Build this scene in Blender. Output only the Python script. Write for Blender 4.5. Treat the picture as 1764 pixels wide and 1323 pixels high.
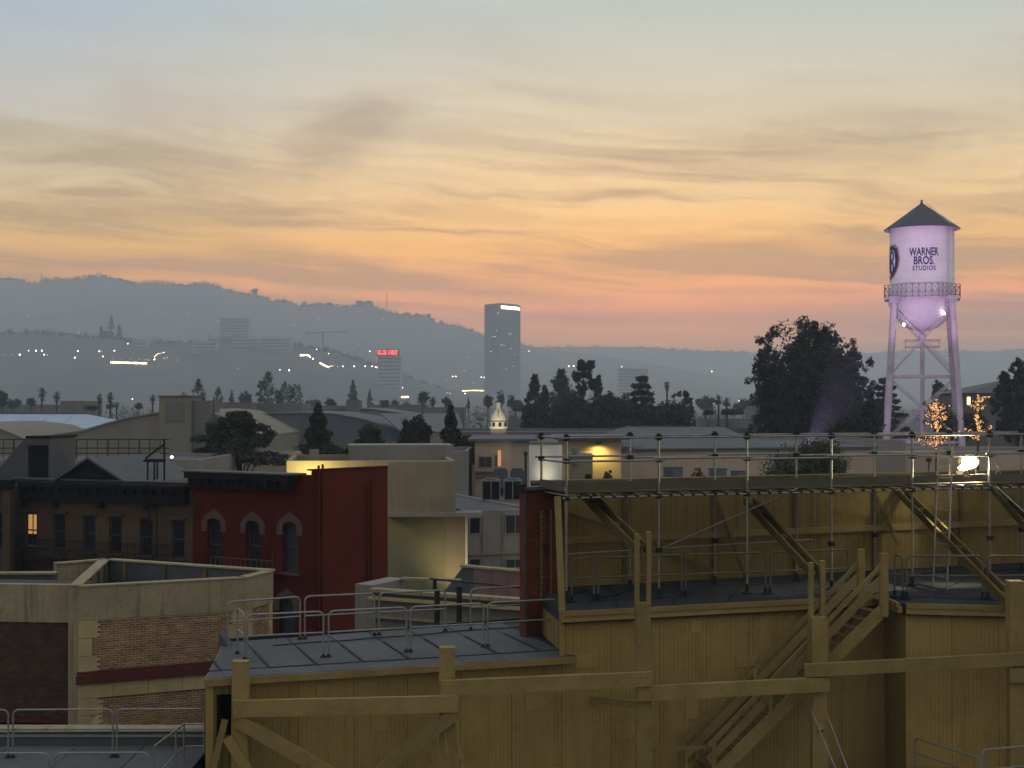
import bpy, bmesh, math, random
import numpy as np
from mathutils import Vector, Matrix
from mathutils.bvhtree import BVHTree

for o in list(bpy.data.objects):
    bpy.data.objects.remove(o)
SC = bpy.context.scene
COL = SC.collection
R = math.radians

# ------------------------------------------------------------------ camera
F, CX, CY, HOR = 2450.0, 882.0, 661.5, 692.0        # focal length, centre and horizon measured on the photograph
CAM_Z = 13.0
PITCH = math.atan((HOR - CY) / F)
cd = bpy.data.cameras.new('camera')
cd.sensor_width = 36.0
cd.lens = 36.0 * F / 1764.0
cd.clip_start = 0.5
cd.clip_end = 12000
cam = bpy.data.objects.new('camera', cd)
COL.objects.link(cam)
cam.location = (0, 0, CAM_Z)
cam.rotation_euler = (math.pi / 2 + PITCH, 0, 0)
SC.camera = cam

# ------------------------------------------------------------------ exposure
SC.view_settings.view_transform = 'Standard'
SC.view_settings.look = 'None'
SC.view_settings.exposure = 0.0
SC.view_settings.gamma = 1.0
SC.view_settings.use_curve_mapping = False
SC.render.engine = 'CYCLES'
SC.cycles.use_denoising = True
SC.cycles.volume_bounces = 1
SC.cycles.max_bounces = 6
SC.cycles.sample_clamp_indirect = 6.0

# ------------------------------------------------------------------ sky (world)
SUN_EL, SUN_AZ = R(-1.5), R(4)          # the sun has just gone down behind the hills, a little right of the tower
w = bpy.data.worlds.new('World')
SC.world = w
w.use_nodes = True
NT = w.node_tree
NT.nodes.clear()


class G:
    """small node-graph writer"""
    def __init__(s, nt):
        s.nt = nt
    def n(s, t, **kw):
        nd = s.nt.nodes.new(t)
        for k, v in kw.items():
            setattr(nd, k, v)
        return nd
    def put(s, sock, val):
        if hasattr(val, 'is_output'):
            s.nt.links.new(val, sock)
        elif val is not None:
            sock.default_value = val
    def m(s, op, a, b=None, c=None, clamp=False):
        nd = s.n('ShaderNodeMath', operation=op, use_clamp=clamp)
        s.put(nd.inputs[0], a)
        s.put(nd.inputs[1], b)
        s.put(nd.inputs[2], c)
        return nd.outputs[0]
    def mix(s, f, a, b, bt='MIX'):
        nd = s.n('ShaderNodeMix', data_type='RGBA', blend_type=bt)
        s.put(nd.inputs[0], f)
        for sk, v in ((nd.inputs[6], a), (nd.inputs[7], b)):
            if isinstance(v, (tuple, list)) and len(v) == 3:
                v = (*v, 1)
            s.put(sk, v)
        return nd.outputs[2]
    def noise(s, vec, scale, detail=4, rough=.5, dist=0.0):
        nd = s.n('ShaderNodeTexNoise')
        s.put(nd.inputs['Vector'], vec)
        nd.inputs['Scale'].default_value = scale
        nd.inputs['Detail'].default_value = detail
        nd.inputs['Roughness'].default_value = rough
        nd.inputs['Distortion'].default_value = dist
        return nd.outputs[0]
    def xyz(s, x, y, z):
        nd = s.n('ShaderNodeCombineXYZ')
        s.put(nd.inputs[0], x); s.put(nd.inputs[1], y); s.put(nd.inputs[2], z)
        return nd.outputs[0]
    def step(s, v, a, b):
        nd = s.n('ShaderNodeMapRange', interpolation_type='SMOOTHSTEP')
        s.put(nd.inputs[0], v)
        nd.inputs[1].default_value = a; nd.inputs[2].default_value = b
        return nd.outputs[0]
    def ramp(s, v, stops):
        nd = s.n('ShaderNodeValToRGB')
        s.put(nd.inputs[0], v)
        e = nd.color_ramp.elements
        while len(e) < len(stops):
            e.new(.5)
        for el, (p, c) in zip(e, stops):
            el.position = p
            el.color = (*c, 1)
        return nd.outputs[0]


g = G(NT)
tc = g.n('ShaderNodeTexCoord')
sep = g.n('ShaderNodeSeparateXYZ')
NT.links.new(tc.outputs['Generated'], sep.inputs[0])
dx, dy, dz = sep.outputs
zc = g.m('MAXIMUM', dz, 0.0)
az = g.m('DIVIDE', dx, g.m('MAXIMUM', dy, 0.25))             # tangent of the azimuth in front of the viewer
SKY = 1.0
WEST = g.ramp(g.m('MULTIPLY', zc, 2.0, clamp=True), [
    (0.000, (0.66, 0.42, 0.16)),
    (0.075, (0.78, 0.42, 0.10)),
    (0.092, (1.14, 0.47, 0.03)),
    (0.124, (1.70, 0.56, 0.0)),
    (0.173, (1.55, 0.66, 0.0)),
    (0.221, (1.40, 0.77, 0.06)),
    (0.277, (1.23, 0.87, 0.32)),
    (0.394, (0.82, 0.76, 0.54)),
    (0.529, (0.55, 0.65, 0.62)),
    (0.700, (0.61, 0.69, 0.70)),
    (1.000, (0.60, 0.68, 0.71))])
EAST = g.ramp(zc, [
    (0.00, (0.36, 0.34, 0.35)),
    (0.10, (0.43, 0.40, 0.39)),
    (0.30, (0.48, 0.49, 0.50)),
    (1.00, (0.59, 0.63, 0.65))])
# away from the glow, to the left, the west sky is paler and greyer
side = g.step(az, 0.02, -0.42)
WEST = g.mix(g.m('MULTIPLY', side, 0.85), WEST, g.mix(1.0, WEST, (0.72, 0.83, 1.18), 'MULTIPLY'))
# ---- cloud streaks: thin sheets, flatter towards the horizon
lz = g.m('LOGARITHM', g.m('ADD', zc, 0.06), math.e)
warp = g.noise(g.xyz(g.m('MULTIPLY', dx, 2.2), dy, g.m('MULTIPLY', lz, 1.5)), 2.0, 4, .55)
wz = g.m('ADD', lz, g.m('MULTIPLY', g.m('SUBTRACT', warp, 0.5), 0.22))
tilt = g.m('MULTIPLY', dx, 0.95)
st1 = g.noise(g.xyz(g.m('MULTIPLY', dx, 1.6), g.m('MULTIPLY', dy, 0.6), g.m('ADD', g.m('MULTIPLY', wz, 3.4), tilt)), 1.5, 9, .66, .10)
st2 = g.noise(g.xyz(g.m('MULTIPLY', dx, 2.4), g.m('MULTIPLY', dy, 0.9), g.m('ADD', g.m('MULTIPLY', wz, 7.0), g.m('MULTIPLY', tilt, 2.4))), 1.25, 10, .68, .12)
big = g.noise(g.xyz(g.m('MULTIPLY', dx, 1.3), g.m('MULTIPLY', dy, 0.6), g.m('ADD', g.m('MULTIPLY', lz, 1.3), 4.7)), 2.0, 3, .5)
c1 = g.step(st1, 0.44, 0.66)
c2 = g.step(st2, 0.445, 0.645)
low = g.step(dz, 0.30, 0.11)                                  # streaks are strong low down, faint overhead
cl = g.m('MULTIPLY', g.m('ADD', g.m('MULTIPLY', c1, 0.70), g.m('MULTIPLY', c2, g.m('ADD', g.m('MULTIPLY', low, 0.85), 0.12))), g.step(big, 0.26, 0.54))
cl = g.m('MULTIPLY', cl, g.m('ADD', g.m('MULTIPLY', low, 0.62), 0.34))


def blob(px, py, rx, ry, amt, rough=0.9, tl=0.0):
    """one named cloud bank: direction of its middle and its angular half sizes"""
    a0, z0 = (px - CX) / F, math.sin(math.atan((HOR - py) / F))
    ax = g.m('SUBTRACT', az, a0)
    q = g.m('ADD', g.m('POWER', g.m('DIVIDE', ax, rx / F), 2.0),
            g.m('POWER', g.m('DIVIDE', g.m('ADD', g.m('SUBTRACT', dz, z0), g.m('MULTIPLY', ax, tl)), ry / F), 2.0))
    nn = g.m('ADD', g.m('MULTIPLY', g.m('SUBTRACT', blobn, 0.5), 3.2 * rough), g.m('MULTIPLY', g.m('SUBTRACT', st2, .5), 2.2 * rough))
    return g.m('MULTIPLY', g.m('MULTIPLY', g.step(g.m('ADD', g.m('SQRT', q), nn), 1.35, 0.15), amt), g.step(dy, 0.1, 0.3))


blobn = g.noise(g.xyz(g.m('MULTIPLY', dx, 9.0), g.m('MULTIPLY', dy, 2.0), g.m('MULTIPLY', dz, 22.0)), 1.6, 8, .62, .15)
banks = None
for args in ((605, 222, 105, 50, .66, .75, -.15), (548, 268, 70, 50, .50, .9), (230, 285, 330, 40, .42, .7, .12), (300, 200, 150, 40, .30, .9, .14), (150, 345, 120, 8, .55, .5), (465, 371, 65, 6, .50, .5), (100, 400, 260, 26, .34, .7, .05),
             (500, 440, 190, 20, .52, .7, .14), (650, 485, 300, 14, .50, .6, .06), (880, 512, 200, 12, .46, .6, .05), (1090, 330, 90, 10, .36, .7), (1010, 385, 160, 10, .26, .8), (1250, 440, 260, 22, .42, .7, -.04), (1020, 548, 420, 18, .62, .35, .0),
             (1560, 548, 360, 34, .66, .35), (180, 460, 420, 24, .46, .5), (1700, 450, 120, 22, .50, .7), (1450, 148, 140, 12, .20, .7, .05), (760, 365, 200, 14, .34, .8, .08), (1380, 505, 200, 9, .36, .6)):
    b = blob(*args)
    banks = b if banks is None else g.m('MAXIMUM', banks, b)
cover = g.m('MINIMUM', g.m('MULTIPLY', g.m('ADD', cl, banks), 0.88), 0.82)
CLOUD = g.ramp(g.m('MULTIPLY', zc, 2.0, clamp=True), [
    (0.00, (0.42, 0.27, 0.10)), (0.10, (0.62, 0.27, 0.0)), (0.22, (0.58, 0.33, 0.05)), (0.34, (0.47, 0.36, 0.19)), (0.55, (0.40, 0.41, 0.40)), (1.0, (0.36, 0.41, 0.45))])
WEST = g.mix(cover, WEST, CLOUD)
bright = g.m('MULTIPLY', g.m('MULTIPLY', g.step(st2, 0.50, 0.34), low), 0.30)   # thin lit veils between the darker streaks
WEST = g.mix(bright, WEST, g.mix(1.0, WEST, (1.30, 1.12, 0.90), 'MULTIPLY'))
SKYC = g.mix(g.step(dy, -0.45, 0.55), EAST, WEST)
SKYC = g.mix(g.step(dz, -0.002, -0.03), SKYC, (0.05, 0.05, 0.05))   # below the horizon: ground
nish = g.n('ShaderNodeTexSky', sky_type='NISHITA', sun_disc=False)
nish.sun_elevation = max(SUN_EL, R(0.3)); nish.sun_rotation = SUN_AZ
nish.dust_density = 3.0
SKYC = g.mix(1.0, SKYC, g.mix(1.0, nish.outputs[0], (0.05, 0.05, 0.05), 'MULTIPLY'), 'ADD')
bgn = g.n('ShaderNodeBackground')
NT.links.new(SKYC, bgn.inputs[0])
bgn.inputs[1].default_value = SKY
wo = g.n('ShaderNodeOutputWorld')
NT.links.new(bgn.outputs[0], wo.inputs[0])

# ------------------------------------------------------------------ sun: only its last scattered glow
sd = bpy.data.lights.new('sun', 'SUN')
sd.energy = 0.03
sd.angle = R(10)
sd.color = (1, .72, .45)
sun = bpy.data.objects.new('sun', sd)
COL.objects.link(sun)
sun.rotation_euler = (R(87), 0, R(176))

# ------------------------------------------------------------------ pixel geometry
CP, SP = math.cos(PITCH), math.sin(PITCH)


def ray(px, py):
    x, y = (px - CX) / F, -(py - CY) / F
    return Vector((x, CP - y * SP, SP + y * CP))


def P(px, py, Y):
    d = ray(px, py)
    return Vector((0, 0, CAM_Z)) + d * (Y / d.y)


def PZ(px, py, Z):
    d = ray(px, py)
    return Vector((0, 0, CAM_Z)) + d * ((Z - CAM_Z) / d.z)


def PX(px, Y):
    return (px - CX) / F * Y


class Fr:
    """a vertical plane: origin o on the ground, direction u along it, n towards the viewer"""
    def __init__(s, o, e, z=0):
        s.o = Vector((o[0], o[1], 0))
        d = Vector((e[0] - o[0], e[1] - o[1], 0))
        s.w = d.length
        s.u = d.normalized()
        s.n = Vector((s.u.y, -s.u.x, 0))
        s.a = math.atan2(s.u.y, s.u.x)
    def hit(s, px, py, off=0.0):
        d = ray(px, py)
        c = Vector((0, 0, CAM_Z))
        t = ((s.o + s.n * off - c).dot(s.n)) / d.dot(s.n)
        return c + d * t
    def sz(s, px, py, off=0.0):
        p = s.hit(px, py, off)
        return (p - s.o).dot(s.u), p.z
    def pt(s, t, z, off=0.0):
        return s.o + s.u * t + s.n * off + Vector((0, 0, z))


# ------------------------------------------------------------------ object helpers
ORG = {}


def tag(o, label=None, cat=None, group=None, kind=None):
    if label: o['label'] = label
    if cat: o['category'] = cat
    if group: o['group'] = group
    if kind: o['kind'] = kind
    return o


def thing(name, label, cat, loc=(0, 0, 0), group=None):
    o = bpy.data.objects.new(name, None)
    o.empty_display_size = .2
    COL.objects.link(o)
    o.location = loc
    ORG[o] = Vector(loc)
    return tag(o, label, cat, group)


def link(name, me, mat=None, parent=None):
    o = bpy.data.objects.new(name, me)
    COL.objects.link(o)
    if mat is not None and not me.materials:
        me.materials.append(mat)
    if parent is not None:
        o.parent = parent
        ORG[o] = ORG[parent]
    else:
        ORG[o] = Vector((0, 0, 0))
    return o


def copy_tree(o, parent=None):
    c = o.copy()
    COL.objects.link(c)
    c.parent = parent
    for ch in o.children:
        copy_tree(ch, c)
    return c


class MB:
    def __init__(s):
        s.v, s.f, s.s = [], [], []
    def add(s, vs, fs, smooth=False):
        k = len(s.v)
        s.v += [tuple(x) for x in vs]
        s.f += [tuple(i + k for i in q) for q in fs]
        s.s += [smooth] * len(fs)
        return s
    def quad(s, *p):
        return s.add(p, [tuple(range(len(p)))])
    def box(s, c, d, rz=0.0):
        c = Vector(c)
        cs, sn = math.cos(rz), math.sin(rz)
        vs = []
        for z in (-.5, .5):
            for x, y in ((-.5, -.5), (.5, -.5), (.5, .5), (-.5, .5)):
                X, Y = x * d[0], y * d[1]
                vs.append(c + Vector((X * cs - Y * sn, X * sn + Y * cs, z * d[2])))
        return s.add(vs, [(3, 2, 1, 0), (4, 5, 6, 7), (0, 1, 5, 4), (1, 2, 6, 5), (2, 3, 7, 6), (3, 0, 4, 7)])
    def beam(s, p0, p1, wd, ht, up=(0, 0, 1), seg=1, jit=0.0, rnd=None):
        """rectangular bar: wd across, ht along up"""
        p0, p1 = Vector(p0), Vector(p1)
        ax = (p1 - p0).normalized()
        up = Vector(up)
        sd_ = ax.cross(up)
        if sd_.length < 1e-4:
            sd_ = ax.cross(Vector((1, 0, 0)))
        sd_.normalize()
        up = sd_.cross(ax).normalized()
        vs, fs = [], []
        for i in range(seg + 1):
            c = p0.lerp(p1, i / seg)
            j = [(rnd.uniform(-jit, jit) if rnd and jit else 0) for _ in range(4)]
            for a, b, e in ((-1, -1, j[0]), (1, -1, j[1]), (1, 1, j[2]), (-1, 1, j[3])):
                vs.append(c + sd_ * (a * wd / 2 + e) + up * (b * ht / 2 + e * .7))
        for i in range(seg):
            k = i * 4
            for q in range(4):
                r = (q + 1) % 4
                fs.append((k + q, k + r, k + 4 + r, k + 4 + q))
        fs += [(3, 2, 1, 0), tuple(seg * 4 + q for q in range(4))]
        return s.add(vs, fs)
    def tube(s, p0, p1, r, n=8, r1=None, caps=True):
        p0, p1 = Vector(p0), Vector(p1)
        r1 = r if r1 is None else r1
        ax = (p1 - p0).normalized()
        a = ax.cross(Vector((0, 0, 1)))
        if a.length < 1e-3:
            a = Vector((1, 0, 0))
        a.normalize()
        b = ax.cross(a)
        vs = []
        for p, q in ((p0, r), (p1, r1)):
            for i in range(n):
                t = 2 * math.pi * i / n
                vs.append(p + a * (q * math.cos(t)) + b * (q * math.sin(t)))
        s.add(vs, [(i, (i + 1) % n, n + (i + 1) % n, n + i) for i in range(n)], True)
        if caps:
            s.add(vs[:n], [tuple(range(n - 1, -1, -1))])
            s.add(vs[n:], [tuple(range(n))])
        return s
    def path(s, pts, r, n=8):
        for a, b in zip(pts[:-1], pts[1:]):
            s.tube(a, b, r, n)
        return s
    def ball(s, c, r, n=8, m=5, sq=(1, 1, 1)):
        c = Vector(c)
        vs, fs = [], []
        for j in range(m + 1):
            t = math.pi * j / m
            for i in range(n):
                a = 2 * math.pi * i / n
                vs.append(c + Vector((r * sq[0] * math.sin(t) * math.cos(a), r * sq[1] * math.sin(t) * math.sin(a), r * sq[2] * math.cos(t))))
        for j in range(m):
            for i in range(n):
                k = (i + 1) % n
                fs.append((j * n + i, (j + 1) * n + i, (j + 1) * n + k, j * n + k))
        return s.add(vs, fs, True)
    def lathe(s, c, prof, n=24, smooth=True, a0=0.0):
        c = Vector(c)
        vs, fs = [], []
        for r, z in prof:
            for i in range(n):
                t = a0 + 2 * math.pi * i / n
                vs.append(c + Vector((r * math.cos(t), r * math.sin(t), z)))
        for j in range(len(prof) - 1):
            for i in range(n):
                k = (i + 1) % n
                fs.append((j * n + i, j * n + k, (j + 1) * n + k, (j + 1) * n + i))
        return s.add(vs, fs, smooth)
    def extr(s, pts, vec):
        """closed polygon pushed along vec"""
        pts = [Vector(p) for p in pts]
        vec = Vector(vec)
        n = len(pts)
        vs = pts + [p + vec for p in pts]
        fs = [tuple(range(n - 1, -1, -1)), tuple(range(n, 2 * n))]
        fs += [(i, (i + 1) % n, n + (i + 1) % n, n + i) for i in range(n)]
        return s.add(vs, fs)
    def prism(s, xy, z0, z1):
        return s.extr([(p[0], p[1], z0) for p in xy], (0, 0, z1 - z0))
    def build(s, name, mat, parent=None, fix=True):
        me = bpy.data.meshes.new(name)
        o_ = ORG[parent] if parent is not None else Vector((0, 0, 0))
        me.from_pydata([(x - o_.x, y - o_.y, z - o_.z) for x, y, z in s.v], [], s.f)
        if s.s:
            me.polygons.foreach_set('use_smooth', s.s)
        if fix:
            bm = bmesh.new()
            bm.from_mesh(me)
            bmesh.ops.recalc_face_normals(bm, faces=bm.faces)
            bm.to_mesh(me)
            bm.free()
        me.update()
        return link(name, me, mat, parent)


def tri_mesh(name, V):
    V = np.asarray(V, dtype=np.float32).reshape(-1, 3)
    n = len(V)
    me = bpy.data.meshes.new(name)
    me.vertices.add(n)
    me.vertices.foreach_set('co', V.ravel())
    me.loops.add(n)
    me.loops.foreach_set('vertex_index', np.arange(n, dtype=np.int32))
    me.polygons.add(n // 3)
    me.polygons.foreach_set('loop_start', np.arange(0, n, 3, dtype=np.int32))
    me.update(calc_edges=True)
    return me


# ------------------------------------------------------------------ materials
MATS = {}


def mat(name, c1, c2=None, scale=1.0, rough=.85, metal=0.0, bump=0.0, bscale=30.0, streak=0.0, rand=0.0, island=0.0, spec=.3, grime=0.0, sxyz=None):
    m = bpy.data.materials.new(name)
    MATS[name] = m
    m.use_nodes = True
    nt = m.node_tree
    h = G(nt)
    bs = nt.nodes['Principled BSDF']
    bs.inputs['Roughness'].default_value = rough
    bs.inputs['Metallic'].default_value = metal
    bs.inputs['Specular IOR Level'].default_value = spec
    geo = h.n('ShaderNodeNewGeometry')
    pos = geo.outputs['Position']
    c2 = c2 or tuple(x * .72 for x in c1)
    vec = pos
    if sxyz:
        vm = h.n('ShaderNodeVectorMath', operation='MULTIPLY')
        nt.links.new(pos, vm.inputs[0])
        vm.inputs[1].default_value = sxyz
        vec = vm.outputs[0]
    n1 = h.noise(vec, scale, 6, .6)
    col = h.mix(h.step(n1, .34, .68), c1, c2)
    if streak:
        vm = h.n('ShaderNodeVectorMath', operation='MULTIPLY')
        nt.links.new(pos, vm.inputs[0])
        vm.inputs[1].default_value = (4.5, 4.5, .28)
        n2 = h.noise(vm.outputs[0], 1.0, 5, .6)
        k = h.m('MULTIPLY', h.step(n2, .50, .74), streak)
        col = h.mix(k, col, tuple(x * .35 for x in c1))
    if grime:
        n3 = h.noise(pos, scale * 5, 5, .65)
        col = h.mix(h.m('MULTIPLY', h.step(n3, .52, .72), grime), col, tuple(x * .45 for x in c1))
    if rand or island:
        src = None
        if rand:
            oi = h.n('ShaderNodeObjectInfo')
            src = h.m('MULTIPLY_ADD', oi.outputs['Random'], 2 * rand, 1 - rand)
        if island:
            b = h.m('MULTIPLY_ADD', geo.outputs['Random Per Island'], 2 * island, 1 - island)
            src = b if src is None else h.m('MULTIPLY', src, b)
        vm = h.n('ShaderNodeVectorMath', operation='SCALE')
        nt.links.new(col, vm.inputs[0])
        nt.links.new(src, vm.inputs['Scale'])
        col = vm.outputs[0]
    nt.links.new(col, bs.inputs['Base Color'])
    if bump:
        bn = h.n('ShaderNodeBump')
        bn.inputs['Strength'].default_value = bump
        bn.inputs['Distance'].default_value = .03
        nt.links.new(h.noise(vec, bscale, 5, .65), bn.inputs['Height'])
        nt.links.new(bn.outputs[0], bs.inputs['Normal'])
    return m


def glow(name, c, s):
    m = bpy.data.materials.new(name)
    m.use_nodes = True
    nt = m.node_tree
    nt.nodes.clear()
    e = nt.nodes.new('ShaderNodeEmission')
    e.inputs[0].default_value = (*c, 1)
    e.inputs[1].default_value = s
    o = nt.nodes.new('ShaderNodeOutputMaterial')
    nt.links.new(e.outputs[0], o.inputs[0])
    m.cycles.emission_sampling = 'NONE'
    MATS[name] = m
    return m


def glass(name, c, rough=.08):
    m = mat(name, c, tuple(x * .6 for x in c), .5, rough=rough, spec=.2)
    return m


asphalt = mat('asphalt', (.05, .05, .052), (.035, .035, .037), .3, .9, bump=.2)
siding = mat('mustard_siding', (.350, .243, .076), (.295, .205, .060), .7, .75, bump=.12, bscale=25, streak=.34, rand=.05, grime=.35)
siding_dim = mat('mustard_siding_shaded', (.245, .172, .052), (.20, .138, .040), .6, .8, bump=.12, bscale=25, streak=.45, rand=.06, grime=.4)  # darker siding copy for walls in shade: shade set into the colour
timber = mat('painted_timber', (.27, .195, .068), (.215, .152, .050), 1.6, .8, bump=.3, bscale=18, rand=.13, grime=.45)
timber_mid = mat('raker_timber', (.135, .094, .032), (.10, .072, .023), 1.6, .9, spec=.05, bump=.3, bscale=18, rand=.13, grime=.4)
rail_dark = mat('dull_rail', (.13, .115, .085), (.10, .088, .065), 5, .6, metal=.2, grime=.3)
timber_dark = mat('weathered_timber', (.15, .105, .042), (.11, .076, .03), 1.6, .85, bump=.3, bscale=18, rand=.1, grime=.3)
roofing = mat('grey_roof_sheet', (.090, .096, .098), (.068, .073, .075), .8, .75, spec=.2, bump=.25, bscale=12, rand=.10, grime=.50)
roofing_dark = mat('dark_roof_felt', (.040, .042, .046), (.030, .032, .035), .8, .9, spec=.08, bump=.2, bscale=10, grime=.3)
seam = mat('seam_tar', (.022, .022, .024), (.015, .015, .016), 2, .8)
steel = mat('galvanised_steel', (.30, .285, .235), (.22, .21, .175), 6, .45, metal=.6, bump=.05, grime=.25)
steel_grey = mat('grey_rail_paint', (.27, .26, .25), (.21, .20, .19), 5, .5, metal=.4, grime=.3)
coupler_m = mat('black_rubber', (.018, .018, .018), (.012, .012, .012), 4, .8)
toe = mat('toe_board_grey', (.105, .092, .066), (.08, .07, .05), 1.5, .85, grime=.35, bump=.2)
concrete = mat('stained_concrete', (.325, .268, .162), (.265, .216, .13), 1.3, .88, bump=.15, streak=.85, grime=.55)
stone = mat('limestone_block', (.44, .345, .175), (.37, .285, .14), 2.0, .85, bump=.15, rand=.08, grime=.25)
brickm = mat('tan_brick', (.27, .155, .082), (.17, .092, .050), 3.0, .9, bump=.2, rand=.30, island=0, grime=.2)
bricks_stuff = mat('tan_brick_far', (.27, .155, .082), (.17, .092, .050), 3.0, .9, bump=.2, island=.30, grime=.2)
mortar = mat('mortar', (.62, .50, .30), (.52, .42, .25), 3, .95)
brown_brick = mat('brown_brick', (.080, .040, .026), (.056, .028, .019), 2.0, .9, bump=.2, island=.28, grime=.3)
brown_mortar = mat('brown_mortar', (.075, .050, .038), (.058, .038, .030), 2, .95)
redpaint = mat('red_paint', (.080, .009, .004), (.060, .006, .003), .8, .8, spec=.1, bump=.15, streak=.25, grime=.2)
redside = mat('red_paint_side', (.118, .019, .008), (.092, .014, .006), .7, .8, spec=.1, bump=.15, streak=.3, grime=.15)
redbrick = mat('red_brick', (.125, .036, .014), (.09, .024, .010), 2, .9, bump=.2, island=.22, grime=.2)
oxblood = mat('oxblood_band', (.10, .020, .016), (.075, .015, .012), 2, .7)
brownst = mat('brownstone', (.095, .058, .032), (.070, .042, .024), .8, .9, bump=.15, streak=.3, grime=.35)
darkcorn = mat('black_green_cornice', (.014, .015, .016), (.010, .011, .011), 1.5, .7, spec=.08)
slate = mat('slate', (.085, .09, .10), (.066, .071, .079), 1.2, .7, bump=.15, grime=.2)
glassd = glass('dark_glass', (.020, .022, .026))
glassg = glass('grey_glass', (.05, .055, .06), .15)
sash = mat('dark_sash', (.05, .048, .045), (.035, .033, .03), 3, .6)
hood = mat('window_hood_stone', (.115, .062, .050), (.09, .048, .038), 3, .85)
beige = mat('beige_stucco', (.265, .222, .150), (.225, .188, .126), .5, .9, bump=.1, streak=.25, grime=.15)
greenst = mat('sage_stucco', (.23, .22, .125), (.19, .18, .10), .5, .9, bump=.1, streak=.3)
pinkst = mat('pink_stucco', (.46, .35, .265), (.40, .30, .225), .4, .9, bump=.1, streak=.2)
greyst = mat('grey_stucco', (.25, .235, .205), (.21, .195, .17), .4, .9, bump=.1, streak=.25)
khaki = mat('khaki_stage_wall', (.21, .185, .135), (.18, .155, .11), .15, .9, streak=.2)
bluegrey = mat('bluegrey_roof', (.10, .11, .13), (.082, .09, .108), .2, .85, grime=.2)
whiteroof = mat('white_roof', (.36, .43, .53), (.31, .37, .46), .12, .8, grime=.18)
dimwall = mat('dim_wall', (.15, .14, .125), (.12, .11, .10), .2, .9)
plaster = mat('white_plaster', (.60, .57, .49), (.54, .51, .43), .6, .85)
acmetal = mat('ac_casing', (.13, .14, .15), (.10, .11, .12), 3, .6)
bark = mat('bark', (.06, .045, .032), (.04, .03, .022), 4, .95, bump=.3)
leaf_d = mat('dark_foliage', (.022, .028, .017), (.034, .041, .022), .5, .8, island=.35)
leaf_m = mat('green_foliage', (.040, .055, .024), (.065, .078, .034), .5, .8, island=.35)
leaf_p = mat('palm_foliage', (.045, .055, .028), (.070, .075, .036), .6, .8, island=.3)
thatch = mat('palm_skirt', (.07, .058, .036), (.05, .04, .025), 2, .9)
scrubm = mat('dry_scrub', (.075, .075, .066), (.10, .097, .084), .05, .9)
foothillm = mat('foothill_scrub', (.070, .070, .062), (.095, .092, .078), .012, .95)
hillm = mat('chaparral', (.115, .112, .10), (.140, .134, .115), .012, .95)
towerglass = mat('tower_cladding', (.12, .118, .11), (.10, .098, .092), .05, .4, spec=.5)
tank_white = mat('tank_paint', (.72, .70, .70), (.66, .63, .63), .35, .6, streak=.16, grime=.05)
tank_leg = mat('leg_paint', (.52, .48, .50), (.44, .40, .42), .6, .6, grime=.25)
tank_dark = mat('tank_roof', (.050, .056, .064), (.04, .045, .052), .6, .6)
balc = mat('balcony_iron', (.26, .20, .25), (.20, .15, .19), 2, .6)
navy = mat('navy_lettering', (.020, .020, .11), (.018, .018, .095), 2, .6)
gold = mat('gold_border', (.48, .30, .13), (.42, .26, .11), 2, .5)
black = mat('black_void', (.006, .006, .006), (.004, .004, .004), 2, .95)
lamp_white = glow('lamp_white', (1, .96, .86), 9.0)
lamp_warm = glow('lamp_warm', (1, .82, .48), 7.0)
lamp_yel = glow('lamp_yellow', (1, .80, .34), 5.0)
lamp_red = glow('neon_red', (1, .05, .04), 5.5)
lamp_dim = glow('lamp_dim', (1, .95, .86), 2.2)
lamp_vio = glow('lamp_violet', (.92, .78, 1), 12.0)
flood_glow = glow('flood_glow', (1, .90, .62), 40.0)
flood_fringe = glow('flood_fringe', (1, .72, .26), .62)
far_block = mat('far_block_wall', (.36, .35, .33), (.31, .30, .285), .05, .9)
win_lit = glow('lit_room', (1, .52, .17), .48)
fairy = glow('fairy_bulb', (1, .44, .15), 1.5)
fairy_w = glow('fairy_bulb_pale', (1, .56, .28), 1.2)


def lamp(kind, loc, energy, color, aim=None, size=.3, cone=60, blend=.5):
    l = bpy.data.lights.new('lamp_light', kind)
    l.energy = energy
    l.color = color
    if kind == 'SPOT':
        l.spot_size = R(cone)
        l.spot_blend = blend
        l.shadow_soft_size = size
    elif kind == 'AREA':
        l.size = size
    else:
        l.shadow_soft_size = size
    o = bpy.data.objects.new('lamp_light', l)
    COL.objects.link(o)
    o.location = loc
    if aim is not None:
        o.rotation_euler = (Vector(aim) - Vector(loc)).to_track_quat('-Z', 'Y').to_euler()
    return o

# =================================================================== GROUND
mb = MB()
mb.quad((-4400, -250, 0), (4400, -250, 0), (4400, 6200, 0), (-4400, 6200, 0))
tag(mb.build('ground', asphalt), kind='structure')

rnd = random.Random(7)

# =================================================================== YELLOW SET BUILDING
MW = Fr((-6.56, 31.10), (-6.56 + .9455, 31.10 + .3256))     # long front wall
Z1, Z2, ZC = 7.0, 8.05, 8.05                                  # low roof, high roof, right bay roof
yb = thing('stage_set_building', 'mustard yellow timber-braced back of a studio street set, with grey stepped roofs', 'building', MW.o)
PANEL = {}


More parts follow.
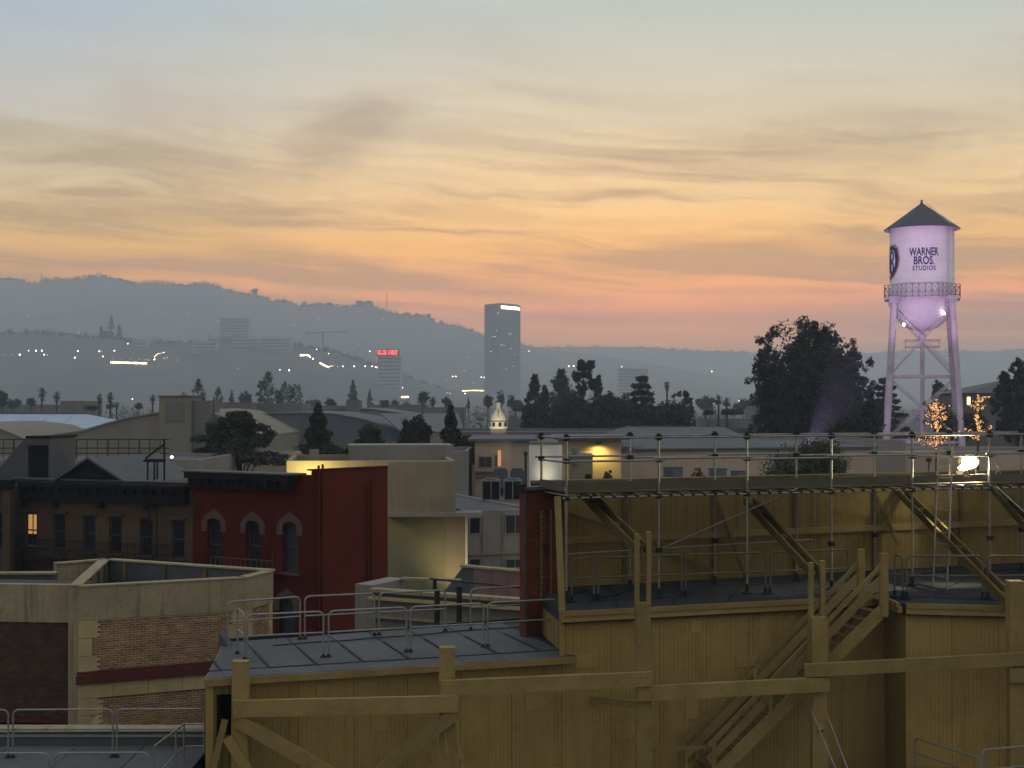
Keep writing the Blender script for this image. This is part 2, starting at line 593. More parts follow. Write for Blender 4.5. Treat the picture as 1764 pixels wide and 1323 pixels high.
def panel(fr, t0, t1, z0, z1, m, parent, off=0.0, pitch=.098, name='siding_panel'):
    """one sheet of grooved plywood"""
    wd, ht = t1 - t0 - .007, z1 - z0 - .003
    key = (round(wd, 2), round(ht, 2), m.name, pitch)
    me = PANEL.get(key)
    if me is None:
        vs, fs = [], []
        n = max(2, round(wd / pitch))
        q = wd / n
        prof = []
        for i in range(n):
            a = i * q
            prof += [(a, 0.0), (a + q * .78, 0.0), (a + q * .82, .007), (a + q * .94, .007)]
        prof.append((wd, 0.0))
        for z in (0, ht):
            vs += [(x, y, z) for x, y in prof]
        k = len(prof)
        fs = [(i, i + 1, k + i + 1, k + i) for i in range(k - 1)]
        me = bpy.data.meshes.new(name)
        me.from_pydata(vs, [], fs)
        me.materials.append(m)
        PANEL[key] = me
    o = link(name, me, None, parent)
    o.location = fr.pt(t0, z0, off + rnd.uniform(0, .0025)) - ORG[parent]
    o.rotation_euler = (0, 0, fr.a)
    return o


def panels(fr, t0, t1, rows, m, parent, step=1.22, off=0.0):
    n = max(1, round((t1 - t0) / step))
    for i in range(n):
        a, b = t0 + (t1 - t0) * i / n, t0 + (t1 - t0) * (i + 1) / n
        for z0, z1 in rows:
            panel(fr, a, b, z0, z1, m, parent, off)


def wallcore(fr, t0, t1, z0, z1, th, m, parent, off=-.03, name='wall'):
    q = [fr.pt(t0, z0, off), fr.pt(t1, z0, off), fr.pt(t1, z0, off - th), fr.pt(t0, z0, off - th)]
    return MB().extr(q, (0, 0, z1 - z0)).build(name, m, parent)


tS = MW.sz(417, 1200)[0]
tM = MW.sz(968, 1100)[0]
tE = MW.sz(1524, 1100)[0]
panels(MW, tS, tM, ((4.40, 6.84), (1.96, 4.40), (0, 1.96)), siding, yb)
panels(MW, tM, tE, ((5.39, 7.80), (2.95, 5.39), (.5, 2.95)), siding, yb)
wallcore(MW, tS, tM, 0, 6.9, .2, black, yb)
wallcore(MW, tM + .002, tE, 0, 7.9, .2, black, yb)
# right bay, turned a little towards the viewer
C0 = MW.pt(tE, 0)
C1 = PZ(1560, 1038, ZC); C2 = PZ(1725, 1042, ZC); C3 = C1 + (C2 - C1) * 3.4
FC0 = Fr((C0.x, C0.y), (C1.x, C1.y)); FC1 = Fr((C1.x, C1.y), (C3.x, C3.y))
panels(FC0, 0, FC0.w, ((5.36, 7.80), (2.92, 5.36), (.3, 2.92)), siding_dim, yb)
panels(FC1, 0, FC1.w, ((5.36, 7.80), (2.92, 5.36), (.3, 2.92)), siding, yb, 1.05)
for f in (FC0, FC1):
    wallcore(f, 0, f.w, 0, 7.7, .2, black, yb)
# open bay at the left end: post, boards over and under a dark hole
tb0, tb1 = MW.sz(357, 1200)[0], MW.sz(373, 1200)[0]
zo1, zo0 = MW.sz(385, 1196)[1], MW.sz(385, 1268)[1]
MB().prism([MW.pt(tb0, 0, .02).xy, MW.pt(tb1, 0, .02).xy, MW.pt(tb1, 0, -.2).xy, MW.pt(tb0, 0, -.2).xy], 0, 6.86).build('post', timber, yb)
nb = 4
for i in range(nb):
    a, b = tb1 + (tS - tb1) * i / nb, tb1 + (tS - tb1) * (i + 1) / nb - .012
    o_ = rnd.uniform(-.012, .012)
    for z0, z1 in ((zo1, 6.85), (0, zo0 + rnd.uniform(-.05, .03))):
        MB().prism([MW.pt(a, 0, o_).xy, MW.pt(b, 0, o_).xy, MW.pt(b, 0, o_ - .03).xy, MW.pt(a, 0, o_ - .03).xy], z0, z1).build('plank', timber, yb)
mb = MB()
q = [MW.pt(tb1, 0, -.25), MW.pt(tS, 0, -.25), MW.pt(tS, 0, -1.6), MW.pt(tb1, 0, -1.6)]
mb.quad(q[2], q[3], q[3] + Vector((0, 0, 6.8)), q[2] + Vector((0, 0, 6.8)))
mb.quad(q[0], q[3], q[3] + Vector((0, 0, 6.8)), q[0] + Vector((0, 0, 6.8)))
mb.build('dark_backing', black, yb, fix=False)  # black sheets: the hole's shade is put into their colour

# ---- low roof: sheets with tarred seams between them
B0, B1 = PZ(388, 1105, Z1), PZ(962, 1064, Z1)
FB = Fr((B0.x, B0.y), (B1.x, B1.y))
f0, f1 = MW.pt(tb0 - .06, 0, .22), MW.pt(tM + .25, 0, .22)
MB().prism([f0.xy, f1.xy, B1.xy, B0.xy], Z1 - .10, Z1 - .018).build('roof_deck', seam, yb)


def onback(p, d):
    """walk from p along d until the back edge"""
    k = ((FB.o - p).dot(FB.n)) / d.dot(FB.n)
    return p + d * k


dirb = -MW.n


def clip_left(poly):
    """keep what lies to the right of the slanting left edge of the roof"""
    ea = Vector((B0.x - f0.x, B0.y - f0.y))
    nr = Vector((ea.y, -ea.x))
    sdv = lambda p: (p.x - f0.x) * nr.x + (p.y - f0.y) * nr.y
    out = []
    for i, p in enumerate(poly):
        q = poly[(i + 1) % len(poly)]
        a, b = sdv(p), sdv(q)
        if a >= 0:
            out.append(p)
        if (a >= 0) != (b >= 0):
            out.append(p.lerp(q, a / (a - b)))
    return out


t = tb0 - .04
ts = [t]
x = MW.sz(436, 1150)[0] - .62
while x < tM + .2:
    ts.append(x)
    x += 1.085
ts.append(tM + .24)
for a, b in zip(ts[:-1], ts[1:]):
    if b - a < .15:
        continue
    # apron in front of the long seam, then the sheet behind it
    qa, qb = MW.pt(a + .004, 0, .20), MW.pt(b - .004, 0, .20)
    qm, qn = MW.pt(b - .004, 0, -.62), MW.pt(a + .004, 0, -.62)
    zt = Z1 + rnd.uniform(-.004, .004)
    pl_ = clip_left([qa.xy, qb.xy, qm.xy, qn.xy])
    if len(pl_) > 2:
        MB().prism(pl_, zt - .018, zt).build('roof_sheet', roofing, yb)
    qa, qb = MW.pt(a + .022, 0, -.65), MW.pt(b - .022, 0, -.65)
    ea, eb = onback(qa, dirb), onback(qb, dirb)
    ea, eb = qa.lerp(ea, .985), qb.lerp(eb, .985)
    zt = Z1 + rnd.uniform(-.004, .004)
    pl_ = clip_left([qa.xy, qb.xy, eb.xy, ea.xy])
    if len(pl_) > 2:
        MB().prism(pl_, zt - .018, zt).build('roof_sheet', roofing, yb)
    if a > tb0 + .3:
        MB().beam(MW.pt(a, Z1 + .012, -.66), onback(MW.pt(a, Z1 + .012, -.66), dirb).lerp(MW.pt(a, Z1 + .012, -.66), .42), .05, .03).build('roof_seam', seam, yb)
MB().beam(MW.pt(tb0, Z1 + .008, -.635), MW.pt(tM + .2, Z1 + .008, -.635), .045, .022).build('roof_seam', seam, yb)
MB().beam(B0 + Vector((0, 0, .03)), B1 + Vector((0, 0, .03)), .07, .07).build('roof_edge', seam, yb)
MB().beam(MW.pt(tb0 - .06, Z1 - .085, .24), MW.pt(tM + .25, Z1 - .085, .24), .05, .15, seg=10, jit=.006, rnd=rnd).build('fascia', timber, yb)
a_, b_ = MW.pt(tb0 - .06, Z1 - .085, .2), B0 + Vector((0, 0, -.085))
MB().beam(a_, b_, .05, .15).build('fascia', timber, yb)
# flashing upstand at the far left corner
fl = PZ(384, 1109, Z1)
MB().extr([fl + Vector((-.05, -.25, 0)), fl + Vector((.22, -.42, 0)), fl + Vector((-.03, -.3, .32))], (.05, .3, .02)).build('flashing', slate, yb)
# left end and back of the low block
MB().prism([f0.xy, B0.xy, (B0.x + .15, B0.y), (f0.x + .15, f0.y + .1)], 0, Z1 - .11).build('wall', siding, yb)
MB().prism([B0.xy, B1.xy, (B1.x, B1.y - .15), (B0.x, B0.y - .15)], 0, Z1 - .11).build('wall', siding, yb)

# ---- high roof
BW = Fr((1.20, 37.95), (13.4, 42.9))
tR = BW.sz(1850, 900)[0] + 7.5
tL = BW.sz(921, 950)[0]
e0, e1 = BW.pt(tL, 0), BW.pt(tR, 0)
fr0, fr1 = MW.pt(tM - .04, 0, .16), MW.pt(tE, 0, .16)
c1, c3 = FC1.pt(0, 0, .16), FC1.pt(FC1.w, 0, .16)
MB().prism([fr0.xy, fr1.xy, c1.xy, c3.xy, e1.xy, e0.xy], Z2 - .30, Z2 - .03).build('roof_deck', seam, yb)
for k in range(3):
    lo, hi = k / 3, (k + 1) / 3
    def lp(a, b, f): return a.lerp(b, f)
    L0, L1 = lp(fr0, e0, lo + .006), lp(fr0, e0, hi - .006)
    n = 12
    for i in range(n):
        s0, s1 = i / n + .0022, (i + 1) / n - .0022
        def fpt(s, f):
            front = fr0.lerp(fr1, s / .52) if s < .52 else fr1.lerp(c3, (s - .52) / .48)
            return front.lerp(e0.lerp(e1, s), f)
        zt = Z2 + rnd.uniform(-.012, .004)
        MB().prism([fpt(s0, lo + .006).xy, fpt(s1, lo + .006).xy, fpt(s1, hi - .006).xy, fpt(s0, hi - .006).xy], zt - .03, zt).build('roof_sheet', roofing_dark, yb)
for a, b in ((MW.pt(tM - .05, 0, 0), MW.pt(tE, 0, 0)), (FC0.pt(0, 0, 0), FC0.pt(FC0.w, 0, 0)), (FC1.pt(0, 0, 0), FC1.pt(FC1.w, 0, 0))):
    nn = Vector(((b - a).y, -(b - a).x, 0)).normalized()
    zz = Z2
    za = Z2
    MB().beam(a + nn * .20 + Vector((0, 0, za - .05)), b + nn * .20 + Vector((0, 0, zz - .05)), .06, .12, seg=8, jit=.006, rnd=rnd).build('fascia', timber, yb)
    MB().beam(a + nn * .13 + Vector((0, 0, za - .185)), b + nn * .13 + Vector((0, 0, zz - .185)), .10, .14, seg=8, jit=.006, rnd=rnd).build('fascia', siding, yb)
# step wall between the two roofs
st0, st1 = MW.pt(tM + .05, 0, 0), e0
FS = Fr((st1.x, st1.y), (st0.x, st0.y))
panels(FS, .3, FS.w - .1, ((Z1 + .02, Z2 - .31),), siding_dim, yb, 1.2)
MB().beam(MW.pt(tM - .02, Z1 - .1, .05), MW.pt(tM - .02, Z2 + .05, .05), .13, .13).build('post', timber, yb)
MB().beam(MW.pt(tM + .10, Z2 - .05, -.25), MW.pt(tM + .10, 10.72, -.55), .12, .14).build('post', timber, yb)

# ---- wall behind the scaffold
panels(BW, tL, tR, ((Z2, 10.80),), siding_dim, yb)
wallcore(BW, tL, tR, 0, 10.82, .25, black, yb)
MB().beam(BW.pt(tL, 9.30, .06), BW.pt(tR, 9.30, .06), .10, .17, seg=24, jit=.008, rnd=rnd).build('girt', timber, yb)
MB().beam(BW.pt(tL, 10.86, -.1), BW.pt(tR, 10.86, -.1), .42, .08, seg=12, jit=.006, rnd=rnd).build('wall_cap', timber_dark, yb)
for px in (1075, 1228, 1368, 1505, 1653):
    tt = BW.sz(px, 920)[0]
    MB().beam(BW.pt(tt, Z2, .05), BW.pt(tt, 10.8, .05), .10, .10, up=(1, 0, 0)).build('stud', timber_dark, yb)
for a, b in (((1234, 863), (1283, 994)), ((1510, 855), (1548, 938)), ((980, 885), (1100, 925)), ((1152, 953), (1239, 986))):
    MB().beam(BW.hit(*a, .12), BW.hit(*b, .5), .09, .10, up=(0, -1, 0)).build('brace', timber_dark, yb)

# ---- columns, walers, diagonals (heavy timber standing clear of the wall)
cols = [(415, 30.9, 1138, .34), (770.5, 31.5, 1114, .34), (1108, 32.6, 1038, .33), (1410, 33.9, 1062, .36), (1748, 33.9, 1000, .35)]
CA = []
for px, Y, py, wd in cols:
    top = P(px, py, Y)
    CA.append(top)
    MB().beam((top.x, top.y, 0), top, wd, wd * .9, up=(0, 1, 0), seg=10, jit=.010, rnd=rnd).build('column', timber, yb)


def waler(a, ya, b, yb_, ht=.36, th=.14):
    return MB().beam(P(*a, ya), P(*b, yb_), th, ht, seg=12, jit=.010, rnd=rnd).build('waler', timber, yb)


waler((402, 1221), 30.62, (788, 1212), 31.20)
waler((760, 1185), 31.22, (1122, 1169), 32.34, .33)
waler((1097, 1195), 32.32, (1427, 1178), 33.60, .33)
waler((1386, 1155), 33.50, (1830, 1131), 33.66, .30)
waler((1831, 1131), 33.66, (2250, 1110), 33.8, .30)
MB().beam((PX(2120, 33.95), 33.95, 0), P(2120, 1000, 33.95), .35, .33, up=(0, 1, 0)).build('column', timber, yb)
for a, ya, b, yb_ in (((408, 1240), 30.66, (640, 1375), 30.9), ((790, 1222), 31.22, (610, 1366), 31.05)):
    MB().beam(P(*a, ya), P(*b, yb_), .12, .30, seg=6, jit=.010, rnd=rnd).build('diagonal_brace', timber, yb)
MB().beam(P(388, 1240, 30.9), P(362, 1350, 30.9), .10, .14).build('prop', timber, yb)
MB().beam(P(392, 1270, 30.7), P(440, 1350, 30.7), .10, .22).build('prop', timber, yb)
MB().beam(P(1020, 1205, 34.0), P(1110, 1214, 32.75), .14, .16, seg=4, jit=.008, rnd=rnd).build('outrigger', timber, yb)
MB().beam(P(1392, 1206, 34.2), P(1412, 1262, 33.75), .16, .3, seg=4, jit=.008, rnd=rnd).build('outrigger', timber, yb)
MB().beam(P(1738, 1163, 33.68), P(1810, 1160, 33.68), .14, .34).build('waler', timber, yb)
for px0, px1, y0, y1, Y in ((1093, 1101, 920, 1110, 32.75), (1113, 1121, 916, 1062, 32.75), (1392.5, 1400, 969, 1140, 34.0), (1412, 1420, 966, 1085, 34.0)):
    c = (px0 + px1) / 2
    MB().beam(P(c, y1, Y), P(c + .5, y0, Y), (px1 - px0) * Y / F, .20, up=(0, 1, 0), seg=6, jit=.006, rnd=rnd).build('upright', timber, yb)
# rakers from the columns up to the back wall
for (a, Ya), (b, Yb) in ((((1111, 951), 32.9), ((1010, 852), 37.6)), (((1404, 984), 34.1), ((1290, 862), 39.5)), (((1749, 1043), 34.1), ((1552, 846), 42.0)), (((1850, 990), 35.0), ((1712, 838), 43.2))):
    for s in (-.13, .13):
        MB().beam(P(*a, Ya) + Vector((s, 0, 0)), P(*b, Yb) + Vector((s, 0, 0)), .06, .21, seg=8, jit=.008, rnd=rnd).build('raker', timber_mid, yb)
    for k in (.08, .45, .8):
        c = P(*a, Ya).lerp(P(*b, Yb), k)
        MB().box(c, (.36, .20, .10)).build('spacer_block', timber_mid, yb)
# plywood patches nailed over the siding
for px, py, wd_, ht_ in ((992, 1152, .52, .34), (1268, 1150, .60, .28), (1190, 1090, .30, .62), (905, 1225, .44, .50), (640, 1260, .36, .70), (1060, 1275, .50, .36), (545, 1205, .28, .34), (1300, 1085, .40, .22), (1180, 1240, .36, .52)):
    s_, z_ = MW.sz(px, py)
    MB().extr([MW.pt(s_, z_, .004), MW.pt(s_ + wd_, z_ + rnd.uniform(-.01, .01), .004), MW.pt(s_ + wd_, z_ + ht_, .004), MW.pt(s_, z_ + ht_ + rnd.uniform(-.01, .01), .004)], MW.n * .014).build('patch_board', siding, yb)
# small items low on the wall
for a, b in (((1425, 1232), (1466, 1340)), ((1398, 1225), (1446, 1340))):
    MB().tube(P(*a, 33.7), P(*b, 32.2), .018, 6).build('guy_rod', steel_grey, yb)
for dxp in (0, 22):
    MB().tube(P(764 + dxp, 1250, 31.3), P(778 + dxp, 1345, 30.9), .022, 6).build('ladder_rail', timber, yb)
MB().beam(P(776, 1307, 31.05), P(800, 1306, 31.05), .05, .12).build('ladder_rung', timber, yb)

# ---- brick pier at the scaffold end
BP = Fr((PX(907, 36.3), 36.3), (PX(971, 37.0), 37.0))
bp = thing('brick_return_wall', 'narrow red brick return wall with a tall slot beside the scaffold', 'wall', BP.o)


def brick_fill(mbx, fr, t0, t1, z0, z1, bl=.207, bh=.052, j=.019, off=.012, rng=rnd, skip=None, depth=.05):
    row = 0
    z = z0
    out = []
    while z + bh <= z1 + .001:
        t = t0 - (bl / 2 + j / 2 if row % 2 else 0)
        while t < t1:
            a, b = max(t, t0), min(t + bl, t1)
            if b - a > .04 and not (skip and skip((a + b) / 2, z)):
                out.append((a, b, z))
            t += bl + j
        z += bh + j
        row += 1
    if mbx is not None:
        for a, b, z in out:
            o = off + rng.uniform(-.004, .005)
            mbx.extr([fr.pt(a, z, o), fr.pt(b, z, o), fr.pt(b, z, o - depth), fr.pt(a, z, o - depth)], (0, 0, bh))
    return out


sA, sB = BP.sz(931, 950)[0], BP.sz(948, 950)[0]
zH = BP.sz(940, 879)[1]
ztop = BP.sz(940, 843)[1]
mb = MB()
for a, b, z0, z1 in ((0, sA, 0, ztop), (sB, BP.w, 0, ztop), (sA, sB, zH, ztop), (sA, sB, 0, 7.9)):
    q = [BP.pt(a, z0, 0), BP.pt(b, z0, 0), BP.pt(b, z0, -.3), BP.pt(a, z0, -.3)]
    mb.extr(q, (0, 0, z1 - z0))
mb.build('wall_core', redbrick, bp)
mb = MB()
brick_fill(mb, BP, 0, BP.w, 6.9, ztop - .04, skip=lambda t, z: sA < t < sB and 7.9 < z < zH)
tag(mb.build('brick', redbrick, bp), kind='stuff')
mb = MB()
for s in (sA, sB):
    mb.beam(BP.pt(s, 7.9, .03), BP.pt(s, zH, .03), .04, .05, up=(0, 1, 0))
mb.build('slot_trim', timber_dark, bp)
MB().beam(BP.pt(-.06, ztop + .04, -.12), BP.pt(BP.w + .05, ztop + .04, -.12), .45, .08).build('coping', slate, bp)

# =================================================================== SCAFFOLD
FP = Vector((3.71, 35.98, 0))
SU = Vector((math.cos(R(19)), math.sin(R(19)), 0)); SN = Vector((SU.y, -SU.x, 0))
BAY, DEP = 2.5, 1.8
DZ = 10.80
sc = thing('scaffold', 'galvanised tube scaffold with a boarded walkway above the dark roof', 'scaffold', (FP.x, FP.y, Z2))


def sp(k, row, z):
    return FP + SU * (BAY * k) - SN * (DEP * row) + Vector((0, 0, z))


post_n = 0
for k in range(-1, 9):
    for row in (0, 1):
        if k == -1 and row == 0:
            zb = Z2 + .05
        elif k == -1:
            zb = Z1 + .05
        else:
            zb = Z2
        bb = sp(k, row, zb)
        p = MB().tube(bb + Vector((0, 0, .15)), sp(k, row, 12.16), .030, 8).build('standard', steel, sc)
        MB().tube(bb + Vector((0, 0, .04)), bb + Vector((0, 0, .24)), .052, 8).box(bb + Vector((0, 0, .02)), (.2, .2, .035)).build('foot', coupler_m, p)
        MB().tube(sp(k, row, 12.02), sp(k, row, 12.20), .050, 8).build('cap', coupler_m, p)
for row in (0, 1):
    for z in (12.10, 11.52):
        for k in range(-1, 8):
            dzz = (.0 if (k + row) % 2 else .05) * (z < 12)
            MB().tube(sp(k - .06, row, z + dzz) + SN * (.05 - .1 * row), sp(k + 1.06, row, z + dzz) + SN * (.05 - .1 * row), .026, 8).build('guard_tube', steel_grey, sc)
    MB().tube(sp(-1.05, row, 10.62) + SN * (.05 - .1 * row), sp(8.1, row, 10.62) + SN * (.05 - .1 * row), .024, 8).build('ledger', steel_grey, sc)
for z in (12.10, 11.50):
    MB().tube(sp(-1, -.02, z), sp(-1, 1.02, z), .026, 8).build('guard_tube', steel_grey, sc)
for k in [x / 4 for x in range(-4, 33)]:
    MB().tube(sp(k, -.06, 10.68), sp(k, 1.06, 10.68), .024, 6).build('transom', steel_grey, sc)
hat0, hat1 = 3.38, 3.98                     # hatch for the ladder
for k in range(-1, 8):
    for j in range(6):
        a, b = k + .004, k + .996
        parts = [(a, b)]
        if k == 3:
            parts = [(a, hat0)] if j > 0 else [(a, b)]
            if j > 0 and hat1 < b:
                parts.append((hat1, b))
        for s0, s1 in parts:
            if s1 - s0 < .02:
                continue
            r0 = (j + .5) / 6 * .97 + .015
            MB().beam(sp(s0, r0, DZ - .045 + rnd.uniform(0, .008)), sp(s1, r0, DZ - .045 + rnd.uniform(0, .008)), .265, .045).build('deck_board', timber_dark, sc)
for k in range(-1, 8):
    for row, s in ((0, -.07),):
        MB().beam(sp(k + .006, row, DZ + .095) + SN * s, sp(k + .994, row, DZ + .095 + rnd.uniform(-.012, .012)) + SN * s, .035, .215, seg=4, jit=.004, rnd=rnd).build('toe_board', toe, sc)
MB().beam(sp(-1, .05, DZ + .095) - SU * .06, sp(-1, .95, DZ + .095) - SU * .06, .035, .215).build('toe_board', toe, sc)
mb = MB()
for k in range(-1, 9):
    for row in (0, 1):
        for z in (12.10, 11.53, 10.62, 9.25):
            if z == 9.25 and (k + row) % 2:
                continue
            mb.box(sp(k, row, z), (.13, .13, .12), R(19))
for k in [x / 8 for x in range(-8, 64)]:
    mb.box(sp(k, -.02, 10.64) , (.07, .1, .07), R(19))
tag(mb.build('coupler', coupler_m, sc), kind='stuff')
MB().tube(BW.hit(1138, 946, 1.6), P(1375, 841, 37.25), .024, 8).build('brace_tube', steel, sc)
MB().tube(P(1716, 838, 39.2), P(1790, 905, 38.0), .024, 8).build('brace_tube', steel, sc)
MB().tube(sp(-.95, 1, 9.02), sp(2.2, 1, 9.18), .022, 8).build('brace_tube', steel_grey, sc)

# ladder
ld = thing('ladder', 'grey metal ladder rising from the dark roof through the scaffold hatch', 'ladder', PZ(1618, 1012, Z2))
la, lb = PZ(1607, 1011, Z2), PZ(1631, 1016, Z2)
ta, tb = P(1616.5, 768, 39.0), P(1641, 768, 38.9)
for a, b in ((la, ta), (lb, tb)):
    MB().beam(a, b, .035, .07, up=(0, 1, 0)).build('rail', steel, ld)
for i in range(1, 13):
    f = i / 13
    MB().tube(la.lerp(ta, f), lb.lerp(tb, f), .017, 6).build('rung', steel, ld)

# flood light on the walkway
fl_at = sp(3.955, .42, DZ)
fl = thing('work_light', 'blazing floodlight standing on the scaffold walkway', 'floodlight', fl_at)
hd = fl_at + Vector((0, 0, .52))
aim = Vector((-.30, -1, -.22)).normalized()
mb = MB()
mb.beam(hd - aim * .14, hd + aim * .02, .42, .30)
mb.build('housing', acmetal, fl)
MB().ball(hd + aim * .15 + SU * .03 + Vector((0, 0, .02)), .19, 16, 10, (1.2, .5, .95)).ball(hd + aim * .16 - SU * .18 - Vector((0, 0, .13)), .10, 12, 8, (1.5, .5, .8)).build('lens', flood_glow, fl)
MB().ball(hd + aim * .02, .25, 18, 10, (1.22, .45, .86)).build('glow_fringe', flood_fringe, fl)  # emissive ball added for the yellow fringe of glare round the lens
MB().ball(hd + aim * .10 - SU * .30 + Vector((0, 0, -.27)), .07, 12, 8, (1.6, .6, .8)).build('side_lens', flood_fringe, fl)
mb = MB()
for s in (-.23, .23):
    mb.tube(hd + SU * s + Vector((0, 0, .02)), fl_at + SU * s + Vector((0, 0, .10)), .013, 6)
mb.tube(fl_at + SU * -.23 + Vector((0, 0, .10)), fl_at + SU * .23 + Vector((0, 0, .10)), .013, 6)
mb.build('yoke', steel, fl)
mb = MB()
for s in (-.3, .3):
    mb.tube(fl_at + SU * s + SN * .22 + Vector((0, 0, .015)), fl_at + SU * s - SN * .22 + Vector((0, 0, .015)), .013, 6)
    mb.tube(fl_at + SU * s + Vector((0, 0, .015)), fl_at + SU * s * .75 + Vector((0, 0, .10)), .013, 6)
mb.tube(fl_at + SU * -.3 + Vector((0, 0, .015)), fl_at + SU * .3 + Vector((0, 0, .015)), .013, 6)
mb.build('stand', steel, fl)
for loc, en, am, cone in ((hd + aim * .34, 1700, hd + aim * 3, 150), (hd + Vector((0, .1, -.02)) - SN * .05, 200, hd + Vector((-.15, .25, -1)), 165)):
    l_ = lamp('SPOT', loc, en, (1, .93, .56), am, .08, cone, .7)
    l_.parent = fl
    l_.location = Vector(loc) - fl_at
# fallen frame and trestle left on the boards
fd = thing('folded_stand', 'thin bare metal frame lying tilted in front of the blazing floodlight', 'stand', sp(3.55, .5, DZ))
mb = MB()
for a, b in (((1650, 800), (1662, 816)), ((1655, 798), (1672, 820)), ((1662, 816), (1672, 820)), ((1655, 798), (1650, 800))):
    mb.tube(P(*a, 39.0), P(*b, 39.0), .014, 6)
mb.build('frame', steel, fd)
tr = thing('trestle', 'crossed-leg metal trestle on the walkway right of the floodlight', 'trestle', sp(4.15, .5, DZ))
mb = MB()
mb.tube(P(1705, 799, 39.6), P(1726, 799, 39.8), .013, 6)
mb.build('top_bar', steel, tr)
for a, b in (((1716, 799), (1727, 822)), ((1726, 799), (1711, 822)), ((1705, 799), (1700, 821))):
    MB().tube(P(*a, 39.7), P(*b, 39.5), .012, 6).build('leg', steel, tr)

for l_, pts_ in (('black cable lying along the dark high roof behind the ladder', [(1590, 988), (1625, 984), (1660, 989), (1705, 983), (1764, 978)]),
                 ('black cable looping over the dark high roof near the brick wall', [(985, 1022), (1010, 1016), (1030, 1030), (1062, 1024), (1085, 1014)])):
    t = thing('cable', l_, 'cable', PZ(*pts_[0], Z2 + .02))
    MB().path([PZ(x, y, Z2 + .025) for x, y in pts_], .022, 6).build('cable', coupler_m, t)
t = thing('cable', 'dark hose lying along the back of the grey sheet roof', 'cable', PZ(560, 1102, Z1 + .02))
MB().path([PZ(x, y, Z1 + .025) for x, y in ((470, 1112), (540, 1106), (600, 1103), (640, 1099), (720, 1094), (800, 1086), (900, 1080))], .016, 6).build('hose', coupler_m, t)

# =================================================================== TIMBER STAIR
NS, FSTAIR = Fr(MW.pt(0, 0, 1.30).xy, MW.pt(1, 0, 1.30).xy), Fr(MW.pt(0, 0, .35).xy, MW.pt(1, 0, .35).xy)
sr = thing('timber_stair', 'yellow painted timber stair climbing to the dark roof', 'stair', NS.hit(1517, 1323))
n0, n1 = NS.hit(1520, 1052), NS.hit(1236, 1332)
dn = n1 - n0
# carry on to the ground out of frame
g0 = n0 + dn * 1.5
MB().beam(n0, g0, .06, .32, seg=8, jit=.006, rnd=rnd).build('stringer', timber, sr)
sh = -MW.n * .95
MB().beam(n0 + sh, g0 + sh, .06, .32).build('stringer', timber, sr)
nst = int((n0.z - g0.z) / .19)
for i in range(nst):
    c = n0.lerp(g0, (i + .5) / nst) + Vector((0, 0, .06))
    MB().beam(c - MW.n * .04, c + sh * .96, .27, .04).build('tread', timber_dark, sr)
hr0, hr1 = NS.hit(1521, 972), NS.hit(1220, 1285)
for fr_, a, b, pk in ((NS, (1524, 968), (1220, 1286), (0.02, .34, .66, .97)), (FSTAIR, (1484, 965), (1182, 1276), (.30, .62, .94))):
    p0, p1 = fr_.hit(*a), fr_.hit(*b)
    MB().beam(p0, p1, .05, .10).build('handrail', timber, sr)
    dd = Vector((0, 0, -.34))
    MB().beam(p0 + dd, p1 + dd, .04, .20).build('midrail', timber, sr)
    for k in pk:
        c = p0.lerp(p1, k)
        MB().beam(c + Vector((0, 0, -1.0)), c + Vector((0, 0, .02)), .10, .10, up=(0, 1, 0)).build('baluster', timber, sr)
for fr_, px, y0, y1 in ((NS, 1523, 953, 1062), (FSTAIR, 1483, 946, 1040)):
    MB().beam(fr_.hit(px, y1), fr_.hit(px, y0), .17, .17, up=(0, 1, 0), seg=4, jit=.006, rnd=rnd).build('newel_post', timber, sr)
land = NS.hit(1505, 1037)
MB().prism([MW.pt(tE - .5, 0, 1.3).xy, MW.pt(tE + .05, 0, 1.3).xy, MW.pt(tE + .05, 0, .24).xy, MW.pt(tE - .5, 0, .24).xy], Z2 - .12, Z2 - .05).build('landing', timber_dark, sr)
MB().beam(NS.hit(1128, 1292), NS.hit(1216, 1287), .04, .07).build('landing_rail', timber, sr)
for px in (1128, 1182):
    MB().beam(NS.hit(px, 1345), NS.hit(px, 1290), .06, .06, up=(0, 1, 0)).build('baluster', timber, sr)

# =================================================================== GUARDRAIL PANELS
def guardrail(a, b, label, group, h=1.07, foot=coupler_m, r=.024, mm=steel_grey, base=True, fs=.13):
    a, b = Vector(a), Vector(b)
    t = thing('guardrail_panel', label, 'guardrail', (a + b) / 2, group)
    d = (b - a).normalized()
    cr = .13
    U = Vector((0, 0, 1))
    pts = [a, a + U * (h - cr)]
    for i in range(1, 5):
        an = math.pi / 2 * i / 4
        pts.append(a + d * (cr - cr * math.cos(an)) + U * (h - cr + cr * math.sin(an)))
    for i in range(4, -1, -1):
        an = math.pi / 2 * i / 4
        pts.append(b - d * (cr - cr * math.cos(an)) + U * (h - cr + cr * math.sin(an)))
    pts.append(b)
    MB().path(pts, r, 7).build('hoop', mm, t)
    MB().tube(a + U * h * .54, b + U * h * .54, r * .85, 7).build('mid_rail', mm, t)
    if base:
        for p in (a, b):
            MB().tube(p, p + U * (.07 if fs < .2 else .17), r * (1.5 if fs < .2 else 1.9), 8).box(p + U * .012, (fs, fs, .024)).build('foot', foot, t)
    return t


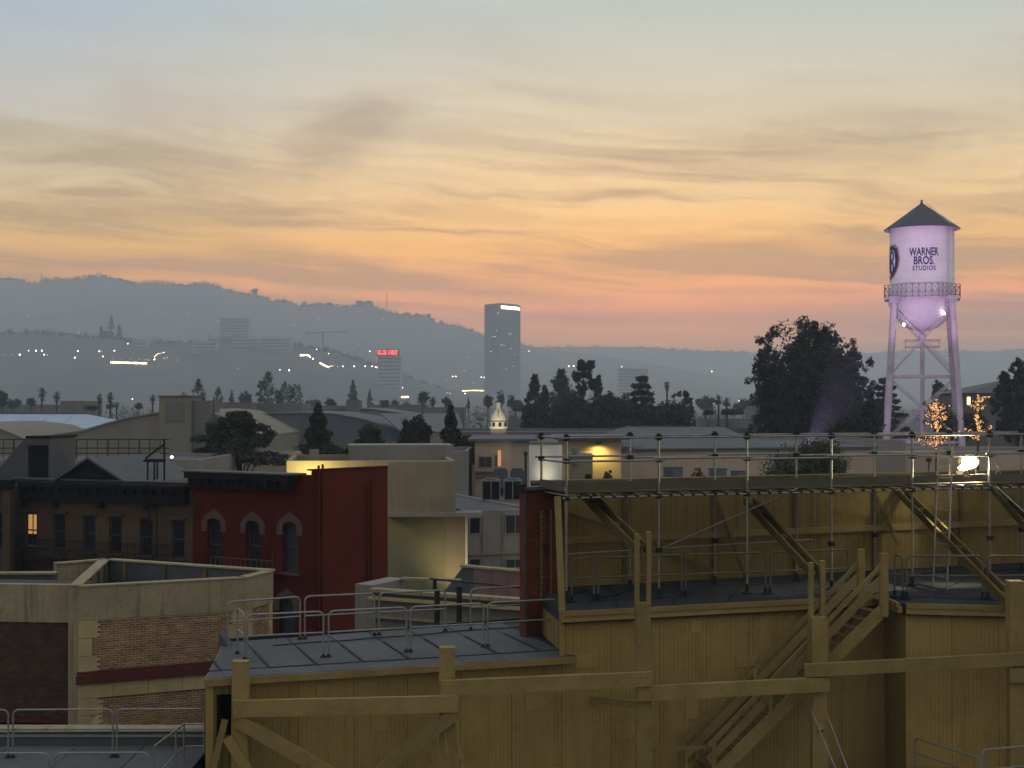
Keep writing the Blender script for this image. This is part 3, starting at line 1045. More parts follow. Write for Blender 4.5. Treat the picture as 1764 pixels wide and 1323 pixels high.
ORD = ['first', 'second', 'third', 'fourth', 'fifth', 'sixth', 'seventh']
gl = 'guardrails on the grey sheet roof'
near = [((409, 1126), (421, 1137)), ((426, 1139), (557, 1132)), ((566, 1131.5), (700, 1123)), ((707, 1122.5), (833, 1114.5)), ((840, 1114), (958, 1106))]
nl = ['short guardrail turned end-on at the left corner of the grey sheet roof'] + ['%s guardrail from the left along the front of the grey sheet roof' % ORD[i] for i in range(4)]
for (a, b), l in zip(near, nl):
    guardrail(PZ(*a, Z1), PZ(*b, Z1), l, gl)
far = [((392, 1112), (517, 1101)), ((525, 1100.5), (645, 1094)), ((653, 1093.5), (767, 1087)), ((811, 1085), (899, 1079))]
for i, (a, b) in enumerate(far):
    guardrail(PZ(*a, Z1), PZ(*b, Z1), '%s guardrail from the left along the back of the grey sheet roof' % ORD[i], gl)
gl = 'guardrails along the front of the dark high roof'
row = [((985, 1037), (1023, 1035)), ((1031, 1034.5), (1174, 1028.5)), ((1181, 1028), (1319, 1023.5)), ((1327, 1023), (1462, 1017)), ((1541, 1028), (1555, 1030.5)), ((1562, 1031), (1693, 1031)), ((1702, 1031), (1830, 1031))]
rl = ['short guardrail next to the brick return wall on the dark high roof', 'guardrail on the dark high roof behind the two tall uprights', 'middle guardrail on the dark high roof, right of the two tall uprights',
      'guardrail on the dark high roof behind the stair handrails', 'narrow guardrail beside the newel post at the stair top', 'guardrail at the foot of the ladder on the dark high roof', 'guardrail on the dark high roof at the right edge of the picture']
for (a, b), l in zip(row, rl):
    guardrail(PZ(*a, Z2), PZ(*b, Z2), l, gl, mm=rail_dark, fs=.20)

# =================================================================== LOWER LEFT ROOF with its guardrails
ZL = 5.0
lr = thing('low_flat_roof', 'low flat-roofed building with a grey parapet wall behind its guardrails', 'building', (-10, 31, 0))
c_ = MW.pt(tb0, 0).x - .35
MB().prism([(-16, 24.0), (c_, 24.0), (c_, 33.3), (-16, 33.3)], ZL - .3, ZL - .02).build('roof_deck', seam, lr)
for i in range(6):
    for j in range(4):
        x0, x1 = c_ - (i + 1) * 1.55 + .012, c_ - i * 1.55 - .012
        y0, y1 = 24 + j * 2.3 + .012, 24 + (j + 1) * 2.3 - .012
        zt = ZL + rnd.uniform(-.006, .004)
        MB().prism([(x0, y0), (x1, y0), (x1, y1), (x0, y1)], zt - .02, zt).build('roof_sheet', roofing, lr)
MB().prism([(-16, 24.05), (c_ - .02, 24.05), (c_ - .02, 33.3), (-16, 33.3)], 0, ZL - .31).build('wall', greyst, lr)
zp = P(100, 1251, 33.5).z
MB().prism([(-16, 33.31), (c_, 33.31), (c_, 33.6), (-16, 33.6)], 0, zp - .08).build('parapet', slate, lr)
MB().prism([(-16, 33.25), (c_ + .02, 33.25), (c_ + .02, 33.66), (-16, 33.66)], zp - .079, zp).build('coping', concrete, lr)
MB().prism([(-16, 33.255), (c_ + .02, 33.255), (c_ + .02, 33.3), (-16, 33.3)], zp - .20, zp - .14).build('flashing_strip', steel_grey, lr)
gl = 'guardrails on the lower left roof'
for (a, b), l in (((( -110, 1306), (14, 1305)), 'guardrail cut off by the left edge of the picture, on the lower left roof'),
                  (((22, 1305), (194, 1304)), 'wide guardrail in front of the dark brick wall on the lower left roof'),
                  (((201, 1304), (352, 1303)), 'guardrail in front of the tan brick wall on the lower left roof')):
    guardrail(PZ(*a, ZL), PZ(*b, ZL), l, gl, r=.022)
for (a, b), l in ((((-90, 1392), (84, 1391)), 'nearer guardrail at the bottom left edge of the picture'), (((94, 1391), (256, 1390)), 'nearer guardrail beside the sloping handrail, bottom left')):
    guardrail(PZ(*a, ZL), PZ(*b, ZL), l, gl, r=.019)
sl = thing('sloping_handrail', 'sloping tubular handrail of a stair at the bottom left', 'handrail', PZ(300, 1335, ZL))
pa, pb, pc = P(266, 1285, 29.4), P(303, 1258, 31.2), P(317, 1247, 31.8)
pd = P(352, 1247, 31.8)
MB().path([Vector((pa.x, pa.y, ZL)), pa, pb, pc, pd], .021, 7).build('top_rail', steel, sl)
MB().path([P(262, 1345, 29.4), P(300, 1302, 31.0), P(318, 1286, 31.8), P(352, 1285, 31.8)], .017, 7).build('mid_rail', steel, sl)
for p in (pb, pc):
    MB().tube((p.x, p.y, ZL), p, .02, 7).build('post', steel, sl)

# bottom right: railing on a lower deck
dk = thing('lower_deck', 'low timber deck below the right bay of the yellow wall', 'deck', (10, 32.6, 0))
MB().prism([(8.0, 30.5), (15, 30.5), (15, 34.9), (8.0, 34.9)], 3.9, 4.05).build('deck_slab', timber_dark, dk)
mb = MB()
for x, y in ((8.3, 30.8), (14.7, 30.8), (8.3, 34.6), (14.7, 34.6)):
    mb.box((x, y, 1.95), (.2, .2, 3.9))
mb.build('deck_leg', timber_dark, dk)
a, b = P(1577, 1360, 34.6), P(1690, 1400, 32.6)
guardrail((a.x, a.y, 4.05), (b.x, b.y, 4.05), 'dark guardrail slanting down at the bottom right corner', 'guardrails on the lower deck', h=P(1577, 1271, 34.6).z - 4.05, mm=steel_grey)
a, b = P(1692, 1400, 32.6), P(1850, 1392, 33.4)
guardrail((a.x, a.y, 4.05), (b.x, b.y, 4.05), 'dark guardrail cut off by the bottom right corner', 'guardrails on the lower deck', h=.99, mm=steel_grey)

# =================================================================== generic buildings
def wall_open(fr, t0, t1, z0, z1, ops, m, parent, depth=.25, off=0.0, name='wall'):
    """a wall with real openings (t0,t1,z0,z1) and their reveals"""
    tsx = sorted({t0, t1, *[o[0] for o in ops], *[o[1] for o in ops]})
    zs = sorted({z0, z1, *[o[2] for o in ops], *[o[3] for o in ops]})
    mb = MB()
    for a, b in zip(tsx[:-1], tsx[1:]):
        for c, d in zip(zs[:-1], zs[1:]):
            if any(o[0] - 1e-6 <= a and b <= o[1] + 1e-6 and o[2] - 1e-6 <= c and d <= o[3] + 1e-6 for o in ops):
                continue
            mb.quad(fr.pt(a, c, off), fr.pt(b, c, off), fr.pt(b, d, off), fr.pt(a, d, off))
    for a, b, c, d in ops:
        f = lambda t, z, o: fr.pt(t, z, o)
        o1 = off - depth
        mb.quad(f(a, c, off), f(a, d, off), f(a, d, o1), f(a, c, o1))
        mb.quad(f(b, c, off), f(b, c, o1), f(b, d, o1), f(b, d, off))
        mb.quad(f(a, d, off), f(b, d, off), f(b, d, o1), f(a, d, o1))
        mb.quad(f(a, c, off), f(a, c, o1), f(b, c, o1), f(b, c, off))
    o1 = off - depth
    mb.quad(fr.pt(t0, z0, off), fr.pt(t0, z1, off), fr.pt(t0, z1, o1), fr.pt(t0, z0, o1))
    mb.quad(fr.pt(t1, z0, off), fr.pt(t1, z0, o1), fr.pt(t1, z1, o1), fr.pt(t1, z1, off))
    mb.quad(fr.pt(t0, z1, off), fr.pt(t1, z1, off), fr.pt(t1, z1, o1), fr.pt(t0, z1, o1))
    return mb.build(name, m, parent, fix=False)


def sash_window(fr, a, b, c, d, parent, pane, off=-.14, fw=.06, m=None, rail=True, mull=0):
    """frame, meeting rail and panes set back in an opening"""
    mb = MB()
    m = m or sash
    for s0, s1, y0, y1 in ((a, a + fw, c, d), (b - fw, b, c, d), (a + fw, b - fw, c, c + fw), (a + fw, b - fw, d - fw, d)):
        mb.extr([fr.pt(s0, y0, off), fr.pt(s1, y0, off), fr.pt(s1, y0, off - .06), fr.pt(s0, y0, off - .06)], (0, 0, y1 - y0))
    md = (c + d) / 2
    if rail:
        mb.extr([fr.pt(a + fw, md - fw * .5, off - .002), fr.pt(b - fw, md - fw * .5, off - .002), fr.pt(b - fw, md - fw * .5, off - .058), fr.pt(a + fw, md - fw * .5, off - .058)], (0, 0, fw))
    for i in range(mull):
        s = a + (b - a) * (i + 1) / (mull + 1)
        mb.extr([fr.pt(s - .02, c + fw, off - .004), fr.pt(s + .02, c + fw, off - .004), fr.pt(s + .02, c + fw, off - .05), fr.pt(s - .02, c + fw, off - .05)], (0, 0, d - c - 2 * fw))
    w_ = mb.build('window', m, parent)
    halves = ((c + fw, md - fw * .5), (md + fw * .5, d - fw)) if rail else ((c + fw, d - fw),)
    for y0, y1 in halves:
        q = MB().quad(fr.pt(a + fw, y0, off - .035), fr.pt(b - fw, y0, off - .035), fr.pt(b - fw, y1, off - .035), fr.pt(a + fw, y1, off - .035))
        q.build('pane', pane, w_, fix=False)
    return w_


def block(name, label, px0, Y0, px1, Y1, py, depth, wm, rm, parapet=.25, over=.0, cat='building', group=None, py_at=None, z0=0.0):
    fr = Fr((PX(px0, Y0), Y0), (PX(px1, Y1), Y1))
    zt = fr.hit(py_at if py_at is not None else px0, py).z
    t = thing(name, label, cat, fr.pt(fr.w / 2, z0), group)
    q = [fr.pt(0, z0, 0), fr.pt(fr.w, z0, 0), fr.pt(fr.w, z0, -depth), fr.pt(0, z0, -depth)]
    MB().extr(q, (0, 0, zt - parapet - z0)).build('wall', wm, t)
    zr = zt - parapet
    if parapet > .02:
        mb = MB()
        th = .25
        for a, b in (((0, 0), (fr.w, 0)), ((fr.w, -th), (fr.w, -depth + th)), ((fr.w, -depth), (0, -depth)), ((0, -depth + th), (0, -th))):
            pa, pb = fr.pt(a[0], zr, a[1]), fr.pt(b[0], zr, b[1])
            d = (pb - pa).normalized()
            nn = Vector((-d.y, d.x, 0))
            mb.extr([pa, pb, pb + nn * th, pa + nn * th], (0, 0, parapet))
        mb.build('parapet', wm, t)
        q = [fr.pt(.25, zr + .004, -.25), fr.pt(fr.w - .25, zr + .004, -.25), fr.pt(fr.w - .25, zr + .004, -depth + .25), fr.pt(.25, zr + .004, -depth + .25)]
        MB().extr(q, (0, 0, .03)).build('roof', rm, t)
    else:
        q = [fr.pt(-over, zr, over), fr.pt(fr.w + over, zr, over), fr.pt(fr.w + over, zr, -depth - over), fr.pt(-over, zr, -depth - over)]
        MB().extr(q, (0, 0, .18)).build('roof', rm, t)
    return t, fr, zt


def facewin(t, fr, x0, y0, x1, y1, pane, m=None, mull=0):
    """a window standing slightly proud of a far wall"""
    s0, za = fr.sz(x0, y1)
    s1, zb = fr.sz(x1, y0)
    return sash_window(fr, s0, s1, za, zb, t, pane, off=.06, fw=.07, m=m, rail=False, mull=mull)


# =================================================================== BRICK CORNER SET
ZK = 7.7
A, Bc, Cc, Dd, Ee = PZ(136, 1009, ZK), PZ(420, 994, ZK), PZ(466, 983, ZK), PZ(185, 964, ZK), PZ(98, 971, ZK)
FA, FC_, FD = Fr(A.xy, Bc.xy), Fr(Bc.xy, Cc.xy), Fr(Cc.xy, Dd.xy)
bk = thing('brick_corner_set', 'roofless wedge-shaped set corner of tan brick with pale stone quoins and stained cornice', 'building', FA.o)
zc = FA.sz(136, 1069)[1]
zb1, zb0 = FA.sz(136, 1163)[1], FA.sz(136, 1178)[1]
zs0 = FA.sz(136, 1204)[1]
inner = greyst
mb = MB()
mb.prism([A.xy, Bc.xy, FA.pt(FA.w, 0, -.28).xy, FA.pt(0, 0, -.28).xy], 0, ZK - .06)
mb.build('wall', mortar, bk)
MB().prism([Bc.xy, Cc.xy, FC_.pt(FC_.w, 0, -.28).xy, FC_.pt(.25, 0, -.28).xy], 0, ZK - .06).build('wall', mortar, bk)
for a, b, nm in ((Cc, Dd, 'back_wall'), (Dd, A, 'side_wall')):
    f = Fr(b.xy, a.xy)
    MB().prism([f.pt(.0, 0, .0).xy, f.pt(f.w, 0, 0).xy, f.pt(f.w - .2, 0, -.25).xy, f.pt(.2, 0, -.25).xy], 0, ZK - .02).build(nm, slate, bk)
    for k in (.12, .37, .62, .86):
        MB().beam(f.pt(f.w * k, 4, .06), f.pt(f.w * k, ZK - .1, .06), .10, .10, up=(0, 1, 0)).build('stud', timber_dark, bk)
    MB().beam(f.pt(0, ZK, -.1), f.pt(f.w, ZK, -.1), .34, .05).build('coping', concrete, bk)
fe = Fr(Ee.xy, Dd.xy)
MB().prism([fe.pt(0, 0, 0).xy, fe.pt(fe.w - .1, 0, 0).xy, fe.pt(fe.w - .1, 0, -.25).xy, fe.pt(0, 0, -.25).xy], 0, ZK - .02).build('wing_wall', concrete, bk)
MB().beam(fe.pt(0, ZK, -.1), fe.pt(fe.w, ZK, -.1), .34, .05).build('coping', concrete, bk)
for f, e0_, e1_ in ((FA, -.06, .06), (FC_, -.06, .05)):
    MB().prism([f.pt(e0_, 0, .07).xy, f.pt(f.w + e1_, 0, .07).xy, f.pt(f.w + e1_ * .2, 0, -.22).xy, f.pt(e0_ * .2 + .02, 0, -.22).xy], zc, ZK - .04).build('cornice', concrete, bk)
    MB().prism([f.pt(e0_, 0, .10).xy, f.pt(f.w + e1_, 0, .10).xy, f.pt(f.w - .02, 0, -.26).xy, f.pt(.04, 0, -.26).xy], ZK - .039, ZK).build('coping', concrete, bk)
MB().prism([FA.pt(-.10, 0, .16).xy, FA.pt(FA.w + .1, 0, .16).xy, FA.pt(FA.w, 0, -.02).xy, FA.pt(0, 0, -.02).xy], zb0, zb1).build('band', oxblood, bk)
MB().prism([FA.pt(-.06, 0, .09).xy, FA.pt(FA.w + .06, 0, .09).xy, FA.pt(FA.w, 0, -.02).xy, FA.pt(0, 0, -.02).xy], zb1 + .002, zb1 + .10).build('band', oxblood, bk)


def stonebox(f, a, b, z0, z1, off=.07):
    mb = MB()
    mb.extr([f.pt(a + .006, z0 + .006, off + rnd.uniform(-.006, .006)), f.pt(b - .006, z0 + .006, off + rnd.uniform(-.006, .006)), f.pt(b - .006, z0 + .006, -.02), f.pt(a + .006, z0 + .006, -.02)], (0, 0, z1 - z0 - .012))
    return mb.build('stone_block', stone, bk)


xs = [-.02] + [FA.sz(px, 1190)[0] for px in (194, 255, 313, 368)] + [FA.w + .02]
for a, b in zip(xs[:-1], xs[1:]):
    stonebox(FA, a, b, zs0, zb0 - .002)
tq = lambda px: FA.sz(px, 1130)[0]
for x, y0, y1 in ((168, 1100, 1069), (158, 1131, 1100), (167, 1160, 1131), (167, 1233, 1204), (156, 1262, 1233), (167, 1292, 1262), (156, 1322, 1292)):
    stonebox(FA, -.02, tq(x), FA.sz(136, y0)[1], FA.sz(136, y1)[1])
for i in range(8):
    zz = zc - (i + 1) * .42
    if zz > 2:
        stonebox(FA, FA.w - (.52 if i % 2 else .36), FA.w + .02, zz, zz + .42)
        stonebox(FC_, -.02, .42, zz, zz + .42)
        stonebox(FC_, FC_.w - .22, FC_.w + .02, zz, zz + .42)
MB().prism([(A.x, A.y - .012), (A.x - .30, A.y - .01), (A.x - .30, A.y + .4), (A.x, A.y + .4)], 0, ZK - .05).build('corner_strip', concrete, bk)
bme = MB()
bme.box((.1035, .025, .026), (.207, .05, .052))
proto = bme.build('brick', brickm, None)
bmesh_data = proto.data
bpy.data.objects.remove(proto)
up = brick_fill(None, FA, tq(158) + .01, FA.w - .37, zb1 + .11, zc - .01)
lo = brick_fill(None, FA, tq(156) + .01, FA.w - .37, zs0 - 2.2, zs0 - .01)
skipq = lambda b, z, hi: (b < tq(168)) and not (FA.sz(136, 1131)[1] < z < FA.sz(136, 1103)[1]) if hi else (b < tq(167))
cnt = 0
mbs = MB()
rest = []
for lst, hi in ((up, True), (lo[::-1], False)):
    for a, b, z in lst:
        if skipq(a + .05, z, hi):
            continue
        if b - a > .20 and cnt < 296:
            o = link('brick', bmesh_data, None, bk)
            o.location = FA.pt(a, z, .012 + rnd.uniform(-.004, .006)) - ORG[bk]
            o.rotation_euler = (0, 0, FA.a)
            cnt += 1
        else:
            rest.append((a, b, z))
for a, b, z in rest:
    o = .012 + rnd.uniform(-.004, .005)
    mbs.extr([FA.pt(a, z, o), FA.pt(b, z, o), FA.pt(b, z, o - .05), FA.pt(a, z, o - .05)], (0, 0, .052))
brick_fill(mbs, FC_, .44, FC_.w - .24, 3.5, zc - .01)
tag(mbs.build('brick', bricks_stuff, bk), kind='stuff')

# left neighbour: dark brick with the same stained band
L0, L1 = PZ(-420, 1001, ZK), PZ(134.5, 1008, ZK)
FL = Fr((L0.x, L0.y + .25), (L1.x, L1.y + .25))
lk = thing('dark_brick_set', 'dark brown brick set wall under a stained concrete band at the left edge', 'building', FL.o)
zl = FL.sz(60, 1071)[1]
zd = FL.sz(60, 1237)[1]
wall_open(FL, 0, FL.w, 0, ZK - .05, [(.0 + .01, FL.w - .02, .02, zd)], brown_mortar, lk, depth=1.2)
mb = MB()
brick_fill(mb, FL, 0, FL.w, zd + .02, zl - .01)
tag(mb.build('brick', brown_brick, lk), kind='stuff')
MB().prism([FL.pt(-.1, 0, .08).xy, FL.pt(FL.w, 0, .08).xy, FL.pt(FL.w, 0, -.2).xy, FL.pt(-.1, 0, -.2).xy], zl, ZK - .02).build('cornice', concrete, lk)
MB().prism([FL.pt(0, 0, -1.3).xy, FL.pt(FL.w, 0, -1.3).xy, FL.pt(FL.w, 0, -1.4).xy, FL.pt(0, 0, -1.4).xy], 0, ZK - .5).build('dark_backing', black, lk)  # black sheet paints the darkness inside the opening
MB().beam(FL.pt(0, zd - .06, .02), FL.pt(FL.w, zd - .06, .02), .2, .1).build('lintel', oxblood, lk)
fb = Fr((PX(-420, 44.3), 44.3), (PX(97, 44.8), 44.8))
zt_ = fb.sz(50, 986)[1]
MB().prism([fb.pt(0, 0, 0).xy, fb.pt(fb.w, 0, 0).xy, fb.pt(fb.w, 0, -.3).xy, fb.pt(0, 0, -.3).xy], 0, zt_ - .05).build('back_parapet', slate, lk)
MB().beam(fb.pt(0, zt_, -.1), fb.pt(fb.w * .65, zt_, -.1), .4, .06).build('coping', concrete, lk)
MB().beam(fb.pt(fb.w * .66, zt_ - .03, -.1), fb.pt(fb.w, zt_ - .03, -.1), .4, .06).build('coping', concrete, lk)

# =================================================================== BROWNSTONE ROW
BR = Fr((PX(24, 67.6), 67.6), (PX(333, 63.8), 63.8))
bs = thing('brownstone_house', 'dark brownstone row house with six tall sash windows under a black cornice, one window lit', 'building', BR.o)
ztb = BR.sz(200, 829)[1]
zcb = BR.sz(200, 864)[1]
ops = []
for x0, x1, y0, y1 in ((43, 63, 884, 943), (92, 112, 886, 946), (143, 164, 889, 950), (188, 209, 891, 953), (241, 263, 894, 957), (296, 318, 897, 962)):
    a, zb_ = BR.sz(x0, y0); b, za_ = BR.sz(x1, y1)
    ops.append((a, b, za_, zb_))
low = [(a, b, c - 3.9, d - 3.9) for a, b, c, d in ops]
wall_open(BR, 0, BR.w, 0, ztb - .02, ops + low, brownst, bs, depth=.22)
for i, (a, b, c, d) in enumerate(ops + low):
    wn = sash_window(BR, a, b, c, d, bs, win_lit if i == 0 else glassd, mull=1 if i == 0 else 0)
    if i == 0:
        wn['label'] = 'window with a warm orange lamp burning inside'
        # a dark curtain hem and a chair back inside the lit room
        MB().extr([BR.pt(a + .07, c + .07, -.165), BR.pt(b - .07, c + .07, -.165), BR.pt(b - .07, c + .07, -.17), BR.pt(a + .07, c + .07, -.17)], (0, 0, (d - c) * .34)).build('curtain_hem', black, wn)
    MB().beam(BR.pt(a - .14, d + .12, .05), BR.pt(b + .14, d + .12, .05), .16, .10).build('lintel', brownst, bs)
    MB().beam(BR.pt(a - .10, c - .06, .05), BR.pt(b + .10, c - .06, .05), .18, .09).build('sill', hood, bs)
MB().prism([BR.pt(.8, 0, .62).xy, BR.pt(BR.w - .1, 0, .62).xy, BR.pt(BR.w - .1, 0, 0.01).xy, BR.pt(.8, 0, .01).xy], ztb - .30, ztb - .10).build('cornice', darkcorn, bs)
MB().prism([BR.pt(.9, 0, .40).xy, BR.pt(BR.w - .2, 0, .40).xy, BR.pt(BR.w - .2, 0, .01).xy, BR.pt(.9, 0, .01).xy], zcb, ztb - .302).build('frieze', darkcorn, bs)
tt = 1.0
while tt < BR.w - .3:
    MB().beam(BR.pt(tt, ztb - .42, .42), BR.pt(tt, ztb - .42, .60), .12, .22).build('bracket', darkcorn, bs)
    if int(tt * 2) % 5 == 0:
        MB().beam(BR.pt(tt, zcb - .3, .2), BR.pt(tt, ztb - .35, .2), .2, .38, up=(0, 1, 0)).build('console', darkcorn, bs)
    tt += .52
MB().prism([BR.pt(-.1, 0, .1).xy, BR.pt(BR.w, 0, .1).xy, BR.pt(BR.w, 0, -.35).xy, BR.pt(-.1, 0, -.35).xy], ztb - .02, ztb + .05).build('coping', slate, bs)
MB().prism([BR.pt(0, 0, -.36).xy, BR.pt(BR.w, 0, -.36).xy, BR.pt(BR.w, 0, -9).xy, BR.pt(0, 0, -9).xy], ztb - .6, ztb - .35).build('roof', roofing_dark, bs)
MB().prism([BR.pt(0, 0, -.4).xy, BR.pt(BR.w, 0, -.4).xy, BR.pt(BR.w, 0, -9).xy, BR.pt(0, 0, -9).xy], 0, ztb - .61).build('dark_backing', black, bs)
# gable over the cornice
ga, gb_, gc = BR.hit(98, 829), BR.hit(153.7, 790), BR.hit(213.6, 831)
back = -BR.n * 5.5
MB().extr([ga, gc, gb_], -BR.n * .2).build('gable', darkcorn, bs)
MB().extr([gb_ + BR.n * .15 + Vector((0, 0, .08)), gc + BR.n * .15 + Vector((.3, 0, -.06)), gc + Vector((.3, 0, -.16)) + BR.n * .15, gb_ + BR.n * .15 - Vector((0, 0, .03))], back).build('gable_roof', slate, bs)
MB().extr([gb_ + BR.n * .15 + Vector((0, 0, .08)), ga + BR.n * .15 + Vector((-.3, 0, -.06)), ga + Vector((-.3, 0, -.16)) + BR.n * .15, gb_ + BR.n * .15 - Vector((0, 0, .03))], back).build('gable_roof', slate, bs)
MB().extr([ga + (gb_ - ga) * .28 + BR.n * .05 + Vector((.35, 0, -.08)), gc + (gb_ - gc) * .28 + BR.n * .05 + Vector((-.35, 0, -.08)), gb_ + BR.n * .05 + Vector((0, 0, -.45))], BR.n * .05).build('tympanum', darkcorn, bs)
# neighbour house cut by the frame
nh = Fr((PX(-330, 66.9), 66.9), (PX(23, 66.0), 66.0))
nb_ = thing('reddish_row_house', 'reddish brown row house cut off by the left edge of the picture', 'building', nh.o)
zn = nh.sz(10, 826)[1]
a, zb_ = nh.sz(-8, 882); b, za_ = nh.sz(9, 945)
wall_open(nh, 0, nh.w, 0, zn - .2, [(a, b, za_, zb_)], brown_mortar, nb_, depth=.2)
sash_window(nh, a, b, za_, zb_, nb_, glassd)
MB().beam(nh.pt(nh.w - .22, 0, .1), nh.pt(nh.w - .22, zn - .3, .1), .35, .3, up=(0, 1, 0)).build('pilaster', brownst, nb_)
MB().prism([nh.pt(0, 0, .4).xy, nh.pt(nh.w, 0, .4).xy, nh.pt(nh.w, 0, -.2).xy, nh.pt(0, 0, -.2).xy], zn - .45, zn).build('cornice', darkcorn, nb_)
MB().prism([nh.pt(0, 0, -.3).xy, nh.pt(nh.w - .02, 0, -.3).xy, nh.pt(nh.w - .02, 0, -8).xy, nh.pt(0, 0, -8).xy], 0, zn - .3).build('roof', roofing_dark, nb_)
# fire escape balcony along the brownstone
fe_ = thing('fire_escape', 'black iron fire escape balcony across the brownstone windows', 'fire escape', BR.pt(5, 0, 1))
zf = BR.sz(200, 968)[1]
MB().prism([BR.pt(.1, 0, 1.0).xy, BR.pt(BR.w - .2, 0, 1.0).xy, BR.pt(BR.w - .2, 0, .02).xy, BR.pt(.1, 0, .02).xy], zf, zf + .05).build('platform', darkcorn, fe_)
for z in (.55, .98):
    MB().beam(BR.pt(.1, zf + z, .97), BR.pt(BR.w - .2, zf + z, .97), .04, .04).build('rail', darkcorn, fe_)
mb = MB()
tt = .1
while tt < BR.w - .2:
    mb.beam(BR.pt(tt, zf + .05, .97), BR.pt(tt, zf + .96, .97), .025, .025, up=(0, 1, 0))
    tt += .15
tag(mb.build('bar', darkcorn, fe_), kind='stuff')
for px in (257, 270):
    MB().tube(BR.hit(px, 868, .5), BR.hit(px, 960, .5), .03, 6).build('ladder_rail', darkcorn, fe_)
# rooftop bulkhead with a sloping back
bh = Fr((PX(-30, 69.0), 69.0), (PX(85, 68.4), 68.4))
rb = thing('roof_bulkhead', 'grey slated roof bulkhead with a sloping side and a dark doorway', 'roof hut', bh.pt(3, ztb - .4))
pts = [bh.hit(-30, 838), bh.hit(85, 838), bh.hit(85, 752), bh.hit(46, 752)]
MB().extr(pts, -bh.n * 2.6).build('hut', slate, rb)
MB().extr([bh.hit(44, 752, .06) + Vector((0, 0, .03)), bh.hit(86, 752, .06) + Vector((0, 0, .03)), bh.hit(86, 754.5, .06), bh.hit(44, 754.5, .06)], -bh.n * 2.8).build('coping', darkcorn, rb)
MB().extr([bh.hit(53, 823, .02), bh.hit(80, 823, .02), bh.hit(80, 771, .02), bh.hit(53, 771, .02)], bh.n * .03).build('door', black, rb)
mb = MB()
for x in (51, 81):
    mb.beam(bh.hit(x, 824, .03), bh.hit(x, 769, .03), .10, .08, up=(0, 1, 0))
mb.beam(bh.hit(49.5, 769, .03), bh.hit(82.5, 769, .03), .08, .1)
mb.build('door_frame', darkcorn, rb)
# canopy frame on the roof
cf = thing('canopy_frame', 'thin dark canopy frame on four legs standing on the brownstone roof', 'frame', P(266, 832, 66.5))
for x, Y in ((254.5, 65.4), (266, 65.4), (271, 67.4), (283, 65.6)):
    MB().beam((P(x, 832, Y).x, Y, ztb - .4), P(x, 794, Y), .07, .07, up=(0, 1, 0)).build('leg', darkcorn, cf)
mb = MB()
mb.beam(P(247, 794, 65.4), P(285, 794, 65.4), .10, .10)
mb.beam(P(250, 792, 67.4), P(285, 792, 67.4), .08, .08)
mb.build('crossbar', darkcorn, cf)
MB().beam(P(250, 790, 65.5), P(283.5, 765, 65.5), .06, .08).build('strut', darkcorn, cf)
MB().tube(P(283, 796, 65.5), P(283, 756, 65.5), .045, 6).build('mast', darkcorn, cf)

# =================================================================== RED HOUSE
RD = Fr((PX(333.5, 63.5), 63.5), (PX(537, 60.0), 60.0))
RS = Fr((PX(537, 60.0), 60.0), (PX(668, 63.4), 63.4))
rh = thing('red_house', 'dark red house with pale arched window hoods and a black cornice', 'building', RD.o)
ztr = RD.sz(440, 813)[1]
zcr = RD.sz(440, 842)[1]
ops, hoods = [], []
for cx, yt, yb_, hw in ((370, 893, 985, 12.5), (437, 897, 985, 12.5), (500.5, 899, 987, 13), (372, 1024, 1104, 12.5), (437, 1022, 1104, 12.5), (495, 1030, 1104, 13)):
    a, zb_ = RD.sz(cx - hw, yt); b, za_ = RD.sz(cx + hw, yb_)
    ops.append((a, b, za_, zb_))
wall_open(RD, 0, RD.w, 0, ztr - .06, ops, redpaint, rh, depth=.28)
for a, b, c, d in ops:
    sash_window(RD, a, b, c, d, rh, glassg if a > 3.5 else glassd, off=-.18, fw=.07)
    # hood: a flat stone arch with a raised keystone, proud of the wall
    m_, hw = (a + b) / 2, (b - a) / 2
    inner_ = [(m_ + hw * math.cos(t), d - hw * .55 + hw * .62 * math.sin(t)) for t in np.linspace(math.pi, 0, 9)]
    outer = [(m_ - hw * 1.65, d - hw * 1.3), (m_ - hw * 1.65, d - hw * .35), (m_ - hw * 1.15, d + hw * .35), (m_ - hw * .5, d + hw * .72), (m_, d + hw * 1.05),
             (m_ + hw * .5, d + hw * .72), (m_ + hw * 1.15, d + hw * .35), (m_ + hw * 1.65, d - hw * .35), (m_ + hw * 1.65, d - hw * 1.3)]
    inner_[0] = (m_ - hw, d - hw * 1.3); inner_[-1] = (m_ + hw, d - hw * 1.3)
    mb = MB()
    for i in range(8):
        q = [inner_[i], outer[i], outer[i + 1], inner_[i + 1]]
        mb.extr([RD.pt(x, z, .004) for x, z in q], RD.n * .09)
    mb.build('window_hood', hood, rh)
    MB().beam(RD.pt(a - .18, c - .06, .06), RD.pt(b + .18, c - .06, .06), .2, .10).build('sill', hood, rh)
MB().prism([RD.pt(-.05, 0, .55).xy, RD.pt(RD.w - .75, 0, .55).xy, RD.pt(RD.w - .75, 0, .01).xy, RD.pt(-.05, 0, .01).xy], ztr - .34, ztr - .07).build('cornice', darkcorn, rh)
MB().prism([RD.pt(.1, 0, .30).xy, RD.pt(RD.w - .9, 0, .30).xy, RD.pt(RD.w - .9, 0, .01).xy, RD.pt(.1, 0, .01).xy], zcr, ztr - .342).build('frieze', darkcorn, rh)
tt = .2
while tt < RD.w - .9:
    MB().beam(RD.pt(tt, ztr - .5, .34), RD.pt(tt, ztr - .5, .50), .12, .30).build('bracket', darkcorn, rh)
    tt += .55
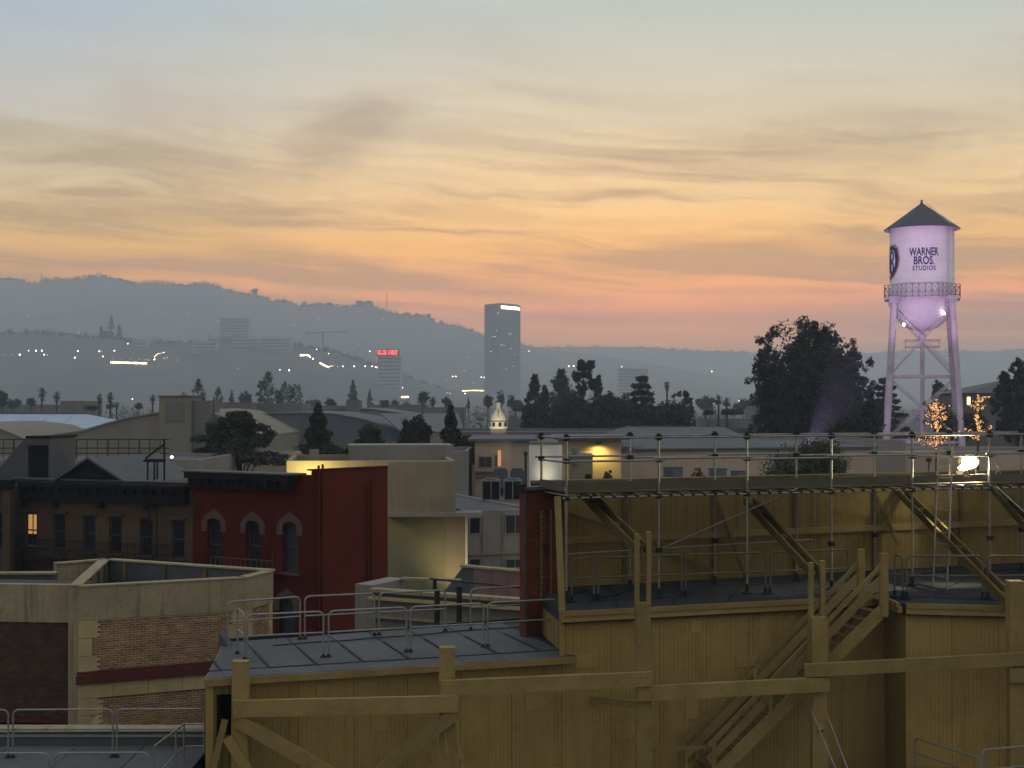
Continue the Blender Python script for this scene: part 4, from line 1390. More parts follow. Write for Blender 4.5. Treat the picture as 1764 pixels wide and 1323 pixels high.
MB().prism([RD.pt(-.15, 0, .62).xy, RD.pt(RD.w - .6, 0, .62).xy, RD.pt(RD.w - .6, 0, -.4).xy, RD.pt(-.15, 0, -.4).xy], ztr - .065, ztr).build('coping', slate, rh)
MB().prism([RD.pt(.02, 0, -.42).xy, RD.pt(RD.w - .3, 0, -.42).xy, RD.pt(RD.w - 1, 0, -5).xy, RD.pt(.02, 0, -6).xy], 0, ztr - .5).build('roof', roofing_dark, rh)
zs = RS.sz(600, 808)[1]
q = [RS.pt(0.003, 0, 0), RS.pt(RS.w, 0, 0), RS.pt(RS.w, 0, -.3), RS.pt(.3, 0, -.3)]
MB().extr(q, (0, 0, zs)).build('side_wall', redside, rh)
MB().prism([RS.pt(-.02, 0, .05).xy, RS.pt(.62, 0, .05).xy, RS.pt(.62, 0, .003).xy, RS.pt(-.02, 0, .003).xy], 0, zs - .02).build('corner_board', redpaint, rh)
MB().beam(RS.pt(0, zs + .03, -.12), RS.pt(RS.w, zs + .03, -.12), .34, .06).build('coping', redpaint, rh)
for px, yt in ((549, 802), (556, 800), (635, 835), (641, 822)):
    MB().tube(RS.hit(px, 1110, .09), RS.hit(px, yt, .09), .055, 7).build('drain_pipe', redside, rh)
rbal = thing('red_house_balcony', 'small balcony railing with thin bars below the red house windows', 'balcony', RD.pt(2, 6, .6))
zr_ = RD.sz(415, 985, .8)[1]
ta_, tb_ = RD.sz(362, 970, .8)[0], RD.sz(469, 970, .8)[0]
MB().prism([RD.pt(ta_, 0, .85).xy, RD.pt(tb_, 0, .85).xy, RD.pt(tb_, 0, .02).xy, RD.pt(ta_, 0, .02).xy], zr_ - .06, zr_).build('platform', redpaint, rbal)
MB().beam(RD.pt(ta_, zr_ + .56, .8), RD.pt(tb_, zr_ + .56, .8), .05, .05).build('rail', hood, rbal)
for i in range(13):
    s = ta_ + (tb_ - ta_) * i / 12
    MB().beam(RD.pt(s, zr_, .8), RD.pt(s, zr_ + (.85 if i == 12 else .54), .8), .035, .035, up=(0, 1, 0)).build('bar', hood, rbal)

# =================================================================== BEIGE BLOCKS BEHIND
bg, BG, zbg = block('beige_building', 'plain beige stucco building behind the red house, its top left corner lit yellow', 494, 75.0, 783, 76.0, 794, 9, beige, roofing_dark, parapet=.35, z0=0)
zo = BG.sz(720, 881)[1]
LB_ = Fr(BG.pt(BG.sz(668, 900)[0], 0, .02).xy, BG.pt(BG.w + .02, 0, .02).xy)
# the upper storey juts out over a recessed green wall
MB().extr([BG.pt(BG.sz(667, 880)[0], zo, .9), BG.pt(BG.w, zo, .9), BG.pt(BG.w, zo, .003), BG.pt(BG.sz(667, 880)[0], zo, .003)], (0, 0, zbg - .02 - zo)).build('upper_storey', beige, bg)
sb_ = BG.sz(771, 850, .9)[0]
MB().beam(BG.pt(sb_, zo, .93), BG.pt(sb_, zbg - .1, .93), .05, .06, up=(0, 1, 0)).build('corner_trim', greyst, bg)
MB().extr([BG.pt(BG.sz(664, 880)[0], zo - .2, 1.1), BG.pt(BG.w + 1.4, zo - .2, 1.1), BG.pt(BG.w + 1.4, zo - .2, -.5), BG.pt(BG.sz(664, 880)[0], zo - .2, -.5)], (0, 0, .198)).build('ledge', greyst, bg)
s0, s1 = BG.sz(669, 950, .2)[0], BG.sz(768, 950, .2)[0]
MB().extr([BG.pt(s0, 0, .2), BG.pt(s1, 0, .2), BG.pt(s1, 0, .003), BG.pt(s0, 0, .003)], (0, 0, zo - .21)).build('recessed_wall', greenst, bg)
MB().extr([BG.pt(s1 + .003, 0, .21), BG.pt(BG.sz(802, 950, .2)[0], 0, .21), BG.pt(BG.sz(802, 950, .2)[0], 0, -1), BG.pt(s1 + .003, 0, -1)], (0, 0, zo - .21)).build('end_wall', beige, bg)
cs_ = BG.sz(803.5, 950, .2)[0]
MB().beam(BG.pt(cs_, 0, .2), BG.pt(cs_, zo - .21, .2), .12, .12, up=(0, 1, 0)).build('corner_post', plaster, bg)
MB().extr([BG.pt(BG.sz(600, 777)[0], zbg - .34, -5), BG.pt(BG.w + .3, zbg - .34, -5), BG.pt(BG.w + .3, zbg - .34, -8.5), BG.pt(BG.sz(600, 777)[0], zbg - .34, -8.5)], (0, 0, 1.0)).build('penthouse', greyst, bg)
hx = P(541, 786, 79)
MB().box((hx.x, 79, zbg - .02), (.45, .6, .95)).build('vent', greyst, bg)
wl = lamp('POINT', P(528, 830, 72.2), 460, (1, .82, .30), None, .15)
wl.parent = bg
wl.location = P(535, 822, 73.7) - ORG[bg]
wl2 = lamp('SPOT', P(778, 1018, 73.9), 170, (1, .80, .42), P(792, 950, 75.6), .15, 130, .9)
wl2.location = wl2.location - ORG[bg]
wl2.parent = bg

nb2, NBF, zn2 = block('panelled_building', 'low grey panelled building with dark paired windows and cooling units on its roof', 805, 80.0, 925, 81.5, 880, 15, greyst, roofing, parapet=.12)
for x0, y0, x1, y1 in ((807, 890, 828, 921), (869, 885, 905, 921), (807, 961, 828, 980), (869, 961, 905, 980)):
    facewin(nb2, NBF, x0, y0, x1, y1, glassg if x0 > 850 else glassd, m=greyst, mull=1 if x0 > 850 else 0)
for px in (831, 866, 907):
    s_ = NBF.sz(px, 900)[0]
    MB().beam(NBF.pt(s_, 0, .05), NBF.pt(s_, zn2 - .15, .05), .10, .09, up=(0, 1, 0)).build('pilaster', beige, nb2)
s_ = NBF.sz(805, 955)
MB().beam(NBF.pt(0, NBF.sz(840, 954)[1], .05), NBF.pt(NBF.w, NBF.sz(840, 954)[1], .05), .12, .10).build('string_course', beige, nb2)


def ac_unit(px0, px1, y0, y1, Y, label, zb):
    t = thing('cooling_unit', label, 'air conditioner', ((PX(px0, Y) + PX(px1, Y)) / 2, Y, zb), 'cooling units on the panelled building')
    x0, x1 = PX(px0, Y), PX(px1, Y)
    zt, = (P(px0, y0, Y).z,)
    MB().box(((x0 + x1) / 2, Y + .5, (zb + zt) / 2), (x1 - x0, 1.0, zt - zb)).build('casing', acmetal, t)
    fr = Fr((x0, Y), (x1, Y))
    w_ = x1 - x0
    for k in (0, 1):
        a, b = w_ * (.06 + .47 * k), w_ * (.47 + .47 * k)
        MB().quad(fr.pt(a, zb + .12, .004), fr.pt(b, zb + .12, .004), fr.pt(b, zt - .1, .004), fr.pt(a, zt - .1, .004)).build('grille', black, t, fix=False)
    mb = MB()
    for k in (0, .5, 1):
        mb.beam(fr.pt(w_ * (.03 + .94 * k), zb, .03), fr.pt(w_ * (.03 + .94 * k), zt + .02, .03), .06, .05, up=(0, 1, 0))
    for z in (zb + .08, zt - .05):
        mb.beam(fr.pt(0, z, .034), fr.pt(w_, z, .034), .05, .08)
    mb.build('frame', steel_grey, t)
    MB().lathe(((x0 + x1) / 2, Y + .5, zt), [(.42, .002), (.42, .12), (.36, .12), (.36, .02), (.0, .02)], 14).build('fan_ring', acmetal, t)
    return t


zb = zn2 - .1
ac_unit(830, 862, 827, 855, 89, 'left of two twin-grille cooling units on the grey panelled building', zb)
ac_unit(867.5, 899, 827, 855, 89, 'right of two twin-grille cooling units on the grey panelled building', zb)
for i, (px0, px1) in enumerate(((849, 875), (879, 903))):
    t = thing('roof_vent', ['hooded blue-grey vent above the left cooling unit', 'hooded blue-grey vent above the right cooling unit'][i], 'vent', (PX((px0 + px1) / 2, 94), 94, zb), 'hooded vents on the panelled building')
    x0, x1 = PX(px0, 94), PX(px1, 94)
    z0, z1 = zb, P(px0, 806, 94).z
    MB().extr([(x0, 93.5, z0), (x1, 93.5, z0), (x1, 93.5, z1 - .25), (x1 - .15, 93.5, z1), (x0 + .15, 93.5, z1), (x0, 93.5, z1 - .25)], (0, 1.2, 0)).build('hood', slate, t)
    MB().box(((x0 + x1) / 2, 93.48, z0 + .35), (x1 - x0 - .2, .03, .4)).build('louvre', black, t)
t = thing('roof_mast', 'thin dark pipe standing at the left end of the scaffold', 'pipe', P(905.5, 845, 36.4))
MB().tube(P(905.5, 1076, 36.3), P(905.5, 782, 36.3), .035, 7).ball(P(905.5, 781, 36.3), .06).build('pipe', sash, t)
MB().box(P(897, 839, 36.35), (.22, .22, .16)).build('bracket', coupler_m, t)

# low set walls in the gap in front
t = thing('low_set_wall', 'long pale plaster ledge wall behind the guardrails', 'wall', (-3, 50, 0))
fr = Fr((PX(612, 50), 50), (PX(905, 47), 47))
z = fr.sz(612, 1006)[1]
MB().prism([fr.pt(0, 0, 0).xy, fr.pt(.75, 0, 0).xy, fr.pt(.75, 0, -2.2).xy, fr.pt(0, 0, -2.2).xy], 0, z).build('end_pier', greyst, t)
for k, (zz, th, o, m) in enumerate(((z - .15, .12, .14, concrete), (z - .40, .10, .22, stone), (z - 1.05, .08, .10, concrete), (z - 1.6, .08, .18, stone))):
    MB().beam(fr.pt(.76, zz, o - .1), fr.pt(fr.w, zz, o - .1), .45, th).build('ledge', m, t)
MB().prism([fr.pt(.76, 0, -.1).xy, fr.pt(fr.w, 0, -.1).xy, fr.pt(fr.w, 0, -.4).xy, fr.pt(.76, 0, -.4).xy], 0, z - .22).build('wall', greyst, t)
MB().beam(fr.pt(.75, z + .03, -1.9), fr.pt(2.9, z + .03, -2.4), .3, .07).build('coping', concrete, t)
t = thing('pink_set_wall', 'dull pink panelled wall with a sloping grey end', 'wall', (-2, 56, 0))
fr = Fr((PX(792, 58), 58), (PX(910, 56), 56))
z = fr.sz(850, 978)[1]
MB().extr([fr.pt(-1.2, 0, 0), fr.pt(fr.w, 0, 0), fr.pt(fr.w, z - .08, 0), fr.pt(.15, z - .08, 0), fr.pt(-1.2, z - 1.6, 0)], -fr.n * .3).build('wall', slate, t)
for i in range(3):
    a, b = .75 + i * (fr.w - .75) / 3, .75 + (i + 1) * (fr.w - .75) / 3 - .02
    MB().extr([fr.pt(a, 0, .004), fr.pt(b, 0, .004), fr.pt(b, z - .1, .004), fr.pt(a, z - .1, .004)], fr.n * .05).build('panel', mat('dull_pink_%d' % i, (.20 + .03 * i, .14, .12), (.16 + .02 * i, .11, .095), 1, .9), t)
MB().beam(fr.pt(.1, z - .04, -.1), fr.pt(fr.w, z - .04, -.1), .42, .08).build('coping', concrete, t)
t = thing('pipe_stand', 'black double-post pipe stand behind the guardrails', 'stand', P(830, 1080, 43))
for px, y0 in ((753, 1015), (791, 1010)):
    MB().tube((PX(px, 43), 43, 0), P(px, y0, 43), .085, 8).build('post', coupler_m, t)
MB().beam(P(740, 997, 43), P(905, 1013, 43), .05, .06).build('arm', sash, t)
MB().tube(P(749, 1018, 43), P(749, 998, 43), .06, 8).build('collar', coupler_m, t)

# =================================================================== PALE BLOCKS UNDER THE TREES
hb, HB, _ = block('window_block', 'grey stucco block with a broad bay window and an orange lit strip', 818, 103, 914, 103, 760, 12, pinkst, bluegrey, parapet=.0, over=.5)
facewin(hb, HB, 824, 786, 848, 806, glassg, m=beige, mull=1)
facewin(hb, HB, 852, 783, 857, 805, glassd, m=beige)
MB().beam(HB.hit(818, 812, .2), HB.hit(852, 812, .2), .5, .12).build('ledge', beige, hb)
MB().beam(HB.hit(818, 820, .1), HB.hit(850, 820, .1), .3, .10).build('ledge', beige, hb)
a, b = HB.hit(857.5, 803, .05), HB.hit(863, 776, .05)
MB().quad(a, Vector((b.x, b.y, a.z)), b, Vector((a.x, a.y, b.z))).build('lit_strip', glow('strip_orange', (1, .45, .20), .62), hb, fix=False)
cyl = thing('round_stair_tower', 'white rounded stair tower lit from its foot', 'building', (PX(940, 97), 98.5, 0))
zc1 = P(940, 763, 97).z
MB().lathe((PX(940, 98.5), 98.6, 0), [(1.14, 0), (1.14, zc1 - .12), (0, zc1 - .12)], 36).build('wall', plaster, cyl)
MB().lathe((PX(940, 98.5), 98.6, 0), [(1.17, zc1 - .119), (1.17, zc1), (0, zc1)], 36).build('roof', bluegrey, cyl)
l_ = lamp('SPOT', P(937, 836, 95.2), 300, (1, .93, .62), P(938, 790, 97.6), .1, 80, .8)
l_.location -= ORG[cyl]
l_.parent = cyl
yw, YW, _ = block('lamplit_wall', 'ochre wall glowing under a yellow lamp behind the scaffold rails', 968, 106, 1070, 106, 757, 10, mat('ochre_wall', (.40, .33, .20), (.36, .29, .17), .5, .9), bluegrey, parapet=0, over=.6)
l_ = lamp('SPOT', YW.hit(1031, 766, .75), 420, (1, .70, .18), YW.hit(1031, 812, .25), .12, 150, .9)
l_.location -= ORG[yw]
l_.parent = yw
MB().box(YW.hit(1031, 763, .4), (.4, .6, .12)).build('lamp_housing', sash, yw)
mb = MB()
gh, GH, _ = block('service_hut', 'small grey service hut with railings and a dark door before the ochre wall', 983, 101, 1021, 101, 788, 3, beige, acmetal, parapet=0, over=.05)
MB().extr([GH.hit(1008, 832, .01), GH.hit(1019, 832, .01), GH.hit(1019, 817, .01), GH.hit(1008, 817, .01)], GH.n * .04).build('door', black, gh)
MB().extr([GH.hit(985, 800, .01), GH.hit(996, 800, .01), GH.hit(996, 771, .01), GH.hit(985, 771, .01)], GH.n * .3).build('duct', acmetal, gh)
mb = MB()
for y in (775, 781, 787):
    mb.tube(GH.hit(998, y, .1), GH.hit(1021, y, .1), .018, 5)
for x in range(998, 1023, 4):
    mb.tube(GH.hit(x, 789, .1), GH.hit(x, 774, .1), .015, 5)
mb.build('railing', steel_grey, gh)

LBt, LF, zl_ = block('long_pink_building', 'long low dusty pink building with a sloping blue-grey roof behind the scaffold', 1060, 112, 1505, 118, 777, 18, pinkst, bluegrey, parapet=0, over=.25)
zr0 = zl_
r0, r1 = LF.sz(1090, 776)[0], LF.sz(1325, 776)[0]
zr1 = LF.hit(1200, 753).z + .5
MB().extr([LF.pt(r0, zr0 + .02, .3), LF.pt(r1, zr0 + .02, .3), LF.pt(r1, zr1, -9), LF.pt(r0 + 2.2, zr1, -9)], (0, 0, .12)).build('sloping_roof', slate, LBt)
MB().extr([LF.pt(.2, zr0 + .2, -.5), LF.pt(r0 + 1.0, zr0 + .2, -.5), LF.pt(r0 + 2.2, zr1, -9), LF.pt(.6, zr0 + .5, -9)], (0, 0, .1)).build('hip_roof', slate, LBt)
for i, (x0, x1, y0, y1) in enumerate(((1145, 1176, 806, 832), (1224, 1252, 808, 832), (1262, 1284, 812, 832))):
    Y = 108
    t = thing('roof_crate', ['dark plant box with a pale side panel before the pink wall', 'dark plant box with a flared top before the pink wall', 'small dark plant box right of the flared one'][i], 'plant box', (PX(x0, Y), Y, 0), 'plant boxes before the pink wall')
    mx, z1 = (PX(x0, Y) + PX(x1, Y)) / 2, P(x0, y0, Y).z
    wd = PX(x1, Y) - PX(x0, Y)
    MB().box((mx, Y + .5, z1 / 2), (wd, 1, z1)).build('box', acmetal, t)
    MB().box((mx - wd * .25, Y - .015, z1 - .45), (wd * .4, .03, .7)).build('side_panel', slate, t)
    MB().box((mx, Y + .5, z1 + .03), (wd + (.25 if i == 1 else .06), 1.1, .06)).build('lid', slate, t)
blk = [
    ('flat_roof_building', 'long flat grey roof line below the dark tree clump', 770, 165, 1092, 165, 744, 22, dimwall, bluegrey, .4),
    ('flat_roof_building', 'second flat grey roof, nearer and just above the scaffold rail', 862, 130, 1120, 132, 757, 14, pinkst, bluegrey, .3),
    ('flat_roof_building', 'low dim block right of the dark tree clump', 1092, 180, 1215, 180, 737, 14, dimwall, bluegrey, .3),
    ('flat_roof_building', 'low dim shed below the pair of palms', 1218, 190, 1308, 190, 738, 12, dimwall, roofing_dark, .2),
    ('flat_roof_building', 'wide dim roof behind the bush and the scaffold rails', 1290, 140, 1560, 142, 760, 16, greyst, bluegrey, .3),
    ('flat_roof_building', 'dim building at the right edge below the lit garland tree', 1560, 150, 2300, 150, 776, 14, pinkst, bluegrey, .3),
    ('flat_roof_building', 'pale low wall beneath the spreading cedar', 338, 118, 505, 118, 782, 8, mat('sand_wall', (.40, .32, .22), (.36, .28, .19), .5, .9), bluegrey, .2),
    ('flat_roof_building', 'long low beige block beyond the brownstone roofs', -420, 95, 345, 95, 792, 12, greyst, slate, .25),
    ('flat_roof_building', 'grey block between the cedar and the conical tree', 505, 130, 690, 130, 766, 10, dimwall, slate, .3),
    ('flat_roof_building', 'grey block behind the pair of bushy trees', 640, 100, 806, 100, 777, 10, greyst, slate, .3),
]
for n_, l_, *ar in blk:
    block(n_, l_, *ar[:9 - 0])
# railing on the long low beige block
zrl = Fr((PX(-40, 95), 95), (PX(345, 95), 95)).hit(100, 792).z
t = thing('roof_railing', 'dark roof railing running along behind the brownstone roofs', 'railing', (PX(150, 96), 96, zrl))
for y in (757, 772, 781):
    MB().beam(P(-410, y, 96), P(292, y, 96), .06, .08).build('rail', sash, t)
for i, x in enumerate(range(-408, 292, 18)):
    MB().beam((PX(x, 96), 96, zrl - .2), P(x, 756, 96), .05 if i % 3 else .11, .05, up=(0, 1, 0)).build('post', sash, t)
for i, (px, py, Y) in enumerate(((100.5, 785, 93), (107, 785, 93), (296, 787, 92))):
    t = thing('wall_lamp', ['left of two small white lamps below the roof railing', 'right of two small white lamps below the roof railing', 'single bright white lamp left of the cedar'][i], 'lamp', P(px, py, Y))
    MB().box(P(px, py - 2.6, Y), (.2, .2, .08)).build('cap', sash, t)
    MB().ball(P(px, py, Y), .08 if i < 2 else .10, 8, 5).build('bulb', lamp_white, t)
    MB().tube((P(px, py, Y).x, Y + .05, 0), P(px, py - 2, Y) + Vector((0, .05, 0)), .03, 5).build('pole', sash, t)

# =================================================================== SOUND STAGES
def arch_stage(name, label, Y, depth, prof, wm, rm, skew=0.0):
    """gable-ended hall: prof is the outline of its end wall in photo pixels, left to right"""
    pts = [P(x, y, Y + skew * (x - prof[0][0])) for x, y in prof]
    t = thing(name, label, 'building', (pts[len(pts) // 2].x, Y, 0), 'sound stages')
    poly = [Vector((pts[0].x, pts[0].y, 0))] + pts + [Vector((pts[-1].x, pts[-1].y, 0))]
    MB().extr(poly[::-1], (0, .5, 0)).build('end_wall', wm, t)
    mb = MB()
    up = Vector((0, 0, .12))
    fw = Vector((0, -.35, 0))
    for a, b in zip(pts[:-1], pts[1:]):
        mb.extr([a + up + fw, b + up + fw, b - up + fw, a - up + fw], (0, depth, 0))
    mb.build('roof', rm, t)
    for e in (pts[0], pts[-1]):
        MB().box((e.x, e.y + depth / 2, (e.z - .2) / 2), (.4, depth - .8, e.z - .2)).build('side_wall', wm, t)
    return t


st = arch_stage('sound_stage', 'big beige sound stage with a bowed roof and a square boxy head on its ridge', 235, 46,
                [(40, 760), (90, 750), (145, 742), (185, 729), (225, 719), (272, 711), (315, 707), (360, 710), (395, 722), (430, 740), (455, 752)], khaki, khaki)
fr = Fr((PX(274, 233.5), 233.5), (PX(330, 233.5), 233.5))
a, b = P(274, 712, 233.5), P(329, 683.5, 233.5)
MB().box(((a.x + b.x) / 2, 237, b.z / 2), (b.x - a.x, 7, b.z)).build('ridge_box', khaki, st)
MB().box(((a.x + b.x) / 2, 237, b.z + .1), (b.x - a.x + .5, 7.5, .2)).build('ridge_cap', slate, st)
MB().extr([fr.hit(285, 727, .02), fr.hit(317, 727, .02), fr.hit(317, 694, .02), fr.hit(285, 694, .02)], fr.n * .08).build('louvre', dimwall, st)
c, d = P(331, 690, 234), P(362, 720, 234)
MB().box(((c.x + d.x) / 2, 238, c.z / 2), (d.x - c.x, 7, c.z)).build('ridge_box', dimwall, st)
st = arch_stage('sound_stage', 'brown bowed-roof stage cut off by the left edge of the picture', 240, 40, [(-190, 745), (-120, 732), (-60, 732), (0, 739), (22, 747), (42, 756)], khaki, khaki)
ws = thing('white_roof_stage', 'sound stage with a broad pale blue-white sloping roof at the left', 'building', (PX(80, 300), 300, 0), 'sound stages')
q = [P(-220, 748, 282), P(96, 750, 282), P(205, 724, 312), P(150, 713.5, 320), P(-220, 713.5, 320)]
MB().extr(q, (0, 0, -.25)).build('roof', whiteroof, ws)
mb = MB()
for i in range(9):
    f = (i + .5) / 9
    a = q[0].lerp(q[1], f); b = q[4].lerp(q[3], f)
    mb.beam(a + Vector((0, 0, .04)), b + Vector((0, 0, .04)), .10, .08)
tag(mb.build('roof_rib', whiteroof, ws), kind='stuff')
MB().prism([q[0].xy, q[1].xy, (q[1].x, 283), (q[0].x, 283)], 0, q[0].z - .3).build('wall', khaki, ws)
MB().beam(q[4] + Vector((0, .3, .15)), q[3] + Vector((0, .3, .15)), .5, .5).build('ridge', slate, ws)
MB().prism([(q[4].x, 321), (q[3].x, 321), (q[3].x, 322), (q[4].x, 322)], 0, q[3].z - .3).build('wall', khaki, ws)
arch_stage('sound_stage', 'dark blue-grey sound stage right of the boxy-headed one', 275, 40,
           [(395, 738), (420, 722), (455, 713), (520, 711), (575, 713), (625, 722), (668, 736), (700, 746)], bluegrey, bluegrey)
st = arch_stage('sound_stage', 'far sound stage with a square head, behind the dark blue-grey one', 330, 40,
                [(520, 716), (545, 709), (590, 704), (640, 705), (690, 712), (740, 722)], khaki, bluegrey)
a, b = P(596, 710, 328), P(619, 690, 328)
MB().box(((a.x + b.x) / 2, 331, b.z / 2), (b.x - a.x, 6, b.z)).build('ridge_box', dimwall, st)
ws = thing('pale_roof_shed', 'shed with a pale sloping roof left of the small lit cupola', 'building', (PX(715, 260), 265, 0))
q = [P(690, 742, 250), P(800, 745, 250), P(790, 712, 285), P(655, 712, 285)]
MB().extr(q, (0, 0, -.25)).build('roof', slate, ws)
MB().prism([q[0].xy, q[1].xy, (q[1].x, 251), (q[0].x, 251)], 0, q[0].z - .3).build('wall', khaki, ws)
far_blocks = [
    (-60, 101, 697, 430, 'long low khaki block under the far palms at the left'), (104, 148, 690.5, 400, 'dull pinkish block right of the far left palms'),
    (362, 436, 693, 340, 'low block right of the boxy stage head'), (436, 520, 695, 345, 'low block under the far tall tree'), (520, 598, 699, 380, 'low far block behind the conical tree'),
    (640, 735, 697, 420, 'low block below the small lit canopy'), (735, 800, 702, 400, 'low far block left of the cupola'), (875, 960, 722, 300, 'dim block between the cupola and the tree clump'),
    (1205, 1300, 722, 330, 'pale strip of a building behind the pair of palms'), (1300, 1420, 700, 420, 'far block hidden behind the great dark tree'), (1500, 1560, 716, 300, 'dim block behind the left leg of the water tower')]
for x0, x1, y, Y, l in far_blocks:
    block('distant_building', l, x0, Y, x1, Y, y, 16, dimwall, bluegrey, .4, group='low buildings beyond the stages')

# cupola
cu = thing('cupola', 'small floodlit cream cupola with a bell-shaped dome and lantern', 'cupola', (PX(858.5, 150), 150, 0))
cz = lambda y: P(858, y, 150).z
c = (PX(858.5, 150), 150, 0)
MB().box((c[0], 150, cz(738) / 2), (1.65, 1.65, cz(738))).build('drum', dimwall, cu)
MB().lathe(c, [(.98, cz(738)), (.98, cz(735.5)), (.88, cz(735.4)), (.86, cz(726)), (.74, cz(719)), (.58, cz(713)), (.38, cz(708)), (.24, cz(705.5)), (.22, cz(696)), (.26, cz(695)), (.24, cz(694)), (0, cz(692.6))], 20).build('dome', plaster, cu)
mb = MB()
for i in range(8):
    an = 2 * math.pi * (i + .25) / 8
    mb.box((c[0] + .88 * math.cos(an), 150 + .88 * math.sin(an), cz(731)), (.05, .3, .40), an)
mb.build('dome_window', glassd, cu)
MB().lathe(c, [(.90, cz(726.2)), (.93, cz(725.9)), (.93, cz(725)), (.87, cz(724.6))], 20).build('moulding', hood, cu)
MB().beam((c[0] - .01, 150 - .72, cz(719)), (c[0] - .01, 150 - .24, cz(704)), .06, .1, up=(0, 1, 0)).build('lightning_strip', hood, cu)
for dxx in (-1.3, 1.3):
    l_ = lamp('SPOT', Vector((c[0] + dxx, 146.8, cz(744))), 230, (1, .90, .48), Vector((c[0], 150, cz(716))), .1, 70, .7)
    l_.location -= ORG[cu]
    l_.parent = cu

# =================================================================== TREES
NPR = np.random.default_rng(11)
NEAR = 'dark trees on the studio lot'
MID = 'dark trees in the middle distance'
BIG = 'great dark trees left of the water tower'
FAR = 'hazy trees beyond the studio lot'


def leafcloud(C, rad, per, size, flat=1.0):
    """C: clump centres (n,3); rad: clump radii; per: leaves in each; leaf-sized random triangles"""
    C = np.asarray(C, float)
    n = len(C)
    rad = np.broadcast_to(np.asarray(rad, float), (n,))
    d = NPR.normal(size=(n, per, 3))
    d /= np.linalg.norm(d, axis=2, keepdims=True)
    d *= NPR.random((n, per, 1)) ** .45
    d[..., 2] *= flat
    c = C[:, None, :] + d * rad[:, None, None]
    c = c.reshape(-1, 1, 3)
    a = NPR.normal(size=(len(c), 3, 3))
    a /= np.linalg.norm(a, axis=2, keepdims=True)
    s = size * (.6 + .8 * NPR.random((len(c), 1, 1)))
    return c + a * s


